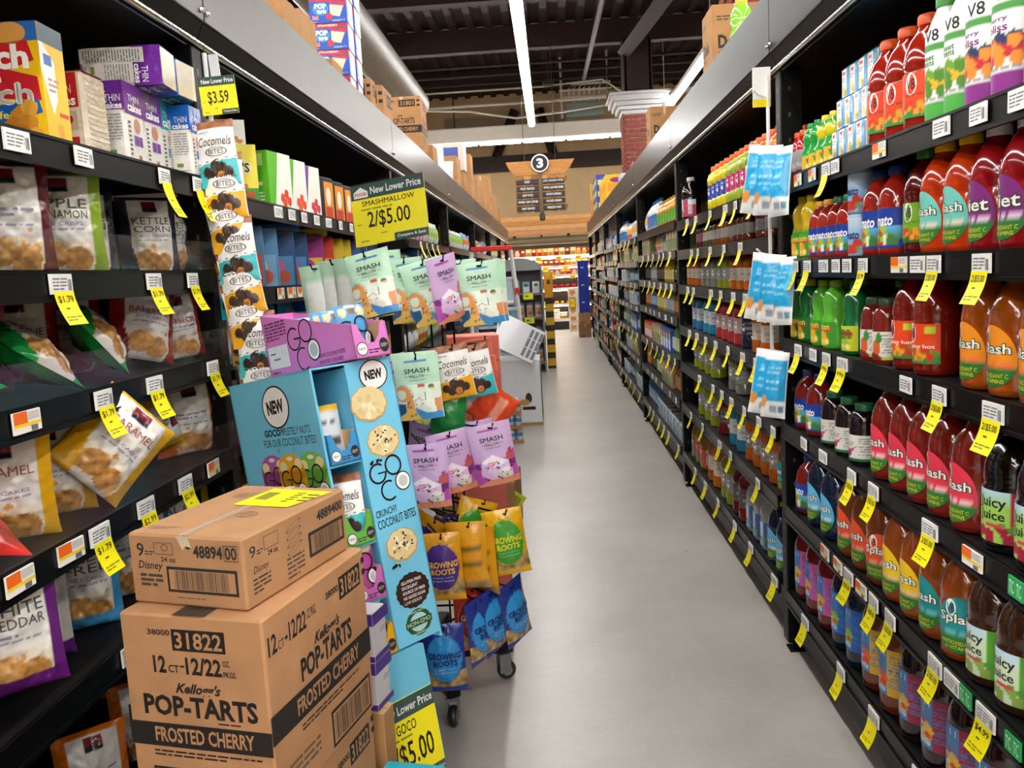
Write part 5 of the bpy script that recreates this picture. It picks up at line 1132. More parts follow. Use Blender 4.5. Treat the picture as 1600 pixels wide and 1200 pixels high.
def pastry(w=.185, d=.165, h=.125):
    def fr(m, f):
        m.rect(0, 0, w, h, f, '#1f4fb4'); m.poly([(0, h*.86), (w*.3, h*.80), (w*.72, h*.80), (w, h*.66), (w, h), (0, h)], f, '#b8202e', k=.0003); m.text('STRAWBERRY', w*.2, h*.875, w*.74, h*.96, f, '#f0e0e0', k=.0007, bold=.02)
        m.ell(w*.3, h*.54, w*.22, h*.25, f, '#2f86c8', k=.0005); m.text('POP', w*.14, h*.54, w*.46, h*.74, f, '#fbfbfb', k=.001, bold=.05); m.text('tarts', w*.2, h*.36, w*.45, h*.52, f, '#fbfbfb', k=.001, bold=.05)
        m.poly([(w*.55, h*.3), (w*.80, h*.22), (w*.93, h*.66), (w*.55, h*.74)], f, '#e0d2ba', k=.0006); m.poly([(w*.55, h*.70), (w*.94, h*.62), (w*.95, h*.70), (w*.55, h*.78)], f, '#c22a38', k=.0009); m.ell(w*.52, h*.24, w*.09, h*.13, f, '#d83038', k=.0012, n=10)
        m.text('36', w*.06, h*.12, w*.24, h*.30, f, '#f4d8d4', k=.001, bold=.06); m.text('36', w*.065, h*.125, w*.235, h*.295, f, '#d8303a', k=.0014, bold=.01); m.lines(w*.06, h*.03, w*.3, h*.07, 1, f, '#c0d0ea', k=.0006); m.lines(w*.6, h*.05, w*.95, h*.12, 2, f, '#c0d0ea', k=.0006); m.ell(w*.9, h*.84, w*.05, h*.06, f, '#2a58b0', k=.0009)
    def sd(m, f): m.rect(0, 0, d, h, f, '#e9ecf2'); m.poly([(0, 0), (d*.4, 0), (d*.12, h), (0, h)], f, '#4a6fb8', k=.0003); m.rect(d*.04, h*.12, d*.2, h*.28, f, '#d8a0b8', k=.0006)
    return carton(w, d, h, '#1f4fb4', fr, sd, '#c8202e')
PT = pastry()
for c_ in range(2):
    for r_ in range(7):
        lv = ['lowest', 'second', 'third', 'fourth', 'fifth', 'sixth', 'topmost'][r_]
        top(f'blue and red strawberry toaster pastry box, {lv} of the {"front" if c_ == 0 else "rear"} stack on snacks rack', PT, -1.06+.004*r_, 4.55+.17*c_-.005*r_, .04, .1256*r_, 'pastry_box', 'box', group='strawberry toaster pastry boxes on the snacks rack')
for r_ in range(5): top(f'strawberry toaster pastry box in the inner stack, {ORD[r_]} from bottom', PT, -1.26, 4.48, 0, .1256*r_, 'pastry_box', 'box', group='strawberry toaster pastry boxes on the snacks rack')
top('brown carton marked with a dark code block before the pastry boxes', kraft(.24, .12, .44, '12902', bar=False), -1.045, 4.885, 0, 0); 
top('brown carton with dark code block behind the pastry boxes', kraft(.28, .30, .53, '31022', 'POP-TARTS', 'FROSTED CHERRY', False), -1.11, 5.58)
top('lower brown cherry pastry carton further along the snacks rack', kraft(.30, .36, .39, '31822', 'POP-TARTS', 'FROSTED CHERRY'), -1.12, 7.22); top('upper brown cherry pastry carton further along the snacks rack', kraft(.30, .36, .39, '31801', 'POP-TARTS', 'FROSTED CHERRY'), -1.12, 7.23, .02, .3915)
top('blue pastry box leaning in front of the cherry cartons', PT, -1.05, 6.45, .1, .181, 'pastry_box', 'box'); top('small brown carton under the leaning blue pastry box', kraft(.22, .22, .18), -1.05, 6.45)
top('open brown carton between cherry cartons and white box', kraft(.24, .3, .48, bar=False), -1.08, 7.75)
def whitebox():
    def fr(m, f): m.rect(.06, .06, .17, .3, f, '#2b3f9a'); m.lines(.06, .32, .17, .35, 1, f, '#c04a4a')
    return carton(.22, .25, .40, '#e6e6ea', fr, lambda m, f: m.rect(.05, .05, .2, .3, f, '#c8ccdc'))
top('white box with a blue panel on top of the snacks rack', whitebox(), -1.08, 8.35, 0, .171); top('brown carton carrying the white box with blue panel', kraft(.24, .3, .17), -1.08, 8.35); top('clear plastic wrapped pack beside the white box', smallpouch(.25, .5, .15, '#c8cad8', '#d8a0b0', '#e8e8f0', '#d0d4e0'), -1.05, 8.9, .2, name='wrapped_pack', cat='pack')
for i, (y, w, d, h) in enumerate(((9.6, .3, .4, .62), (10.3, .3, .3, .55), (11.3, .3, .5, .5), (11.3, .3, .4, .36), (12.3, .3, .4, .7), (13.5, .3, .5, .55), (14.8, .3, .5, .55), (14.8, .3, .4, .42), (16.3, .3, .5, .75), (17.4, .3, .5, .6))):
    dz = (0, 0, 0, .5, 0, 0, 0, .55, 0, 0)[i]
    top(f'brown carton far along the snacks rack top, {ORD[i]} of that row', kraft(w, d, h, None, bar=True), -1.09, y, .03*math.sin(i*3), dz+.001*(dz > 0), group='far cartons on top of the snacks rack')
top('blue and white carton far along on top of snacks rack', carton(.3, .35, .3, '#c9c2b8', lambda m, f: (m.rect(.05, .1, .24, .26, f, '#3a4f9a'), m.lines(.05, .03, .24, .08, 2, f, '#8a8a9a'))), -1.08, 10.3, 0, .55)
# top of the drinks rack
DOLE = kraft(.26, .3, .40, None, None, None, False, 'Dole')
top('brown fruit carton beside the lime juice bottles on the drinks rack', DOLE, 1.08, 5.15, 0, .341); top('brown carton under the fruit carton on the drinks rack', kraft(.26, .3, .34), 1.08, 5.15)
top('brown fruit carton further along on top of the drinks rack', DOLE, 1.08, 8.12, 0, .341); top('brown carton under the further fruit carton, drinks rack', kraft(.26, .3, .34), 1.08, 8.12)
LJ = pear(['#2f9a4a']*3+['#86c93a']*7, '#1f8a4a', '#e9b81a', .30, 'Lime')
top('large lime juice bottle with yellow cap in an open carton', LJ, .983, 4.42, -.6, .30, 'juice_bottle', 'bottle'); top('second large lime juice bottle standing behind, yellow cap', LJ, 1.113, 4.44, -.6, .30, 'juice_bottle', 'bottle')
top('brown carton serving as base for the lime juice bottles', kraft(.30, .22, .298), 1.05, 4.42, name='carton')
m = MB(); 
for a_ in ((-.06, -.11, .06, -.108), (-.06, .108, .06, .11), (-.062, -.11, -.06, .11), (.06, -.11, .062, .11)): m.box(a_[0], a_[1], 0, a_[2], a_[3], .36, KR)
m.box(-.06, -.11, 0, .06, .11, .004, KR)
solo('open_carton', 'open brown carton wall in front of the lime juice bottles', 'carton', m, M_CARD, (1.10, 4.16, TOPZ), smooth=False)
for i, (y, c, c2, h) in enumerate(((9.6, '#c8342a', '#e8e0e0', .45), (10.4, '#d8d8e0', '#c83a4a', .40), (11.2, '#c0c8d8', '#3a5fb0', .5))):
    top(('red snack case', 'white and red snack case', 'white and blue snack case')[i]+' on top of the drinks rack', smallbox(.3, .4, h, c, c2, '#f0e8e0'), 1.08, y, name='snack_case', cat='carton')
for i in range(4): 
    for r_ in range(2): top(f'yellow chocolate snack case, {("lower" if r_ == 0 else "upper")} one, {ORD[i]} from near end, drinks rack top', smallbox(.34, .38, .28, '#e8b41a', '#d8951a', '#8a2a6a'), 1.08, 13.8+.42*i, 0, .281*r_+.201, 'snack_case', 'carton', group='yellow snack cases on the drinks rack')
for i in range(4): top(f'long plain brown carton under the yellow cases, {ORD[i]} from near end', kraft(.34, .38, .2), 1.08, 13.8+.42*i)
for i in range(5):
    for r_ in range(5): top(f'small navy box in a stack far on drinks rack, row {ORD[r_]} from bottom, {ORD[i]} along', smallbox(.28, .26, .2, '#28398a', '#c9cf8a', '#3f55b0'), 1.04, 16.0+.3*i, 0, .2008*r_, 'navy_box', 'box', group='navy boxes stacked far on the drinks rack')
top('tall yellow and red case at the far end of drinks rack top', smallbox(.3, .25, 1.0, '#e8b82a', '#d84a2a', '#f0e0a0'), 1.02, 17.5, name='tall_case', cat='carton')
# ------------------------------------------------------------------ the stack of cartons at the near end
def bigcase():
    w, d, h = .258, .352, .32
    K = '#b2855f'
    m = MB().box(-w/2, -d/2, 0, w/2, d/2, h, K, b=.004); body = ('carton_body', m.mesh('carton_body', M_CARD, ang=20), [])
    ink = '#26211f'
    def face(W, m, f, front):
        m.rect(W*.37, h*.82, W*.74, h*.93, f, ink); m.text('31822', W*.39, h*.832, W*.72, h*.918, f, K, k=.0005, bold=.02); m.text('38000', W*.20, h*.895, W*.36, h*.925, f, ink, bold=.02)
        m.text('12', W*.22, h*.70, W*.31, h*.79, f, ink, bold=.03); m.text('CT', W*.325, h*.705, W*.40, h*.745, f, ink, bold=.02); m.text('-', W*.41, h*.735, W*.44, h*.745, f, ink); m.text('12/22', W*.45, h*.70, W*.70, h*.79, f, ink, bold=.03)
        m.text('OZ.', W*.71, h*.755, W*.76, h*.785, f, ink, bold=.02); m.text('PKGS.', W*.71, h*.70, W*.80, h*.73, f, ink, bold=.02)
        m.text("Kellogg's", W*.36, h*.585, W*.68, h*.655, f, ink, bold=.03, shear=.4); m.text('POP-TARTS', W*.12, h*.475, W*.92, h*.585, f, ink, bold=.035); m.lines(W*.64, h*.448, W*.92, h*.465, 1, f, ink)
        m.rect(0, h*.31, W, h*.435, f, ink, k=.0002); m.text('FROSTED CHERRY', W*.18, h*.335, W*.88, h*.415, f, K, k=.0006, bold=.025); m.lines(W*.16, h*.255, W*.92, h*.295, 2, f, ink)
        m.rect(W*.14, h*.03, W*.88, h*.2, f, ink); m.rect(W*.16, h*.042, W*.86, h*.188, f, K, k=.0004); m.bars(W*.20, h*.05, W*.82, h*.18, f, '#4a3f36', k=.0007, n=30)
    def side(W, m, f):
        m.rect(W*.70, h*.80, W*.94, h*.93, f, ink); m.text('31822', W*.715, h*.815, W*.925, h*.915, f, K, k=.0005, bold=.02); m.text('38000', W*.56, h*.86, W*.69, h*.90, f, ink, bold=.02)
        for q in (.84, .91): m.rect(W*.965, h*q, W, h*(q+.035), f, ink)
        m.text('12', W*.03, h*.80, W*.10, h*.90, f, ink, bold=.02); m.text('CT', W*.11, h*.80, W*.16, h*.845, f, ink); m.text('-12/22', W*.17, h*.80, W*.36, h*.90, f, ink, bold=.02); m.text('OZ. PKGS.', W*.37, h*.84, W*.46, h*.89, f, ink)
        m.text("Kellogg's", W*.42, h*.66, W*.68, h*.74, f, ink, bold=.03, shear=.4); m.text('POP-TARTS', W*.28, h*.54, W*.80, h*.665, f, ink, bold=.035)
        m.rect(0, h*.36, W, h*.51, f, ink, k=.0002); m.text('FROSTED CHERRY', W*.22, h*.39, W*.86, h*.48, f, K, k=.0006, bold=.025); m.lines(W*.25, h*.29, W*.85, h*.335, 2, f, ink)
        m.rect(W*.52, h*.03, W*.96, h*.24, f, ink); m.rect(W*.535, h*.048, W*.945, h*.222, f, K, k=.0004); m.bars(W*.55, h*.06, W*.93, h*.21, f, '#4a3f36', k=.0007, n=24); m.lines(W*.05, h*.06, W*.4, h*.2, 4, f, '#6a5848')
    p = MB(); e = .0007
    face(w, p, pln((-w/2, -d/2, 0), (1, 0, 0), (0, 0, 1), e), True); side(d, p, pln((w/2, -d/2, 0), (0, 1, 0), (0, 0, 1), e)); side(d, p, pln((-w/2, d/2, 0), (0, -1, 0), (0, 0, 1), e))
    t = MB().rect(-.03, -d/2, .03, d/2, pln((0, 0, h), (1, 0, 0), (0, 1, 0), .0006), '#3c3733').rect(-.0012, -d/2, .0012, d/2, pln((0, 0, h), (1, 0, 0), (0, 1, 0), .001), '#1d1a18')
    return [body, ('carton_print', p.mesh('carton_print', M_PAPER, False), []), ('seam_tape', t.mesh('seam_tape', M_FILM, False), [])]
BC = bigcase()
setout(BC, 'carton', 'large brown pastry carton directly beneath the topmost smaller carton', 'carton', (-.547, 1.428, .61), -.228)
setout(BC, 'carton', 'large brown pastry carton lower in the stack, mostly cut off by the frame', 'carton', (-.552, 1.43, .29), -.215)
setout(kraft(.26, .35, .29, '31822', 'POP-TARTS', 'FROSTED CHERRY'), 'carton', 'brown carton at the very bottom of the near carton stack', 'carton', (-.55, 1.43, 0), -.22)
def smallcase():
    w, d, h = .22, .311, .117
    K = '#b28761'; ink = '#33302f'
    m = MB().box(-w/2, -d/2, 0, w/2, d/2, h, K, b=.004); body = ('carton_body', m.mesh('carton_body', M_CARD, ang=20), [])
    p = MB(); e = .0007
    f = pln((-w/2, -d/2, 0), (1, 0, 0), (0, 0, 1), e)
    p.text('9', w*.08, h*.68, w*.145, h*.87, f, ink, bold=.01); p.lines(w*.15, h*.70, w*.23, h*.77, 2, f, ink)
    for a in ((.235, .72, .40, .73), (.235, .88, .40, .89), (.235, .72, .24, .89), (.397, .72, .402, .89)): p.rect(w*a[0], h*a[1], w*a[2], h*a[3], f, '#6b5b50')
    p.ell(w*.33, h*.82, w*.03, h*.05, f, ink, ring=.15); p.text('24 oz', w*.29, h*.62, w*.42, h*.69, f, ink, bold=.02)
    p.text('48894', w*.58, h*.70, w*.83, h*.88, f, ink, bold=.03); p.text('00', w*.85, h*.70, w*.95, h*.88, f, ink, bold=.02); p.ell(w*.54, h*.85, w*.02, h*.035, f, ink)
    for a in ((.84, .68, .96, .69), (.84, .89, .96, .90), (.84, .68, .844, .90), (.956, .68, .96, .90)): p.rect(w*a[0], h*a[1], w*a[2], h*a[3], f, ink, k=.0002)
    p.text('Disney', w*.08, h*.47, w*.30, h*.62, f, ink, bold=.01, shear=.25); p.lines(w*.09, h*.25, w*.30, h*.45, 3, f, '#4f433b', fill=.6)
    p.rect(w*.33, h*.20, w*.94, h*.56, f, ink); p.rect(w*.35, h*.24, w*.92, h*.52, f, K, k=.0004); p.bars(w*.40, h*.25, w*.87, h*.51, f, '#5c4d42', k=.0007, n=34); p.lines(w*.40, h*.11, w*.85, h*.15, 1, f, '#7a6656')
    f = pln((w/2, -d/2, 0), (0, 1, 0), (0, 0, 1), e)
    p.text('9', d*.05, h*.68, d*.10, h*.84, f, ink); p.lines(d*.11, h*.68, d*.16, h*.76, 2, f, ink); p.text('24 oz', d*.20, h*.60, d*.29, h*.68, f, ink, bold=.02)
    for a in ((.17, .70, .30, .71), (.17, .88, .30, .89), (.17, .70, .175, .89), (.296, .70, .30, .89)): p.rect(d*a[0], h*a[1], d*a[2], h*a[3], f, '#6b5b50')
    p.text('Disney', d*.07, h*.42, d*.20, h*.55, f, ink, shear=.25); p.lines(d*.06, h*.16, d*.21, h*.40, 4, f, '#4f433b'); p.lines(d*.36, h*.08, d*.53, h*.42, 5, f, '#5c4d42')
    for q in range(4): p.ell(d*.445, h*(.5+.11*q), d*.075, h*.04, f, '#5c4d42', ring=.12, rot=.3)
    p.rect(d*.58, h*.22, d*.96, h*.60, f, ink); p.rect(d*.60, h*.27, d*.94, h*.55, f, '#9a7552', k=.0004); p.bars(d*.63, h*.28, d*.91, h*.54, f, '#5c4d42', k=.0007, n=24); p.text('4889400', d*.68, h*.70, d*.96, h*.86, f, ink, bold=.03)
    f = pln((-w/2, -d/2, h), (1, 0, 0), (0, 1, 0), e)
    p.ell(w*.64, d*.40, w*.09, d*.055, f, '#7d6552', ring=.12); p.ell(w*.64, d*.40, w*.04, d*.055, f, '#7d6552', ring=.2); p.rect(w*.555, d*.397, w*.725, d*.403, f, '#7d6552'); p.lines(w*.08, d*.08, w*.36, d*.14, 2, f, '#93765c'); p.lines(w*.16, d*.70, w*.36, d*.84, 4, f, '#93765c')
    t = MB(); t.rect(w*.47, 0, w*.53, d, f, '#cdb193', k=.0002); t.rect(w*.494, 0, w*.506, d, f, '#6c7590', k=.0004)
    g = pln((-w/2, -d/2, 0), (1, 0, 0), (0, 0, 1), e); t.poly([(w*.44, h), (w*.54, h), (w*.57, h*.84), (w*.52, h*.86), (w*.49, h*.80)], g, '#d6c3a8', k=.0002)
    y = MB(); y.poly([(w*.34, d*.56), (w*.86, d*.55), (w*.98, d*.90), (w*.38, d*.93)], f, '#f2ea10', k=.0008); y.rect(w*.42, d*.68, w*.54, d*.84, f, '#8f8a1c', k=.0011); y.lines(w*.70, d*.64, w*.78, d*.86, 5, f, '#5f5c14', k=.0011); y.lines(w*.82, d*.66, w*.93, d*.84, 3, f, '#5f5c14', k=.0011)
    return [body, ('carton_print', p.mesh('carton_print', M_PAPER, False), []), ('seam_tape', t.mesh('seam_tape', M_FILM, False), []), ('yellow_sticker', y.mesh('yellow_sticker', M_LABEL, False), [])]
setout(smallcase(), 'carton', 'smaller brown carton with a yellow sticker, topmost of the near stack', 'carton', (-.555, 1.443, .9305), -.284)

# ------------------------------------------------------------------ the leaning blue cardboard snack display
DA = Matrix((( .745, .654, -.132, -.521), (-.648, .756, .088, 1.80), (.158, .02, .987, 1.252), (0, 0, 0, 1)))
_c = [Vector(DA.col[i][:3]) for i in range(3)]; _c[0].normalize(); _c[2] = _c[0].cross(_c[1]).normalized(); _c[1] = _c[2].cross(_c[0])
DA = Matrix([[_c[0][i], _c[1][i], _c[2][i], DA[i][3]] for i in range(3)]+[[0, 0, 0, 1]])
BASE = DA @ Matrix.Translation((-.18, .11, -1.23))
disp = thing('snack_display', 'leaning sky-blue cardboard display for coconut bites with round white badge', 'display', matrix=BASE)
OFF = np.array([.18, -.11, 1.23])
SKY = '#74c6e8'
def dpart(name, m, mats, parent=disp, smooth=False):
    me = m.mesh(name, mats, smooth)
    co = np.empty(len(me.vertices)*3, np.float32); me.vertices.foreach_get('co', co); co = co.reshape(-1, 3)+OFF.astype(np.float32); me.vertices.foreach_set('co', co.ravel().astype(np.float32))
    return put(name, me, parent)
DW, DD, OP = .357, .218, .091
side_map = pln((-DW, 0, 0), (1, 0, 0), (0, 0, 1), .0008)      # x 0..DW from the back edge, y below 0
front_map = pln((0, 0, 0), (0, 1, 0), (0, 0, 1), .0008)       # x 0..DD along the front
m = MB().box(-DW, 0, -.66, 0, .006, 0, SKY, b=.0015); sp = dpart('side_panel', m, M_COATED)
q = MB(); f = side_map
def badge(q, f, cx, cy, rx, ry, k=0, ink='#2c1c18', rot=.10):
    q.ell(cx, cy, rx, ry, f, ink, k=.0002+k, n=32, rot=rot); q.ell(cx, cy, rx*.92, ry*.92, f, '#f4f3f1', k=.0005+k, n=32, rot=rot); q.text('NEW', cx-rx*.62, cy-ry*.34, cx+rx*.62, cy+ry*.30, f, '#231a18', k=.0009+k, bold=.05, rot=.04)
badge(q, f, .195, -.068, .058, .049)
q.text('GOCO', .125, -.134, .195, -.117, f, '#1f2a33', bold=.04); q.text('MPLETELY NUTS', .197, -.134, .318, -.117, f, '#27404e'); q.text('FOR OUR COCONUT BITES!', .115, -.158, .335, -.140, f, '#27404e')
def goco(q, f, x, y, s, ink='#1d1418', k=0.0, coco=True, ring=.2):
    """The two-line ring lettering: G O over C and a cut coconut."""
    a = np.linspace(math.radians(40), math.radians(340), 20)
    def arc(cx, cy, r, a0, a1):
        t = np.linspace(a0, a1, 20); ro, ri = r, r*(1-ring)
        X = np.concatenate([cx+ro*np.cos(t), cx+ri*np.cos(t)]); Y = np.concatenate([cy+ro*np.sin(t), cy+ri*np.sin(t)])
        q.add(f(X, Y, .0003+k), [(i, i+1, 21+i, 20+i) for i in range(19)], ink)
    r = s*.26
    arc(x-r*.95, y+r*.7, r, math.radians(50), math.radians(360)); q.rect(x-r*.95, y+r*.63, x+r*.05, y+r*.76, f, ink, k=.0003+k)
    arc(x+r*.95, y+r*1.15, r, 0, 2*math.pi); arc(x+.0, y-r*1.1, r, math.radians(60), math.radians(310))
    if coco: q.ell(x+r*1.75, y-r*.55, r*.92, r*.92, f, ink, k=.0004+k); q.ell(x+r*1.75, y-r*.55, r*.80, r*.80, f, '#f2f2f2', k=.0007+k); q.ell(x+r*1.75, y-r*.55, r*.55, r*.55, f, '#c4c6c8', k=.001+k)
    else: arc(x+r*1.75, y-r*.55, r*.85, 0, 2*math.pi)
def cookie(q, f, cx, cy, rx, ry, seed, chips=True, c1='#e2cf9e', c2='#f0e4be'):
    r = random.Random(seed); n = 40; a = np.linspace(0, 2*math.pi, n, endpoint=False); jr = 1+.03*np.sin(a*9+seed)+.02*np.sin(a*17)
    q.add(f(cx+rx*jr*np.cos(a), cy+ry*jr*np.sin(a), .0003), [tuple(range(n))], '#c99f58'); q.add(f(cx+rx*.93*jr*np.cos(a), cy+rx*.03+ry*.92*jr*np.sin(a), .0006), [tuple(range(n))], c1)
    for i in range(16): t = r.uniform(0, 6.28); d_ = r.uniform(0, .75); q.ell(cx+rx*d_*math.cos(t), cy+ry*d_*math.sin(t), rx*r.uniform(.1, .22), ry*r.uniform(.08, .18), f, c2 if i % 2 else '#d9c08c', k=.0009+.00002*i, n=9, rot=t)
    if chips:
        for i in range(17): t = r.uniform(0, 6.28); d_ = r.uniform(.05, .82); q.ell(cx+rx*d_*math.cos(t), cy+ry*d_*math.sin(t), rx*.09, ry*.05, f, '#231a1c', k=.0014, n=6, rot=r.uniform(0, 3))
        for i in range(9): q.ell(cx-rx*r.uniform(.3, 1.0), cy-ry*r.uniform(1.08, 1.28), rx*.1, ry*.07, f, '#1f181a', k=.0006, n=6, rot=r.uniform(0, 3))
for i, (cx, c) in enumerate(((.135, '#b85aa6'), (.30, '#7bbf4e'), (.215, '#e6a818'))):
    q.ell(cx, -.215, .055, .04, f, c, k=.0003+.0006*i, n=20); q.rect(cx-.055, -.38, cx+.055, -.215, f, c, k=.0003+.0006*i); q.ell(cx, -.187, .014, .005, f, '#e8e8ea', k=.0005+.0006*i, n=10)
    goco(q, f, cx-.005, -.25, .085, k=.0005+.0006*i); q.ell(cx-.032, -.205, .016, .013, f, '#eadba8', k=.0006+.0006*i, n=10); q.ell(cx+.032, -.20, .016, .013, f, '#eadba8', k=.0006+.0006*i, n=10)
dpart('panel_print', q, M_PAPER, sp)
# front strip with the biscuits
m = MB().box(-.006, OP, -.648, 0, DD, 0, SKY, b=.0015); fp = dpart('front_panel', m, M_COATED)
q = MB(); f = front_map
badge(q, f, .162, -.035, .040, .034); cookie(q, f, .135, -.098, .05, .040, 3, False); cookie(q, f, .155, -.186, .045, .036, 5); goco(q, f, .146, -.272, .092)
q.text('CRUNCHY', .098, -.352, .158, -.336, f, '#17242c', bold=.01, rot=.06); q.text('COCONUT BITES', .098, -.378, .208, -.358, f, '#17242c', bold=.01, rot=.06)
cookie(q, f, .152, -.425, .045, .037, 8)
q.ell(.158, -.532, .048, .040, f, '#341d18', k=.0003, n=36, jag=.03)
for i, t in enumerate(('GLUTEN FREE', 'EXCELLENT', 'SOURCE OF FIBER', 'NO ADDED SUGAR', 'LOW SODIUM')): q.text(t, .128, -.514-.0115*i, .128+(.058, .046, .066, .064, .05)[i], -.507-.0115*i, f, '#e9e4e0', k=.0007, bold=.02)
q.ell(.158, -.606, .036, .030, f, '#24512c', k=.0003, n=28); q.ell(.158, -.606, .026, .021, f, '#a9d2da', k=.0006, n=24); q.rect(.120, -.614, .196, -.598, f, '#24512c', k=.0009); q.text('NON-GMO', .124, -.611, .192, -.601, f, '#dfe9c8', k=.0012, bold=.02); q.text('MADE WITH', .136, -.584, .180, -.579, f, '#dfe9c8', k=.0009); q.text('INGREDIENTS', .136, -.633, .180, -.628, f, '#dfe9c8', k=.0009)
dpart('front_print', q, M_PAPER, fp)
dpart('far_panel', MB().box(-DW, DD-.006, -.66, 0, DD, 0, SKY, b=.0015), M_COATED)
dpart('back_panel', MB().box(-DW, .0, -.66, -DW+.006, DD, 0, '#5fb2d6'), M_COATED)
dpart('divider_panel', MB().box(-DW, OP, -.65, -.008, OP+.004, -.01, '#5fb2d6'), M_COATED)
dpart('top_panel', MB().box(-DW, .0, -.004, .0, DD, .0, SKY), M_COATED)
# base, cut level with the floor
zf = lambda x, y: -(DA[2][3]-.004+DA[2][0]*x+DA[2][1]*y)/DA[2][2]
m = MB(); V = [(x, y, z) for x in (-DW, .012) for y in (-.012, .150) for z in (zf(x, y), -.652)]
m.add(V, [(0, 1, 3, 2), (4, 6, 7, 5), (0, 4, 5, 1), (2, 3, 7, 6), (0, 2, 6, 4), (1, 5, 7, 3)], '#6cbcdc'); dpart('base', m, M_COATED)
o = dpart('price_card', MB().box(.0125, -.008, -.94, .0150, .147, -.745, '#f2e41c'), M_LABEL)
q = MB(); f = pln((.0150, -.008, -.94), (0, 1, 0), (0, 0, 1), .0006); w, h = .155, .195
q.rect(0, h*.78, w, h, f, '#3c524c'); q.text('New Lower Price', w*.04, h*.84, w*.97, h*.94, f, '#dfe5e1', k=.0004, bold=.02); q.text('GOCO', w*.26, h*.62, w*.62, h*.74, f, '#2b2a1a', bold=.01); q.lines(w*.06, h*.55, w*.94, h*.6, 1, f, '#8f8a1c'); q.text('2/$5.00', w*.02, h*.20, w*.86, h*.52, f, '#1c1c14', bold=.012); q.rect(w*.54, 0, w, h*.12, f, '#3c524c', k=.0003); q.text('Compare & Save', w*.57, h*.03, w*.98, h*.09, f, '#dfe5e1', k=.0006)
dpart('card_print', q, M_LABEL, o)
# shelves and the trays of pouches, each tray a thing of its own
def tray(x0, y0, z0, L_, W_, hb, hf, c, name, label, printer=None, fprint=None):
    t = thing('snack_tray', label, 'tray', matrix=DA @ Matrix.Translation((x0, y0, z0)))
    def wall(name, pts, col, th=.003, ax=1):
        m = MB(); P = np.array(pts, float); n = len(P); d = np.zeros(3); d[ax] = th
        m.add(np.concatenate([P, P+d]), [tuple(range(n))[::-1], tuple(range(n, 2*n))]+[(i, (i+1) % n, n+(i+1) % n, n+i) for i in range(n)], col); return part(name, m, M_COATED, t, False)
    a = wall('tray_side', [(0, 0, 0), (L_, 0, 0), (L_, 0, hf), (0, 0, hb)], c); wall('tray_side', [(0, W_-.003, 0), (L_, W_-.003, 0), (L_, W_-.003, hf), (0, W_-.003, hb)], c)
    wall('tray_back', [(0, 0, 0), (0, W_, 0), (0, W_, hb), (0, 0, hb)], c, ax=0)
    b = wall('tray_front', [(L_-.003, 0, 0), (L_-.003, W_, 0), (L_-.003, W_, hf), (L_-.003, W_*.84, hf), (L_-.003, W_*.74, hf*.62), (L_-.003, W_*.60, hf*.42), (L_-.003, W_*.40, hf*.42), (L_-.003, W_*.26, hf*.62), (L_-.003, W_*.16, hf), (L_-.003, 0, hf)], c, ax=0)
    part('tray_floor', MB().box(0, 0, 0, L_, W_, .003, c), M_COATED, t, False)
    part('tray_lining', MB().box(.003, W_-.0065, .003, L_-.003, W_-.0035, hf*1.05, '#c9a878'), M_CARD, t, False)
    q = MB(); f = pln((L_, 0, 0), (0, 1, 0), (0, 0, 1), .0006); q.ell(W_*.2, hf*.26, W_*.16, W_*.16, f, '#2c1c18'); q.ell(W_*.2, hf*.26, W_*.14, W_*.14, f, '#f2f2f0', k=.0003); q.text('NEW', W_*.1, hf*.22, W_*.3, hf*.30, f, '#231a18', k=.0006); q.ell(W_*.84, hf*.3, W_*.14, W_*.17, f, '#2e2a2c'); q.lines(W_*.74, hf*.24, W_*.94, hf*.36, 3, f, '#c9c6c4', k=.0004); q.lines(W_*.38, hf*.08, W_*.7, hf*.24, 2, f, '#3a2a4a')
    part('front_print', q, M_PAPER, b, False)
    if printer:
        q = MB(); printer(q, pln((0, 0, 0), (1, 0, 0), (0, 0, 1), .0006), L_, hb, hf); part('side_print', q, M_PAPER, a, False)
    return t
def pinkprint(q, f, L_, hb, hf):
    goco(q, f, .160, .058, .108, k=.0002, ring=.14); q.text('CRUNCHY COCONUT BITES', .205, .020, .330, .029, f, '#3a1838', bold=.01); q.text('ROASTED CHIA SEED', .222, .006, .318, .014, f, '#3a1838', bold=.01)
    q.lines(.012, .085, .105, .132, 6, f, '#6a3068'); q.rect(.008, .018, .10, .072, f, '#e9e7ec', k=.0002); q.lines(.02, .05, .06, .058, 1, f, '#6f6a78', k=.0005); q.lines(.03, .035, .085, .045, 1, f, '#8a8694', k=.0005); q.lines(.012, .004, .08, .012, 1, f, '#6a3068')
tray(-.335, .105, .004, .365, .095, .155, .075, '#dd84ce', 'snack_tray', 'magenta snack tray on top of the sky-blue display', pinkprint)
for z, c, lb in ((-.213, '#3f93cc', 'blue snack tray in the top slot of the display'), (-.395, '#69b04a', 'green snack tray in the second slot of display'), (-.52, '#cc6cba', 'magenta snack tray in the third slot of display'), (-.648, '#e4b01c', 'yellow snack tray in the lowest slot of display')):
    tray(-.30, .010, z, .30, .078, .10, .066, c, 'snack_tray', lb)
    if z > -.64: dpart('shelf', MB().box(-DW+.008, .007, z-.006, -.004, OP-.001, z-.001, '#5fb2d6'), M_COATED)
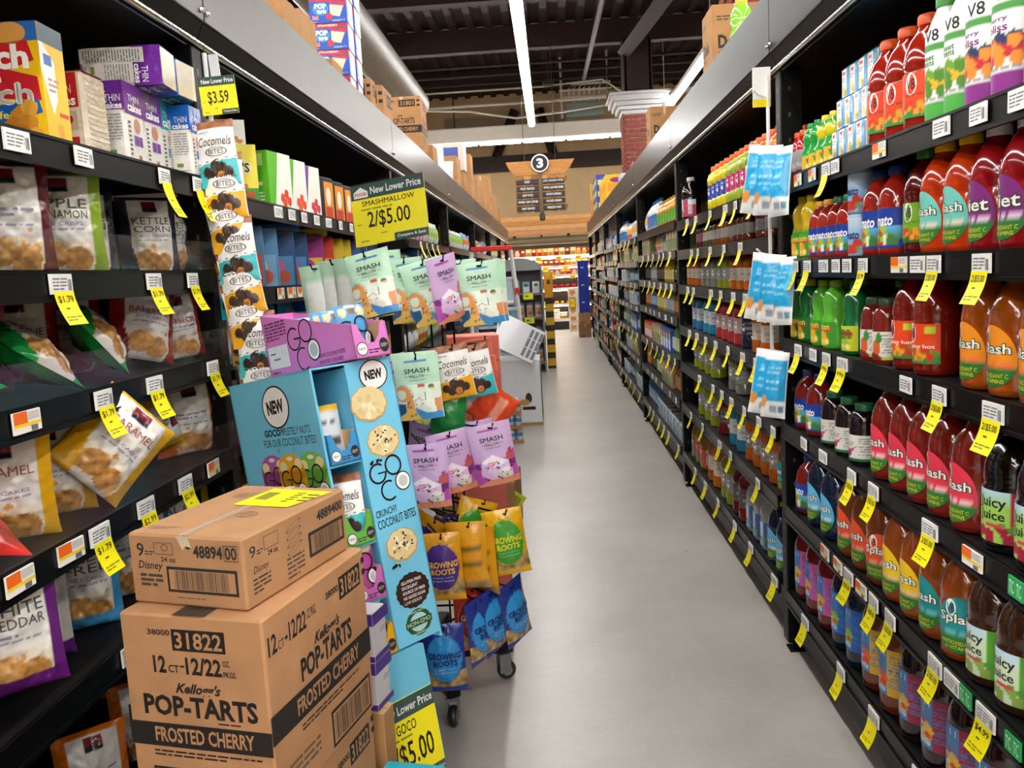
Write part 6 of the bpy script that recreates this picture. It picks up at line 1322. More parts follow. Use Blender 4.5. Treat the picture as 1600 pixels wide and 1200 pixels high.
def gocobag(c, seed, w=.078, h=.125):
    ops = [('e', w*.2, h*.86, w*.14, h*.08, '#e6d8a8'), ('e', w*.8, h*.86, w*.16, h*.1, '#e6d8a8'), ('e', w*.5, h*.95, w*.16, h*.02, '#e8e8ea'), ('n', w*.36, h*.80, w*.64, h*.95, '#5a3a2a', '#8a6a4a', 90)]
    def deco(m, fn): goco(m, fn, w*.45, h*.42, w*1.0, k=.0003); m.lines(w*.2, h*.08, w*.8, h*.16, 2, fn, '#3a2a3a')
    return bag(w, h, .03, c, ops, nu=18, nv=24, stand=False, seed=seed, crumple=.003, decor=deco, back=('#dfe3e6', [('l', w*.1, h*.1, w*.9, h*.8, 16, '#55565c'), ('r', 0, h*.88, w, h, c)]))
GB, GP, GY = gocobag('#4c9bd2', 1), gocobag('#b8489c', 2), gocobag('#e0b01c', 3)
def inD(proto, label, x, y, z, rz, rx=0.0, name='coconut_bite_pouch', grp=None):
    o = setout(proto, name, label, 'snack pouch', (0, 0, 0), 0, group=grp); o.matrix_world = DA @ Matrix.Translation((x, y, z)) @ Matrix.Rotation(rz, 4, 'Z') @ Matrix.Rotation(rx, 4, 'X'); return o
for k, (x, rz, rx) in enumerate(((-.02, 1.45, -.12), (-.075, 1.35, -.2), (-.13, 1.6, -.05), (-.2, 1.5, -.1))): inD(GB, f'blue coconut bite pouch in the magenta top tray, {ORD[k]} from the open front', x, .152, .006, rz, rx, grp='blue coconut bite pouches in the top tray')
for k, x in enumerate((-.05, -.11, -.18)): inD(GB if k else GY, f'back-turned coconut bite pouch in the blue tray, {ORD[k]} from the open front', x, .046, -.208, -1.75+.1*k, .05, grp='coconut bite pouches in the blue tray')
inD(bites('#3fb7bd', 1, .085, .15), 'white and teal chocolate bite pouch dropped into the green tray', -.035, .045, -.389, .75, -.18, 'chocolate_bite_pouch')
for k, (z, x) in enumerate(((-.513, -.025), (-.513, -.10), (-.641, -.03), (-.641, -.1))): inD(GP, f'magenta coconut bite pouch in the {"third" if z > -.6 else "lowest"} display slot, {ORD[k % 2]} from front', x, .045, z, 1.15+.2*(k % 2), -.12, grp='magenta coconut bite pouches in the lower display slots')
# boxes wedged between the carton stack and the display
def whitepurple():
    def fr(m, f): m.rect(0, .075, .12, .1, f, '#4a2a8a'); m.rect(0, 0, .12, .012, f, '#4a2a8a'); m.lines(.05, .05, .11, .062, 2, f, '#8a8aa0')
    return carton(.12, .10, .10, '#c9c8cf', fr, fr, '#d8d8de')
WP = whitepurple()
setout(kraft(.165, .05, .24, None, None, None, True, None), 'carton', 'brown carton on end behind the near carton stack', 'carton', (-.45, 1.652, .331), -.23); setout(kraft(.165, .05, .33, '80308'), 'carton', 'lowest brown carton behind the near carton stack', 'carton', (-.45, 1.652, 0), -.23)
setout(WP, 'snack_box', 'lower white and purple box behind the carton stack', 'box', (-.455, 1.668, .573), -.25, scale=(1.3, .6, 1)); setout(WP, 'snack_box', 'upper white and purple box behind the carton stack', 'box', (-.455, 1.668, .6745), -.23, scale=(1.3, .6, 1))
tb = carton(.12, .10, .09, '#1f9fb0', lambda m, f: (m.rect(0, 0, .12, .04, f, '#e9ece8'), m.rect(0, .038, .12, .046, f, '#4fae3a')), lambda m, f: (m.rect(0, 0, .1, .04, f, '#d88a5a'), m.rect(0, .038, .1, .05, f, '#e9ece8')), '#1f9fb0'); mm = MB().ell(.06, .05, .03, .028, pln((-.06, -.05, .09), (1, 0, 0), (0, 1, 0), .001), '#4fc05a', n=16).ell(.06, .05, .012, .012, pln((-.06, -.05, .09), (1, 0, 0), (0, 1, 0), .0014), '#e8f4e8', n=10); tb.append(('top_print', mm.mesh('top_print', M_PAPER, False), []))
setout(tb, 'snack_box', 'teal and white snack box on the floor carton beside the display', 'box', (-.318, 1.52, .40), -.2); setout(kraft(.11, .11, .40, None), 'carton', 'slim brown carton under the teal snack box', 'carton', (-.316, 1.52, 0), -.2)

# ------------------------------------------------------------------ wheeled wire rack of hanging snack bags
WX, WY = -.52, 2.86
rack = thing('wire_display_rack', 'black wheeled wire rack hung with snack bags beside the sky-blue display', 'display rack', (WX, WY, 0))
part('pole', MB().box(-.02, -.02, .14, .02, .02, 1.52, b=.003), M_BLACK, rack)
for k in range(5):
    a = math.radians(-62+72*k); c, s = math.cos(a), math.sin(a); M = Matrix.Rotation(a, 4, 'Z')
    lg = part('base_leg', MB().box(0, -.022, .105, .325, .022, .15, b=.004, M=M), M_BLACK, rack)
    px, py = .30*c, .30*s
    cs = bpy.data.objects.new('caster', None)
    C.objects.link(cs); cs.parent = rack; cs.location = (px, py, 0); cs.rotation_euler = (0, 0, a+.7*(k % 3)-.5)
    part('caster_wheel', MB().lathe([(.012, -.012), (.03, -.012), (.034, -.006), (.034, .006), (.03, .012), (.012, .012)], 20, '#1c1c1e').box(-.001, -.001, -.001, .001, .001, .001), M_CAP, cs).matrix_local = Matrix.Translation((0, 0, .035)) @ Matrix.Rotation(math.pi/2, 4, 'X')
    m = MB().lathe([(.010, -.0135), (.018, -.0135), (.018, .0135), (.010, .0135)], 14, '#8a8c90'); part('wheel_hub', m, M_METAL, cs).matrix_local = Matrix.Translation((0, 0, .035)) @ Matrix.Rotation(math.pi/2, 4, 'X')
    part('caster_fork', MB().box(-.03, -.021, .03, .012, -.016, .09, '#77797c', b=.002).box(-.03, .016, .03, .012, .021, .09, '#77797c', b=.002).box(-.03, -.021, .085, .012, .021, .10, '#77797c', b=.003), M_METAL, cs)
for z in (.30, .56, .84, 1.12, 1.40):
    g = MB(); R_ = .19
    pts = [(R_*math.cos(t), R_*math.sin(t), z) for t in np.linspace(0, 2*math.pi, 25)]
    g.tube(pts, .004, 6); 
    for a in np.arange(6)*math.pi/3: g.tube([(0, 0, z), (R_*math.cos(a), R_*math.sin(a), z)], .004, 6)
    part('wire_ring', g, M_BLACK, rack)
for a in np.arange(8)*math.pi/4:
    part('upright_wire', MB().tube([(.19*math.cos(a), .19*math.sin(a), .28), (.19*math.cos(a), .19*math.sin(a), 1.42)], .0035, 6), M_BLACK, rack)
def smash(kind, seed, w=.135, h=.19):
    W_, H_ = w, h
    if kind == 'mint':
        c = '#b5dcc0'
        ops = [('g', 0, H_*.55, '#f1efe2', '#d5e8d6'), ('r', W_*.26, H_*.875, W_*.74, H_*.915, '#3f86bd'), ('l', W_*.04, H_*.88, W_*.22, H_*.91, 1, '#7fa890'), ('l', W_*.78, H_*.88, W_*.96, H_*.91, 1, '#7fa890'),
               ('e', W_*.16, H_*.42, W_*.22, H_*.13, '#7fb0c0'), ('e', W_*.16, H_*.42, W_*.205, H_*.118, '#e3ecda'), ('e', W_*.15, H_*.42, W_*.20, H_*.115, '#e39a58'), ('e', W_*.11, H_*.40, W_*.12, H_*.075, '#e3ecda'), ('p', [(W_*.2, H_*.40), (W_*.36, H_*.42), (W_*.40, H_*.18), (W_*.5, 0), (W_*.12, 0), (W_*.2, H_*.2)], '#e2a054'), ('p', [(W_*.02, H_*.05), (W_*.2, H_*.18), (W_*.36, H_*.17), (W_*.55, 0), (0, 0)], '#e9bf62'),
               ('p', [(0, H_*.05), (0, H_*.26), (W_*.18, H_*.26), (W_*.2, H_*.14)], '#2f5f8a'), ('p', [(W_*.40, H_*.20), (W_*.66, H_*.10), (W_, H_*.12), (W_, 0), (W_*.52, 0), (W_*.42, H_*.1)], '#3f8fc8'), ('p', [(W_*.82, H_*.30), (W_, H_*.32), (W_, H_*.10), (W_*.86, H_*.12)], '#d8905e'),
               ('r', W_*.50, H_*.50, W_*.66, H_*.54, '#c2563a'), ('e', W_*.78, H_*.50, W_*.07, H_*.03, '#4a5a4a'), ('e', W_*.82, H_*.47, W_*.05, H_*.02, '#d8c24a'), ('r', W_*.64, H_*.30, W_*.65, H_*.42, '#4a5560'), ('e', W_*.5, H_*.28, W_*.09, H_*.055, '#55606a'), ('e', W_*.5, H_*.28, W_*.08, H_*.048, '#efeddf'), ('r', W_*.495, H_*.23, W_*.505, H_*.33, '#55606a'), ('s', 9, W_*.22, H_*.06, W_*.42, H_*.42, .0032, '#8a5a3a', seed)]
        ink = '#26332c'; sub = 'CINNAMON CHURRO'
    else:
        c = '#cfaedb'
        ops = [('g', 0, H_*.5, '#d089cf', '#cfaedb'), ('r', W_*.24, H_*.875, W_*.70, H_*.915, '#a84aa0'), ('p', [(0, H_*.26), (W_*.3, H_*.46), (W_*.75, H_*.42), (W_, H_*.55), (W_, 0), (0, 0)], '#b653b0'), ('p', [(W_*.15, H_*.40), (W_*.45, H_*.50), (W_*.82, H_*.36), (W_*.78, H_*.14), (W_*.4, H_*.08), (W_*.12, H_*.18)], '#e3bfe6'), ('p', [(W_*.15, H_*.40), (W_*.45, H_*.50), (W_*.82, H_*.36), (W_*.5, H_*.30)], '#f1eaf4'), ('e', W_*.40, H_*.36, W_*.10, H_*.03, '#d8709a'), ('e', W_*.40, H_*.36, W_*.08, H_*.02, '#f0b0cc'),
               ('p', [(W_*.52, H_*.22), (W_*.70, H_*.27), (W_*.86, H_*.22), (W_*.84, H_*.10), (W_*.68, H_*.06), (W_*.52, H_*.10)], '#d9d3cc'), ('p', [(W_*.52, H_*.22), (W_*.70, H_*.27), (W_*.86, H_*.22), (W_*.68, H_*.19)], '#f0ece4'), ('e', W_*.86, H_*.44, W_*.1, H_*.07, '#c85a5a'), ('e', W_*.88, H_*.52, W_*.05, H_*.05, '#b84a6a'), ('r', W_*.80, H_*.28, W_*.96, H_*.38, '#7a2a78'), ('p', [(0, H_*.02), (W_*.3, H_*.10), (W_, H_*.10), (W_, 0), (0, 0)], '#d98a6a'), ('e', W_*.06, H_*.34, W_*.09, H_*.05, '#7a2a78'), ('s', 26, W_*.12, H_*.08, W_*.88, H_*.40, .0028, '#35202c', seed)]
        ink = '#2a1f30'; sub = 'COOKIE DOUGH'
    def deco(m, fn):
        m.text('SMASH', W_*.24, H_*.715, W_*.78, H_*.79, fn, ink, bold=.015); m.text('MALLOW', W_*.34, H_*.645, W_*.68, H_*.69, fn, ink, bold=.01); m.rect(W_*.25, H_*.665, W_*.31, H_*.671, fn, ink); m.rect(W_*.71, H_*.665, W_*.77, H_*.671, fn, ink); m.text(sub, W_*.33, H_*.60, W_*.69, H_*.622, fn, ink)
    bk = (c, [('r', W_*.12, H_*.1, W_*.88, H_*.72, '#eef2ec'), ('l', W_*.14, H_*.12, W_*.86, H_*.70, 15, '#4f5a54')])
    return bag(w, h, .045, c, ops, nu=46, nv=64, stand=True, seed=seed, crumple=.0025, decor=deco, back=bk, side='#8a7a5a')
SM, SMP = smash('mint', 2), smash('purple', 4)
def roots(c, c2, ink, seed, w=.125, h=.205, kind='corn'):
    ops = [('r', 0, h*.10, w, h*.32, '#8a6a3a'), ('n', 0, h*.10, w, h*.32, '#6a4f2c', '#c9a868', 110), ('e', w*.5, h*.52, w*.43, h*.34, c2)]
    def deco(m, fn):
        m.text('GROWING', w*.12, h*.52, w*.90, h*.615, fn, ink, bold=.04); m.text('ROOTS', w*.24, h*.415, w*.82, h*.505, fn, ink, bold=.04); m.text('organic corn', w*.26, h*.355, w*.76, h*.39, fn, '#9fc0e0' if ink != '#d8cf2a' else '#a8d8a0'); m.text('& seed clusters', w*.26, h*.31, w*.78, h*.345, fn, '#9fc0e0' if ink != '#d8cf2a' else '#a8d8a0'); m.ell(w*.5, h*.52, w*.44, h*.35, fn, ink, ring=.02, k=-.0004)
    bk = (c, [('l', w*.15, h*.3, w*.85, h*.75, 9, '#7a5a1a'), ('s', 4, w*.2, h*.18, w*.8, h*.22, .006, '#7a2f3a'), ('n', 0, 0, w, h*.12, '#6a4f2c', '#c9a868', 110)])
    return bag(w, h, .05, c, ops, nu=26, nv=36, stand=False, seed=seed, crumple=.005, decor=deco, back=bk, mats=M_SHINY)
RP, RG, RB, RK = roots('#dc9a1a', '#4a2a7c', '#e0a84a', 1), roots('#e0ac14', '#3f9a2f', '#d8cf2a', 2), roots('#1c2f86', '#2f8fd2', '#16246a', 3), roots('#3a1f4a', '#2a1838', '#5a3a5a', 4)
def hang(proto, name, label, cat, x, y, z, h, rz=0.0, rx=0.0, ry=0.0, grp=None, peg=True):
    """Hang a bag from its top centre (x, y, z) on a peg of the wire rack."""
    R_ = Euler((rx, ry, rz)).to_matrix(); o = setout(proto, name, label, cat, Vector((x, y, z))-R_ @ Vector((0, 0, h)), group=grp, rot=(rx, ry, rz))
    if peg:
        dx, dy = x-WX, y-WY; d = math.hypot(dx, dy); ux, uy = dx/d, dy/d; zz = z-.012
        if d > .2:
            m = MB().tube([(ux*.17, uy*.17, zz), (dx+ux*.02, dy+uy*.02, zz), (dx+ux*.026, dy+uy*.026, zz+.016)], .0032, 6); part('peg', m, M_BLACK, rack)
    return o
G1 = 'mint marshmallow bags on the wheeled rack'
SB = 'marshmallow_bag'; ST = 'snack bag'
hang(SM, SB, 'mint marshmallow bag turned to its back, nearest the clip strip'.replace('nearest', 'beside'), ST, -.715, 2.66, 1.487, .19, 2.9, ry=.08, grp=G1); hang(SM, SB, 'mint marshmallow bag turned to its back, next but one to clip strip', ST, -.650, 2.63, 1.497, .19, 2.75, grp=G1); hang(SM, SB, 'mint marshmallow bag turned to its back, behind the front-facing one', ST, -.60, 2.585, 1.500, .19, 2.6, grp=G1)
hang(SM, SB, 'mint marshmallow bag facing forward and tilted above the magenta tray', ST, -.530, 2.50, 1.512, .19, -.1, ry=-.20, rx=-.15, grp=G1); hang(SM, SB, 'mint marshmallow bag seen almost edge-on below the big price sign', ST, -.486, 2.56, 1.515, .19, 1.0, ry=-.05, grp=G1); hang(SM, SB, 'mint marshmallow bag just past the edge-on one', ST, -.440, 2.60, 1.490, .19, .8, ry=-.08, grp=G1)
hang(SM, SB, 'mint marshmallow bag half covered by the slim lilac bag', ST, -.385, 2.58, 1.480, .19, .15, ry=-.22, grp=G1); hang(SMP, SB, 'slim lilac marshmallow bag hanging among the mint ones', ST, -.318, 2.52, 1.488, .19, 1.0, ry=-.20); hang(SM, SB, 'mint marshmallow bag peeking out behind the slim lilac bag', ST, -.30, 2.74, 1.478, .19, .2, ry=-.05, grp=G1); hang(SM, SB, 'mint marshmallow bag facing forward at the aisle end of top tier', ST, -.224, 2.63, 1.468, .19, .1, ry=-.09, grp=G1)
hang(SM, SB, 'mint marshmallow bag behind the aisle end one', ST, -.205, 2.72, 1.468, .19, .3, ry=-.03, grp=G1); hang(SM, SB, 'mint marshmallow bag deep in the top tier', ST, -.42, 2.72, 1.48, .19, .5, grp=G1)
hang(SM, SB, 'mint marshmallow bag facing forward in the second tier', ST, -.404, 2.47, 1.212, .19, .02, ry=-.06); hang(SM, SB, 'mint marshmallow bag behind the forward-facing second tier one', ST, -.42, 2.55, 1.212, .19, .2, ry=-.02); hang(SMP, SB, 'slim lilac marshmallow bag squeezed beside the second tier mint bag', ST, -.492, 2.53, 1.205, .19, .95, ry=-.1)
BK = bites('#e0a21e', 2, .115, .165); BK2 = bites('#3fb7bd', 1, .115, .165)
hang(BK, 'chocolate_bite_pouch', 'orange chocolate bite pouch hanging in the second tier of rack', 'snack pouch', -.318, 2.58, 1.225, .165, .15, ry=-.14); hang(BK2, 'chocolate_bite_pouch', 'teal chocolate bite pouch hanging beside the orange one', 'snack pouch', -.262, 2.66, 1.215, .165, .15, ry=-.16); hang(BK2, 'chocolate_bite_pouch', 'chocolate bite pouch behind the second tier mint bag', 'snack pouch', -.35, 2.64, 1.21, .165, .15, ry=-.1)
G2 = 'lilac marshmallow bags in the third tier'
hang(SMP, SB, 'lilac marshmallow bag facing forward beside the display biscuit strip', ST, -.392, 2.46, .950, .19, .0, ry=-.03, grp=G2); hang(SMP, SB, 'lilac marshmallow bag half hidden behind the forward-facing lilac one', ST, -.338, 2.56, .965, .19, .35, ry=-.14, grp=G2); hang(SMP, SB, 'lilac marshmallow bag facing the aisle at the far end', ST, -.215, 2.58, .980, .19, .12, ry=-.16, grp=G2); hang(SMP, SB, 'lilac marshmallow bag in the shade behind the aisle end one', ST, -.270, 2.66, .975, .19, .2, ry=-.12, grp=G2)
hang(SMP, SB, 'lilac marshmallow bag deep in the third tier', ST, -.33, 2.74, .97, .19, .3, ry=.2, grp=G2); hang(SMP, SB, 'lilac marshmallow bag deepest in the third tier', ST, -.41, 2.68, .965, .19, -.4, ry=.2, grp=G2)
RN = 'seed_cluster_bag'
hang(RP, RN, 'yellow seed cluster bag with purple oval label', ST, -.362, 2.43, .690, .205, .0, ry=-.04); hang(RP, RN, 'yellow seed cluster bag turned to its back', ST, -.292, 2.50, .700, .205, 3.0, ry=.05); hang(RP, RN, 'narrow yellow bag beside the back-turned yellow bag', ST, -.245, 2.53, .680, .205, 2.3, ry=.05); hang(RG, RN, 'yellow seed cluster bag with green oval label', ST, -.185, 2.53, .725, .205, .1, ry=-.12); hang(RG, RN, 'yellow bag peeping out above the back-turned bags', ST, -.255, 2.62, .735, .205, .3, ry=.35); hang(RK, RN, 'dark plum bag behind the yellow bags', ST, -.335, 2.60, .70, .205, .3); hang(RP, RN, 'yellow bag tilted deep behind the purple oval bag', ST, -.40, 2.58, .695, .205, -.5, ry=.4); hang(RK, RN, 'dark plum bag low beside the pole', ST, -.31, 2.70, .68, .205, .8)
hang(RB, RN, 'large blue seed cluster bag low beside the display foot', ST, -.362, 2.37, .438, .205, .03, ry=-.02); hang(RB, RN, 'navy blue bag edge-on behind the large blue bag', ST, -.27, 2.48, .47, .205, 1.0, ry=-.1); hang(RB, RN, 'blue seed cluster bag hanging second from the aisle', ST, -.238, 2.50, .485, .205, 1.0, ry=-.20); hang(RB, RN, 'blue seed cluster bag hanging at the aisle edge', ST, -.176, 2.55, .487, .205, .95, ry=-.22); hang(roots('#c83a2a', '#b02a22', '#e8d8d0', 6), RN, 'red bag in the shadow behind the blue bags', ST, -.30, 2.58, .47, .205, .6)
hang(bag(.13, .17, .05, '#e8502a', [('r', 0, .13, .13, .17, '#d8c8c0'), ('r', .02, .04, .11, .07, '#f4a08a')], stand=False, seed=7, mats=M_SHINY, crumple=.01), 'fruit_snack_bag', 'crumpled coral red bag between the second and third tiers', ST, -.285, 2.72, 1.07, .17, .2, ry=-.9); hang(bag(.11, .14, .04, '#1f7a3a', [('r', .0, .1, .11, .14, '#185f2c')], stand=False, seed=8, mats=M_SHINY), 'fruit_snack_bag', 'small green bag behind the chocolate bite pouches', ST, -.325, 2.60, 1.09, .14, .1, ry=.1)
salm = MB().box(-.055, -.012, 0, .055, .012, .25, '#dd6a58', b=.004).box(-.05, -.004, .25, .05, .004, .31, '#e07160', b=.002)
salm.rect(-.02, .278, .02, .284, pln((0, -.0045, 0), (1, 0, 0), (0, 0, 1)), '#7a2f28'); salm.rect(-.055, .19, .055, .192, pln((0, -.0125, 0), (1, 0, 0), (0, 0, 1)), '#b8503f')
o = solo('card_sleeve', 'flat coral cardboard sleeve hanging from a peg', 'packaging', salm, M_COATED, (-.232, 2.92, .905)); o.rotation_euler = (0, -.10, .15); part('peg', MB().tube([(.15, .02, 1.20), (.285, .05, 1.2), (.289, .05, 1.225)], .0035, 6), M_BLACK, rack)
sb = MB().box(-.10, -.02, 0, .10, .02, .42, '#cf6757', b=.003); sb.rect(-.01, .30, .01, .306, pln((0, -.0205, 0), (1, 0, 0), (0, 0, 1)), '#7a352c')
o = solo('coral_carton', 'tall coral carton standing behind the marshmallow rack', 'carton', MB().box(-.10, -.08, 0, .10, .08, 1.20, '#cf6757', b=.004).rect(-.095, 1.10, .095, 1.104, pln((0, -.0805, 0), (1, 0, 0), (0, 0, 1)), '#8a3f34').rect(-.02, 1.14, .02, 1.147, pln((0, -.0805, 0), (1, 0, 0), (0, 0, 1)), '#7a352c'), M_COATED, (-.32, 3.36, 0), .15)
# the price sign on the pole
sg = thing('price_sign', 'large yellow two for five price sign in a clear holder above the rack', 'price sign', (-.512, 2.86, 1.52)); sg.rotation_euler = (-.13, -.10, -.26)
m, q = pricecard(.268, .205, 0, '2/$5.00', 0, name='SMASHMALLOW', sub=True)
for mb in (m, q):
    for v in mb.v: v[:, 2] += .035
part('sign_card', m, M_LABEL, sg); part('sign_print', q, M_LABEL, sg, False)
part('clear_cover', MB().box(-.139, -.004, .03, .139, -.003, .245), M_CLEAR, sg); part('sign_holder', MB().box(-.055, -.008, .005, .055, .008, .036, b=.003).box(-.018, -.015, -.03, .018, .015, .008, b=.002), M_BLACK, sg)
# ------------------------------------------------------------------ things further down the aisle
setout(kraft(.44, .40, .31, None, None, None, True, None), 'carton', 'brown carton on the floor behind the wheeled rack', 'carton', (-.46, 4.75, 0), -.05)
m = MB().box(-.05, -.001, 0, .05, .001, .1, '#cfd42a'); m.bars(-.03, .02, .03, .08, pln((0, -.0014, 0), (1, 0, 0), (0, 0, 1)), '#55580f')
o = solo('carton_sticker', 'lime yellow sticker set diamond-wise on the brown floor carton', 'sticker', m, M_LABEL, (-.285, 4.545, .17)); o.rotation_euler = (0, .6, -.05)
# water multipacks on cardboard trays
def waterpack():
    m = MB().box(-.15, -.13, 0, .15, .13, .03, '#a98660'); out = [('pack_tray', m.mesh('pack_tray', M_CARD, False), [])]
    pr = MB().lathe([(.024, .03), (.026, .035), (.026, .10), (.020, .115), (.011, .125)], 10, ['#8fb0c0', '#dfe8ee', '#3a8fc8', '#c2d4de', '#d8e2e8']).mesh('water_bottle', M_LIQ)
    out.append(('water_bottle', None, pr)); return out
WPK = MB().box(-.15, -.13, 0, .15, .13, .03, '#a98660').mesh('pack_tray', M_CARD, False)
WB = MB().lathe([(.024, .0), (.027, .005), (.027, .03), (.027, .031), (.027, .062), (.027, .063), (.018, .082), (.011, .09)], 10, ['#8fb0c0', '#b9d0da', '#b9d0da', '#2f86c4', '#2f86c4', '#dbe6ec', '#d8e2e8', '#eef2f4']).mesh('water_bottle', M_LIQ)
WF = MB().box(-.148, -.128, .012, .148, .128, .122, b=.015).mesh('shrink_film', M_CLEAR)
for r_ in range(3):
    t = thing('water_multipack', f"shrink-wrapped water multipack {('lowest', 'midway', 'topmost')[r_]} in the stack before the white bin", 'multipack', (-.455, 7.27, .125*r_), .12-.05*r_)
    put('pack_tray', WPK, t); put('shrink_film', WF, t)
    for i in range(5):
        for j in range(4): put('water_bottle', WB, t, (-.116+.058*i, -.09+.06*j, .0302))
for r_ in range(2):
    t = thing('water_multipack', f"shrink-wrapped water multipack behind the stack, {('lower', 'upper')[r_]} one", 'multipack', (-.70, 7.63, .125*r_), .05)
    put('pack_tray', WPK, t); put('shrink_film', WF, t)
    for i in range(5):
        for j in range(4): put('water_bottle', WB, t, (-.116+.058*i, -.09+.06*j, .0302))
# white cardboard floor bin with a slanted, slotted header
t = thing('white_bin', 'white cardboard floor bin with a slanted header of slots', 'display bin', (-.34, 8.25, 0))
part('bin_body', MB().box(-.20, -.25, 0, .20, .25, .62, '#eceef2', b=.004), M_COATED, t, False)
part('bin_side_flap', MB().add([(-.20, -.255, .60), (-.20, .25, .60), (-.20, .25, .95), (-.20, -.255, .86), (-.19, -.255, .60), (-.19, .25, .60), (-.19, .25, .95), (-.19, -.255, .86)], [(0, 1, 2, 3), (7, 6, 5, 4), (0, 4, 5, 1), (1, 5, 6, 2), (2, 6, 7, 3), (3, 7, 4, 0)], '#eceef2'), M_COATED, t, False)
m = MB(); M = Matrix.Translation((.0, -.16, .82)) @ Matrix.Rotation(.50, 4, 'Y') @ Matrix.Rotation(.72, 4, 'X'); m.box(-.20, -.22, -.006, .22, .22, .006, '#e8e9ec', M=M); h = part('slotted_header', m, M_COATED, t, False)
m = MB(); M2 = M
for i in range(3):
    for j in range(3): m.box(.10+.048*i-.01, -.18+.125*j, .0065, .10+.048*i+.02, -.18+.125*j+.11, .009, '#7f838a', M=M2)
put('header_slot', m.mesh('header_slot', M_COATED, False), h)
q = MB(); f = pln((-.20, -.2505, 0), (1, 0, 0), (0, 0, 1)); q.rect(.0, .0, .40, .03, f, '#b08a5a'); q.ell(.28, .26, .03, .05, f, '#4a2f22'); q.ell(.24, .22, .05, .03, f, '#caa05a', k=.0004); q.rect(.22, .15, .34, .18, f, '#3a2418', k=.0003)
part('bin_print', q, M_PAPER, t, False)
part('olive_stripe', MB().box(.2005, -.2, .06, .202, .24, .52, '#6f7a2a'), M_PAPER, t, False)
# white wire fixture with trays and blue boards beyond the bin
t = thing('tier_stand', 'white tiered stand with blue panels beyond the white bin', 'display rack', (-.60, 9.4, 0))
for x in (-.22, .22): part('stand_post', MB().box(x-.02, -.2, 0, x+.02, -.16, 1.35, '#d8dadd'), M_METAL, t)
for z in (.25, .55, .85, 1.1): part('stand_shelf', MB().box(-.24, -.2, z, .24, .25, z+.025, '#e2e3e6'), M_METAL, t)
part('stand_back', MB().box(-.24, .24, 0, .24, .26, 1.35, '#a8b4bc'), M_METAL, t)
ts = lambda label, pr, x, z, r=0, name='snack_tray', cat='tray': setout(pr, name, label, cat, (-.60+x, 9.43, z+.0255), r)
ts('sky-blue coconut bite board on the white tiered stand, upper shelf', smallbox(.2, .05, .24, SKY, '#6fbfe0', '#e2cf9e'), .08, .85, .1, 'snack_board', 'sign'); ts('sky-blue coconut bite board on the white tiered stand, lower shelf', smallbox(.16, .05, .26, SKY, '#4fa0c8', '#dfe8f0'), .09, .55, .1, 'snack_board', 'sign')
ts('small blue tray on the upper shelf of white stand', smallbox(.2, .2, .12, '#3f93cc', '#9fd0ea', '#e8eef2'), -.13, .85); ts('magenta tray on the lower shelf of white stand', smallbox(.2, .2, .12, '#b455a4', '#d8a0d0', '#e8d8e8'), -.10, .55); ts('yellow tray near the foot of white stand', smallbox(.26, .2, .12, '#d8c05a', '#e8e0a0', '#9a8a3a'), 0, .25)
ts('grey box with a red oval on the white stand top', carton(.26, .2, .22, '#8f9296', lambda m, f: (m.ell(.13, .09, .09, .05, f, '#e8e6e2'), m.ell(.13, .095, .075, .028, f, '#b83a2a', k=.0005)), None), -.04, 1.1, 0, 'snack_box', 'box')
for k in range(4): setout(smallbox(.10, .14, .09, '#e6e6ea', '#c0c2ca', '#d8d8e0'), 'snack_pack', f'white pack on top of the grey oval box, {ORD[k]} of four', 'pack', (-.70+.11*(k % 2), 9.43, 1.347+.0912*(k//2)), 0)
t = thing('folding_ladder', 'folding step ladder with a red top bar and pale rails', 'ladder', (-.56, 8.85, 0))
part('top_bar', MB().box(-.24, -.03, 1.66, .18, .03, 1.71, '#d8281c', b=.008), M_METAL, t)
part('rail', MB().tube([(.17, -.0, 1.66), (.24, -.12, .9), (.30, -.24, .012)], .022, 6, '#d0d0d0'), M_METAL, t); part('rail', MB().tube([(-.23, -.0, 1.66), (-.26, -.12, .9), (-.28, -.24, .012)], .022, 6, '#d0d0d0'), M_METAL, t)
part('rear_rail', MB().tube([(.17, .0, 1.62), (.22, .16, .012)], .016, 6, '#b8b8b8'), M_METAL, t); part('rear_rail', MB().tube([(-.23, .0, 1.62), (-.26, .16, .012)], .016, 6, '#b8b8b8'), M_METAL, t)
for k, z in enumerate((.35, .7, 1.05, 1.36)): part('step', MB().box(-.26+.01*k, -.20+.05*k, z, .26-.02*k, -.10+.05*k, z+.03, '#c8c8ca', b=.004), M_METAL, t)
part('red_joint', MB().box(.19, -.09, 1.2, .24, -.03, 1.28, '#c8281c', b=.006), M_METAL, t)
# grey arched display shelf with milk-like cartons and fluorescent price cards
t = thing('arched_shelf', 'grey display shelf with an arched top and bright yellow price cards', 'display shelf', (-.46, 12.45, 0))
for x in (-.34, .32): part('side_board', MB().box(x, -.2, 0, x+.025, .2, 1.45, '#85868a'), M_METAL, t)
part('back_board', MB().box(-.34, .18, 0, .345, .2, 1.45, '#7b7c80'), M_METAL, t)
a = np.linspace(0, math.pi, 17); X_, Z_ = .3425*np.cos(a), .18*np.sin(a); V = [(x, y, 1.45+z) for y in (-.2, .2) for x, z in zip(X_, Z_)]
part('arched_top', MB().add(V, [tuple(range(17)), tuple(range(17, 34))[::-1]]+[(i, i+1, 18+i, 17+i) for i in range(16)]+[(16, 0, 17, 33)], '#8d8f94'), M_METAL, t, False)
for z in (.12, .42, .76, 1.10): part('shelf_board', MB().box(-.315, -.2, z, .32, .18, z+.03, '#6f665c'), M_METAL, t)
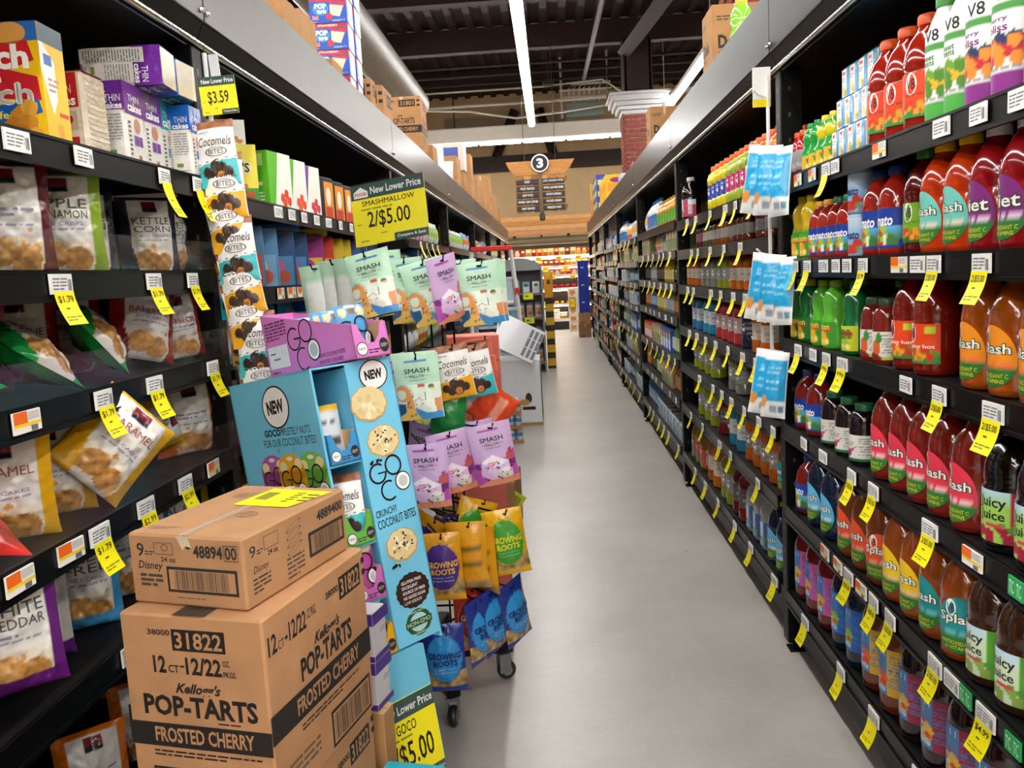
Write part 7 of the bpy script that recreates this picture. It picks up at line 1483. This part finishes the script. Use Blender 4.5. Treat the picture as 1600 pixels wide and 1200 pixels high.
mk = smallpouch(.09, .2, .07, '#e6e2e0', '#c8602a', '#d8a05a', '#8a78b0')
for i, z in enumerate((.12, .42, .76)):
    for k in range(5): setout(mk, 'milk_carton', f'white and brown carton on the arched grey shelf, {("lowest", "middle", "upper")[i]} board, {ORD[k]} from aisle', 'carton', (-.20-.12*k, 12.36, z+.031), .2, group='white cartons on the arched grey shelf')
for k in range(4): setout(smallbox(.1, .1, .16, ('#e2e2e6', '#7fa0c4', '#4a6f9a', '#d8d8dc')[k], '#c8ccd8', '#3a7a3a'), 'snack_box', f'{("white", "pale blue", "steel blue", "off-white")[k]} box on the topmost board of arched shelf', 'box', (-.22-.14*k, 12.36, 1.131), .1)
for i, z in enumerate((.42, .76, 1.10)):
    m = MB().box(-.07, -.002, -.045, .07, .002, .045, '#dfe62a'); m.lines(-.04, -.02, .04, .02, 1, pln((0, -.0024, 0), (1, 0, 0), (0, 0, 1)), '#5a6010')
    solo('price_card', f'fluorescent yellow price card on the {("lowest", "middle", "topmost")[i]} fronted board of arched shelf', 'price sign', m, M_LABEL, (-.33, 12.235, z-.01), smooth=False)
t = thing('striped_post', 'yellow and black striped corner post with a letter sign', 'post', (-.03, 12.75, 0))
part('post_core', MB().box(-.07, -.05, 0, .05, .05, 1.42, '#1c1a16'), M_METAL, t)
for k in range(6): part('yellow_band', MB().box(-.073, -.053, .04+.2*k, .053, .053, .15+.2*k, '#e0ae12'), M_METAL, t)
m = MB().box(-.075, -.056, 1.05, .055, -.05, 1.42, '#e6a01c'); f = pln((0, -.0565, 0), (1, 0, 0), (0, 0, 1)); m.text('E', -.03, 1.24, .02, 1.30, f, '#1c1a16', bold=.05); m.text('7', -.06, 1.33, .04, 1.41, f, '#e8c02a', bold=.05); part('letter_sign', m, M_LABEL, t, False)
for k in range(3): setout(smallpouch(.3, .35, .2, '#b8b8be', '#d8d8dc', '#a0a0a8'), 'wrapped_pack', f'pale wrapped pack beside the snacks rack far end, {ORD[k]} from near end', 'pack', (-.60, 13.6+.5*k, 0), .3)
# far end of the drinks rack: blue cases and white boxes
BL_ = carton(.22, .22, .36, '#22379c', lambda m, f: (m.rect(0, .0, .22, .004, f, '#16246a'), m.text('VALUE', .06, .2, .17, .235, f, '#dfe4f2', bold=.03, shear=.2) if False else m.lines(.055, .20, .165, .235, 1, f, '#c9d2ee', fill=.8)))
for k in range(3): setout(BL_, 'blue_case', f'bright blue case in a stack at the drinks rack end, {("lowest", "middle", "topmost")[k]} one', 'carton', (.675, 18.3, .52+.3605*k), .05)
setout(kraft(.24, .24, .24, None), 'carton', 'brown carton right under the stack of blue cases', 'carton', (.67, 18.3, .28), .02); setout(kraft(.26, .26, .28, None, col='#8a6a48'), 'carton', 'worn brown carton at the foot of the blue cases', 'carton', (.67, 18.3, 0), .02)
WBX = carton(.24, .22, .20, '#dcd2c4', lambda m, f: (m.rect(.04, .06, .16, .15, f, '#d88a3a'), m.rect(.08, .03, .11, .05, f, '#5a5048')))
for k in range(5): setout(WBX, 'white_box', f'pale box in the stack left of the blue cases, {ORD[k]} from bottom'.replace('left of', 'beside'), 'box', (.50, 20.15, .2005*k), .0)
t = thing('floor_sign', 'small yellow sign in a black frame on the pale box stack', 'sign', (.47, 20.02, .55)); part('sign_frame', MB().box(-.07, -.01, 0, .07, .01, .24, '#1a1a1a'), M_METAL, t); part('sign_face', MB().box(-.058, -.0125, .015, .058, -.0101, .225, '#e6c21c').lines(-.03, .09, .03, .14, 2, pln((0, -.013, 0), (1, 0, 0), (0, 0, 1)), '#5a4a10'), M_LABEL, t, False)

# produce case under a timber canopy
t = thing('produce_case', 'open produce case with bright lamps under a timber canopy', 'produce case', (0, 21.0, 0))
X0, X1 = -3.0, 2.2
part('case_back', MB().box(X0, .70, 0, X1, .75, 2.25, '#3a2a1c'), M_METAL, t); part('case_base', MB().box(X0, .0, 0, X1, .75, .2, '#141312'), M_METAL, t); part('base_trim', MB().box(X0, -.03, .2, X1, .0, .26, '#d8d4cc'), M_METAL, t)
for z, d in ((.26, .0), (.62, .04), (1.0, .06), (1.32, .10), (1.54, .14), (1.78, .18)):
    s_ = part('case_shelf', MB().box(X0, d, z-.03, X1, .70, z, '#2a2522'), M_METAL, t); put('shelf_rail', MB().box(X0, d-.02, z-.05, X1, d, z+.01, '#e6e0d4').mesh('shelf_rail', M_METAL, False), s_)
lampm = MB().box(X0+.1, .12, 0, X1-.1, .16, .02).mesh('case_lamp', M_CASEL, False)
for z in (.56, .93, 1.25, 1.47, 1.71, 2.14): put('case_lamp', lampm, t, (0, 0, z))
part('canopy_soffit', MB().box(X0, -.25, 2.2, X1, .75, 2.24, '#5a4630'), M_METAL, t)
m = MB(); a = np.linspace(-math.pi/2, math.pi/2, 9); part('canopy_roll', MB().tube([(X0, -.22, 2.14), (X1, -.22, 2.14)], .09, 12, '#6f6149'), M_METAL, t)
for k in range(4): part('canopy_plank', MB().box(X0, -.36+.10*k, 2.28+.115*k, X1, -.33+.10*k, 2.385+.115*k, ('#a9784a', '#b98a5c', '#a5713f', '#b5834f')[k], b=.005), M_WOOD, t)
for x in np.arange(X0+.2, X1, .65): part('canopy_bracket', MB().box(x, -.33, 2.24, x+.05, .6, 2.30, '#3a2a1c'), M_WOOD, t)
cols = ['#d8742a', '#c8322a', '#e0b83a', '#8a2a2a', '#e6d8b0', '#c85a2a', '#7a3a1a', '#b8902a', '#e2a23a', '#a8422a']
PK = [smallbox(.13, .1, .17, c, cols[(i+3) % 10], '#f2e6cc') for i, c in enumerate(cols)]
rr = random.Random(4)
for sh, z, d in ((0, 1.78, .24), (1, 1.54, .20), (2, 1.32, .16)):
    for k in range(16):
        setout(PK[rr.randrange(10)], 'produce_pack', f'small bright pack in the produce case, {("top", "second", "third")[sh]} shelf, {ORD[k]} along', 'pack', (-1.05+.135*k, 21.0+d, z+.0005), rr.uniform(-.1, .1), scale=(1, 1, .8 if sh else 1.1), group='bright packs in the produce case')
apple = [(None, MB().lathe([(.015, 0), (.05, .012), (.062, .04), (.055, .07), (.03, .085), (.012, .08)], 10, '#b8141c').mesh('apple', M_CAP), [])]
for k in range(12): setout(apple, 'apple', f'red apple in a row in the produce case, {ORD[k]} along', 'fruit', (-.95+.15*k, 21.17, 1.0005), 0, group='red apples in the produce case')
FR = [[(None, MB().lathe([(.02, 0), (.06, .02), (.07, .05), (.05, .09), (.015, .10)], 8, c, sy=1.4).mesh('fruit', M_CAP), [])] for c in ('#e0701c', '#e8c01c', '#8a2a3a', '#e8a42a', '#d8b02a')]
for k in range(13):
    setout(FR[k % 5], 'fruit', f'fruit heap piece on the fourth produce shelf, {ORD[k]} along', 'fruit', (-1.0+.14*k, 21.17, .6205), k, scale=.62, group='fruit on the fourth produce shelf'); setout(FR[(k+2) % 5], 'fruit', f'fruit piece behind the fourth produce shelf front, {ORD[k]} along', 'fruit', (-1.0+.14*k, 21.38, .6205), k, scale=.62, group='fruit on the fourth produce shelf')
for k in range(6): setout(smallpouch(.22, .16, .1, ('#e8d8b0', '#e6ded0', '#c8923a', '#e8e2d4', '#d8a05a', '#e0d0a8')[k], '#e8b83a', '#f0e8d8'), 'produce_bag', f'pale bag on the lowest produce shelf, {ORD[k]} along', 'bag', (-.85+.28*k, 21.12, .2605), .1, group='pale bags on the lowest produce shelf')
solo('price_board', 'white price board on the front of the lowest produce shelf', 'sign', MB().box(-.2, -.006, 0, .2, .006, .24, '#efece2').lines(-.14, .06, .14, .18, 2, pln((0, -.0065, 0), (1, 0, 0), (0, 0, 1)), '#c8b46a'), M_LABEL, (-.02, 20.955, .27), smooth=False)
for k in range(10):
    z = (1.70, 1.46, 1.24)[k % 3]; d = (.15, .11, .07)[k % 3]
    solo('price_card', f'yellow price card hanging in the produce case, {ORD[k]} of the row', 'price sign', MB().box(-.07, -.003, -.03, .07, .003, .05, '#f0c21c'), M_LABEL, (-.75+.16*k, 21.0+d-.03, z+.01), group='yellow price cards in the produce case', smooth=False)
o = thing('wire_stand', 'thin wire stand before the pale boxes', 'stand', (.52, 19.9, 0))
for x in (-.1, .1): part('wire_leg', MB().tube([(x, 0, 0), (x*.8, .05, .25)], .006, 5, '#9a9a9a'), M_METAL, o)
part('wire_top', MB().tube([(-.08, .05, .25), (.08, .05, .25)], .006, 5, '#9a9a9a'), M_METAL, o)

# hanging aisle sign made of a timber pallet
t = thing('aisle_sign', 'hanging timber pallet sign with a round number three and dark category plates', 'sign', (-.095, 16.0, 2.34)); t.rotation_euler = (0, .0, 0)
WD = ('#a8743e', '#b5814a', '#9a6836', '#c08e56')
m = MB().add([(-.62, -.02, 1.07), (-.56, -.02, .93), (-.44, -.02, .82), (.44, -.02, .82), (.54, -.02, .93), (.62, -.02, 1.07), (-.62, .02, 1.07), (-.56, .02, .93), (-.44, .02, .82), (.44, .02, .82), (.54, .02, .93), (.62, .02, 1.07)],
             [(0, 1, 2, 3, 4, 5), (11, 10, 9, 8, 7, 6)]+[(i, 6+i, 6+(i+1) % 6, (i+1) % 6) for i in range(6)], '#b07c46'); part('crown_board', m, M_WOOD, t, False)
for k in range(6): part('pallet_slat', MB().box(-.46+.155*k, -.01, .15, -.335+.155*k, .012, .84, WD[k % 4], b=.003), M_WOOD, t)
part('centre_beam', MB().box(-.03, -.03, .14, .03, -.011, .84, '#6a5a44', b=.003), M_WOOD, t); part('hook_tail', MB().box(-.05, -.02, .0, .05, .02, .14, '#2c2a28', b=.02), M_METAL, t)
part('cross_slat', MB().box(-.47, .012, .2, .47, .03, .28, '#8a5f34'), M_WOOD, t); part('cross_slat', MB().box(-.47, .012, .7, .47, .03, .78, '#8a5f34'), M_WOOD, t)
d = MB(); f = pln((0, -.055, 0), (1, 0, 0), (0, 0, 1)); d.lathe([(.165, 0), (.165, .03)], 32, '#16161a', o=(0, 0, 0)); 
for v in d.v: v[:, [1, 2]] = np.stack([-.022-v[:, 2], 1.02+v[:, 1]], 1)
d.ell(0, 1.02, .160, .160, f, '#e8e8ea', n=32, ring=.14); d.text('3', -.06, .935, .06, 1.105, f, '#f4f4f6', bold=.04); part('number_disc', d, M_LABEL, t, False)
for r_, (a_, b_) in enumerate((('CANDY', 'JUICE / COCONUT WATER'), ('FRUIT SNACKS', 'WATER / ALOE VERA DRINKS'), ('BABY FOOD', 'SPORTS DRINKS'), ('DIAPERS / BABY SUPPLIES', 'PACKED DRINKS'), ('BABY SNACKS', 'FREEZER POPS'))):
    for s_, w_ in ((-1, a_), (1, b_)):
        z = .70-.118*r_; x = s_*.235-.01
        p = part('name_plate', MB().box(x-.20, -.034, z-.043, x+.20, -.026, z+.043, '#262930', b=.006), M_LABEL, t, False)
        q = MB(); f = pln((x, -.0346, z), (1, 0, 0), (0, 0, 1)); wd = min(.36, .021*len(w_)); q.text(w_, -wd/2, -.020, wd/2, .022, f, '#e6e6e8', bold=.02); put('lettering', q.mesh('lettering', M_LABEL, False), p)
for x in (-.28, .28): part('hanging_wire', MB().tube([(x, 0, 1.06), (x, 0, 3.72)], .006, 5), M_STEELDARK, t)
flush()
bad = [k for k, v in LABELS.items() if len(v) > 1]
if bad: print('SAME LABEL', len(bad), bad[:10])
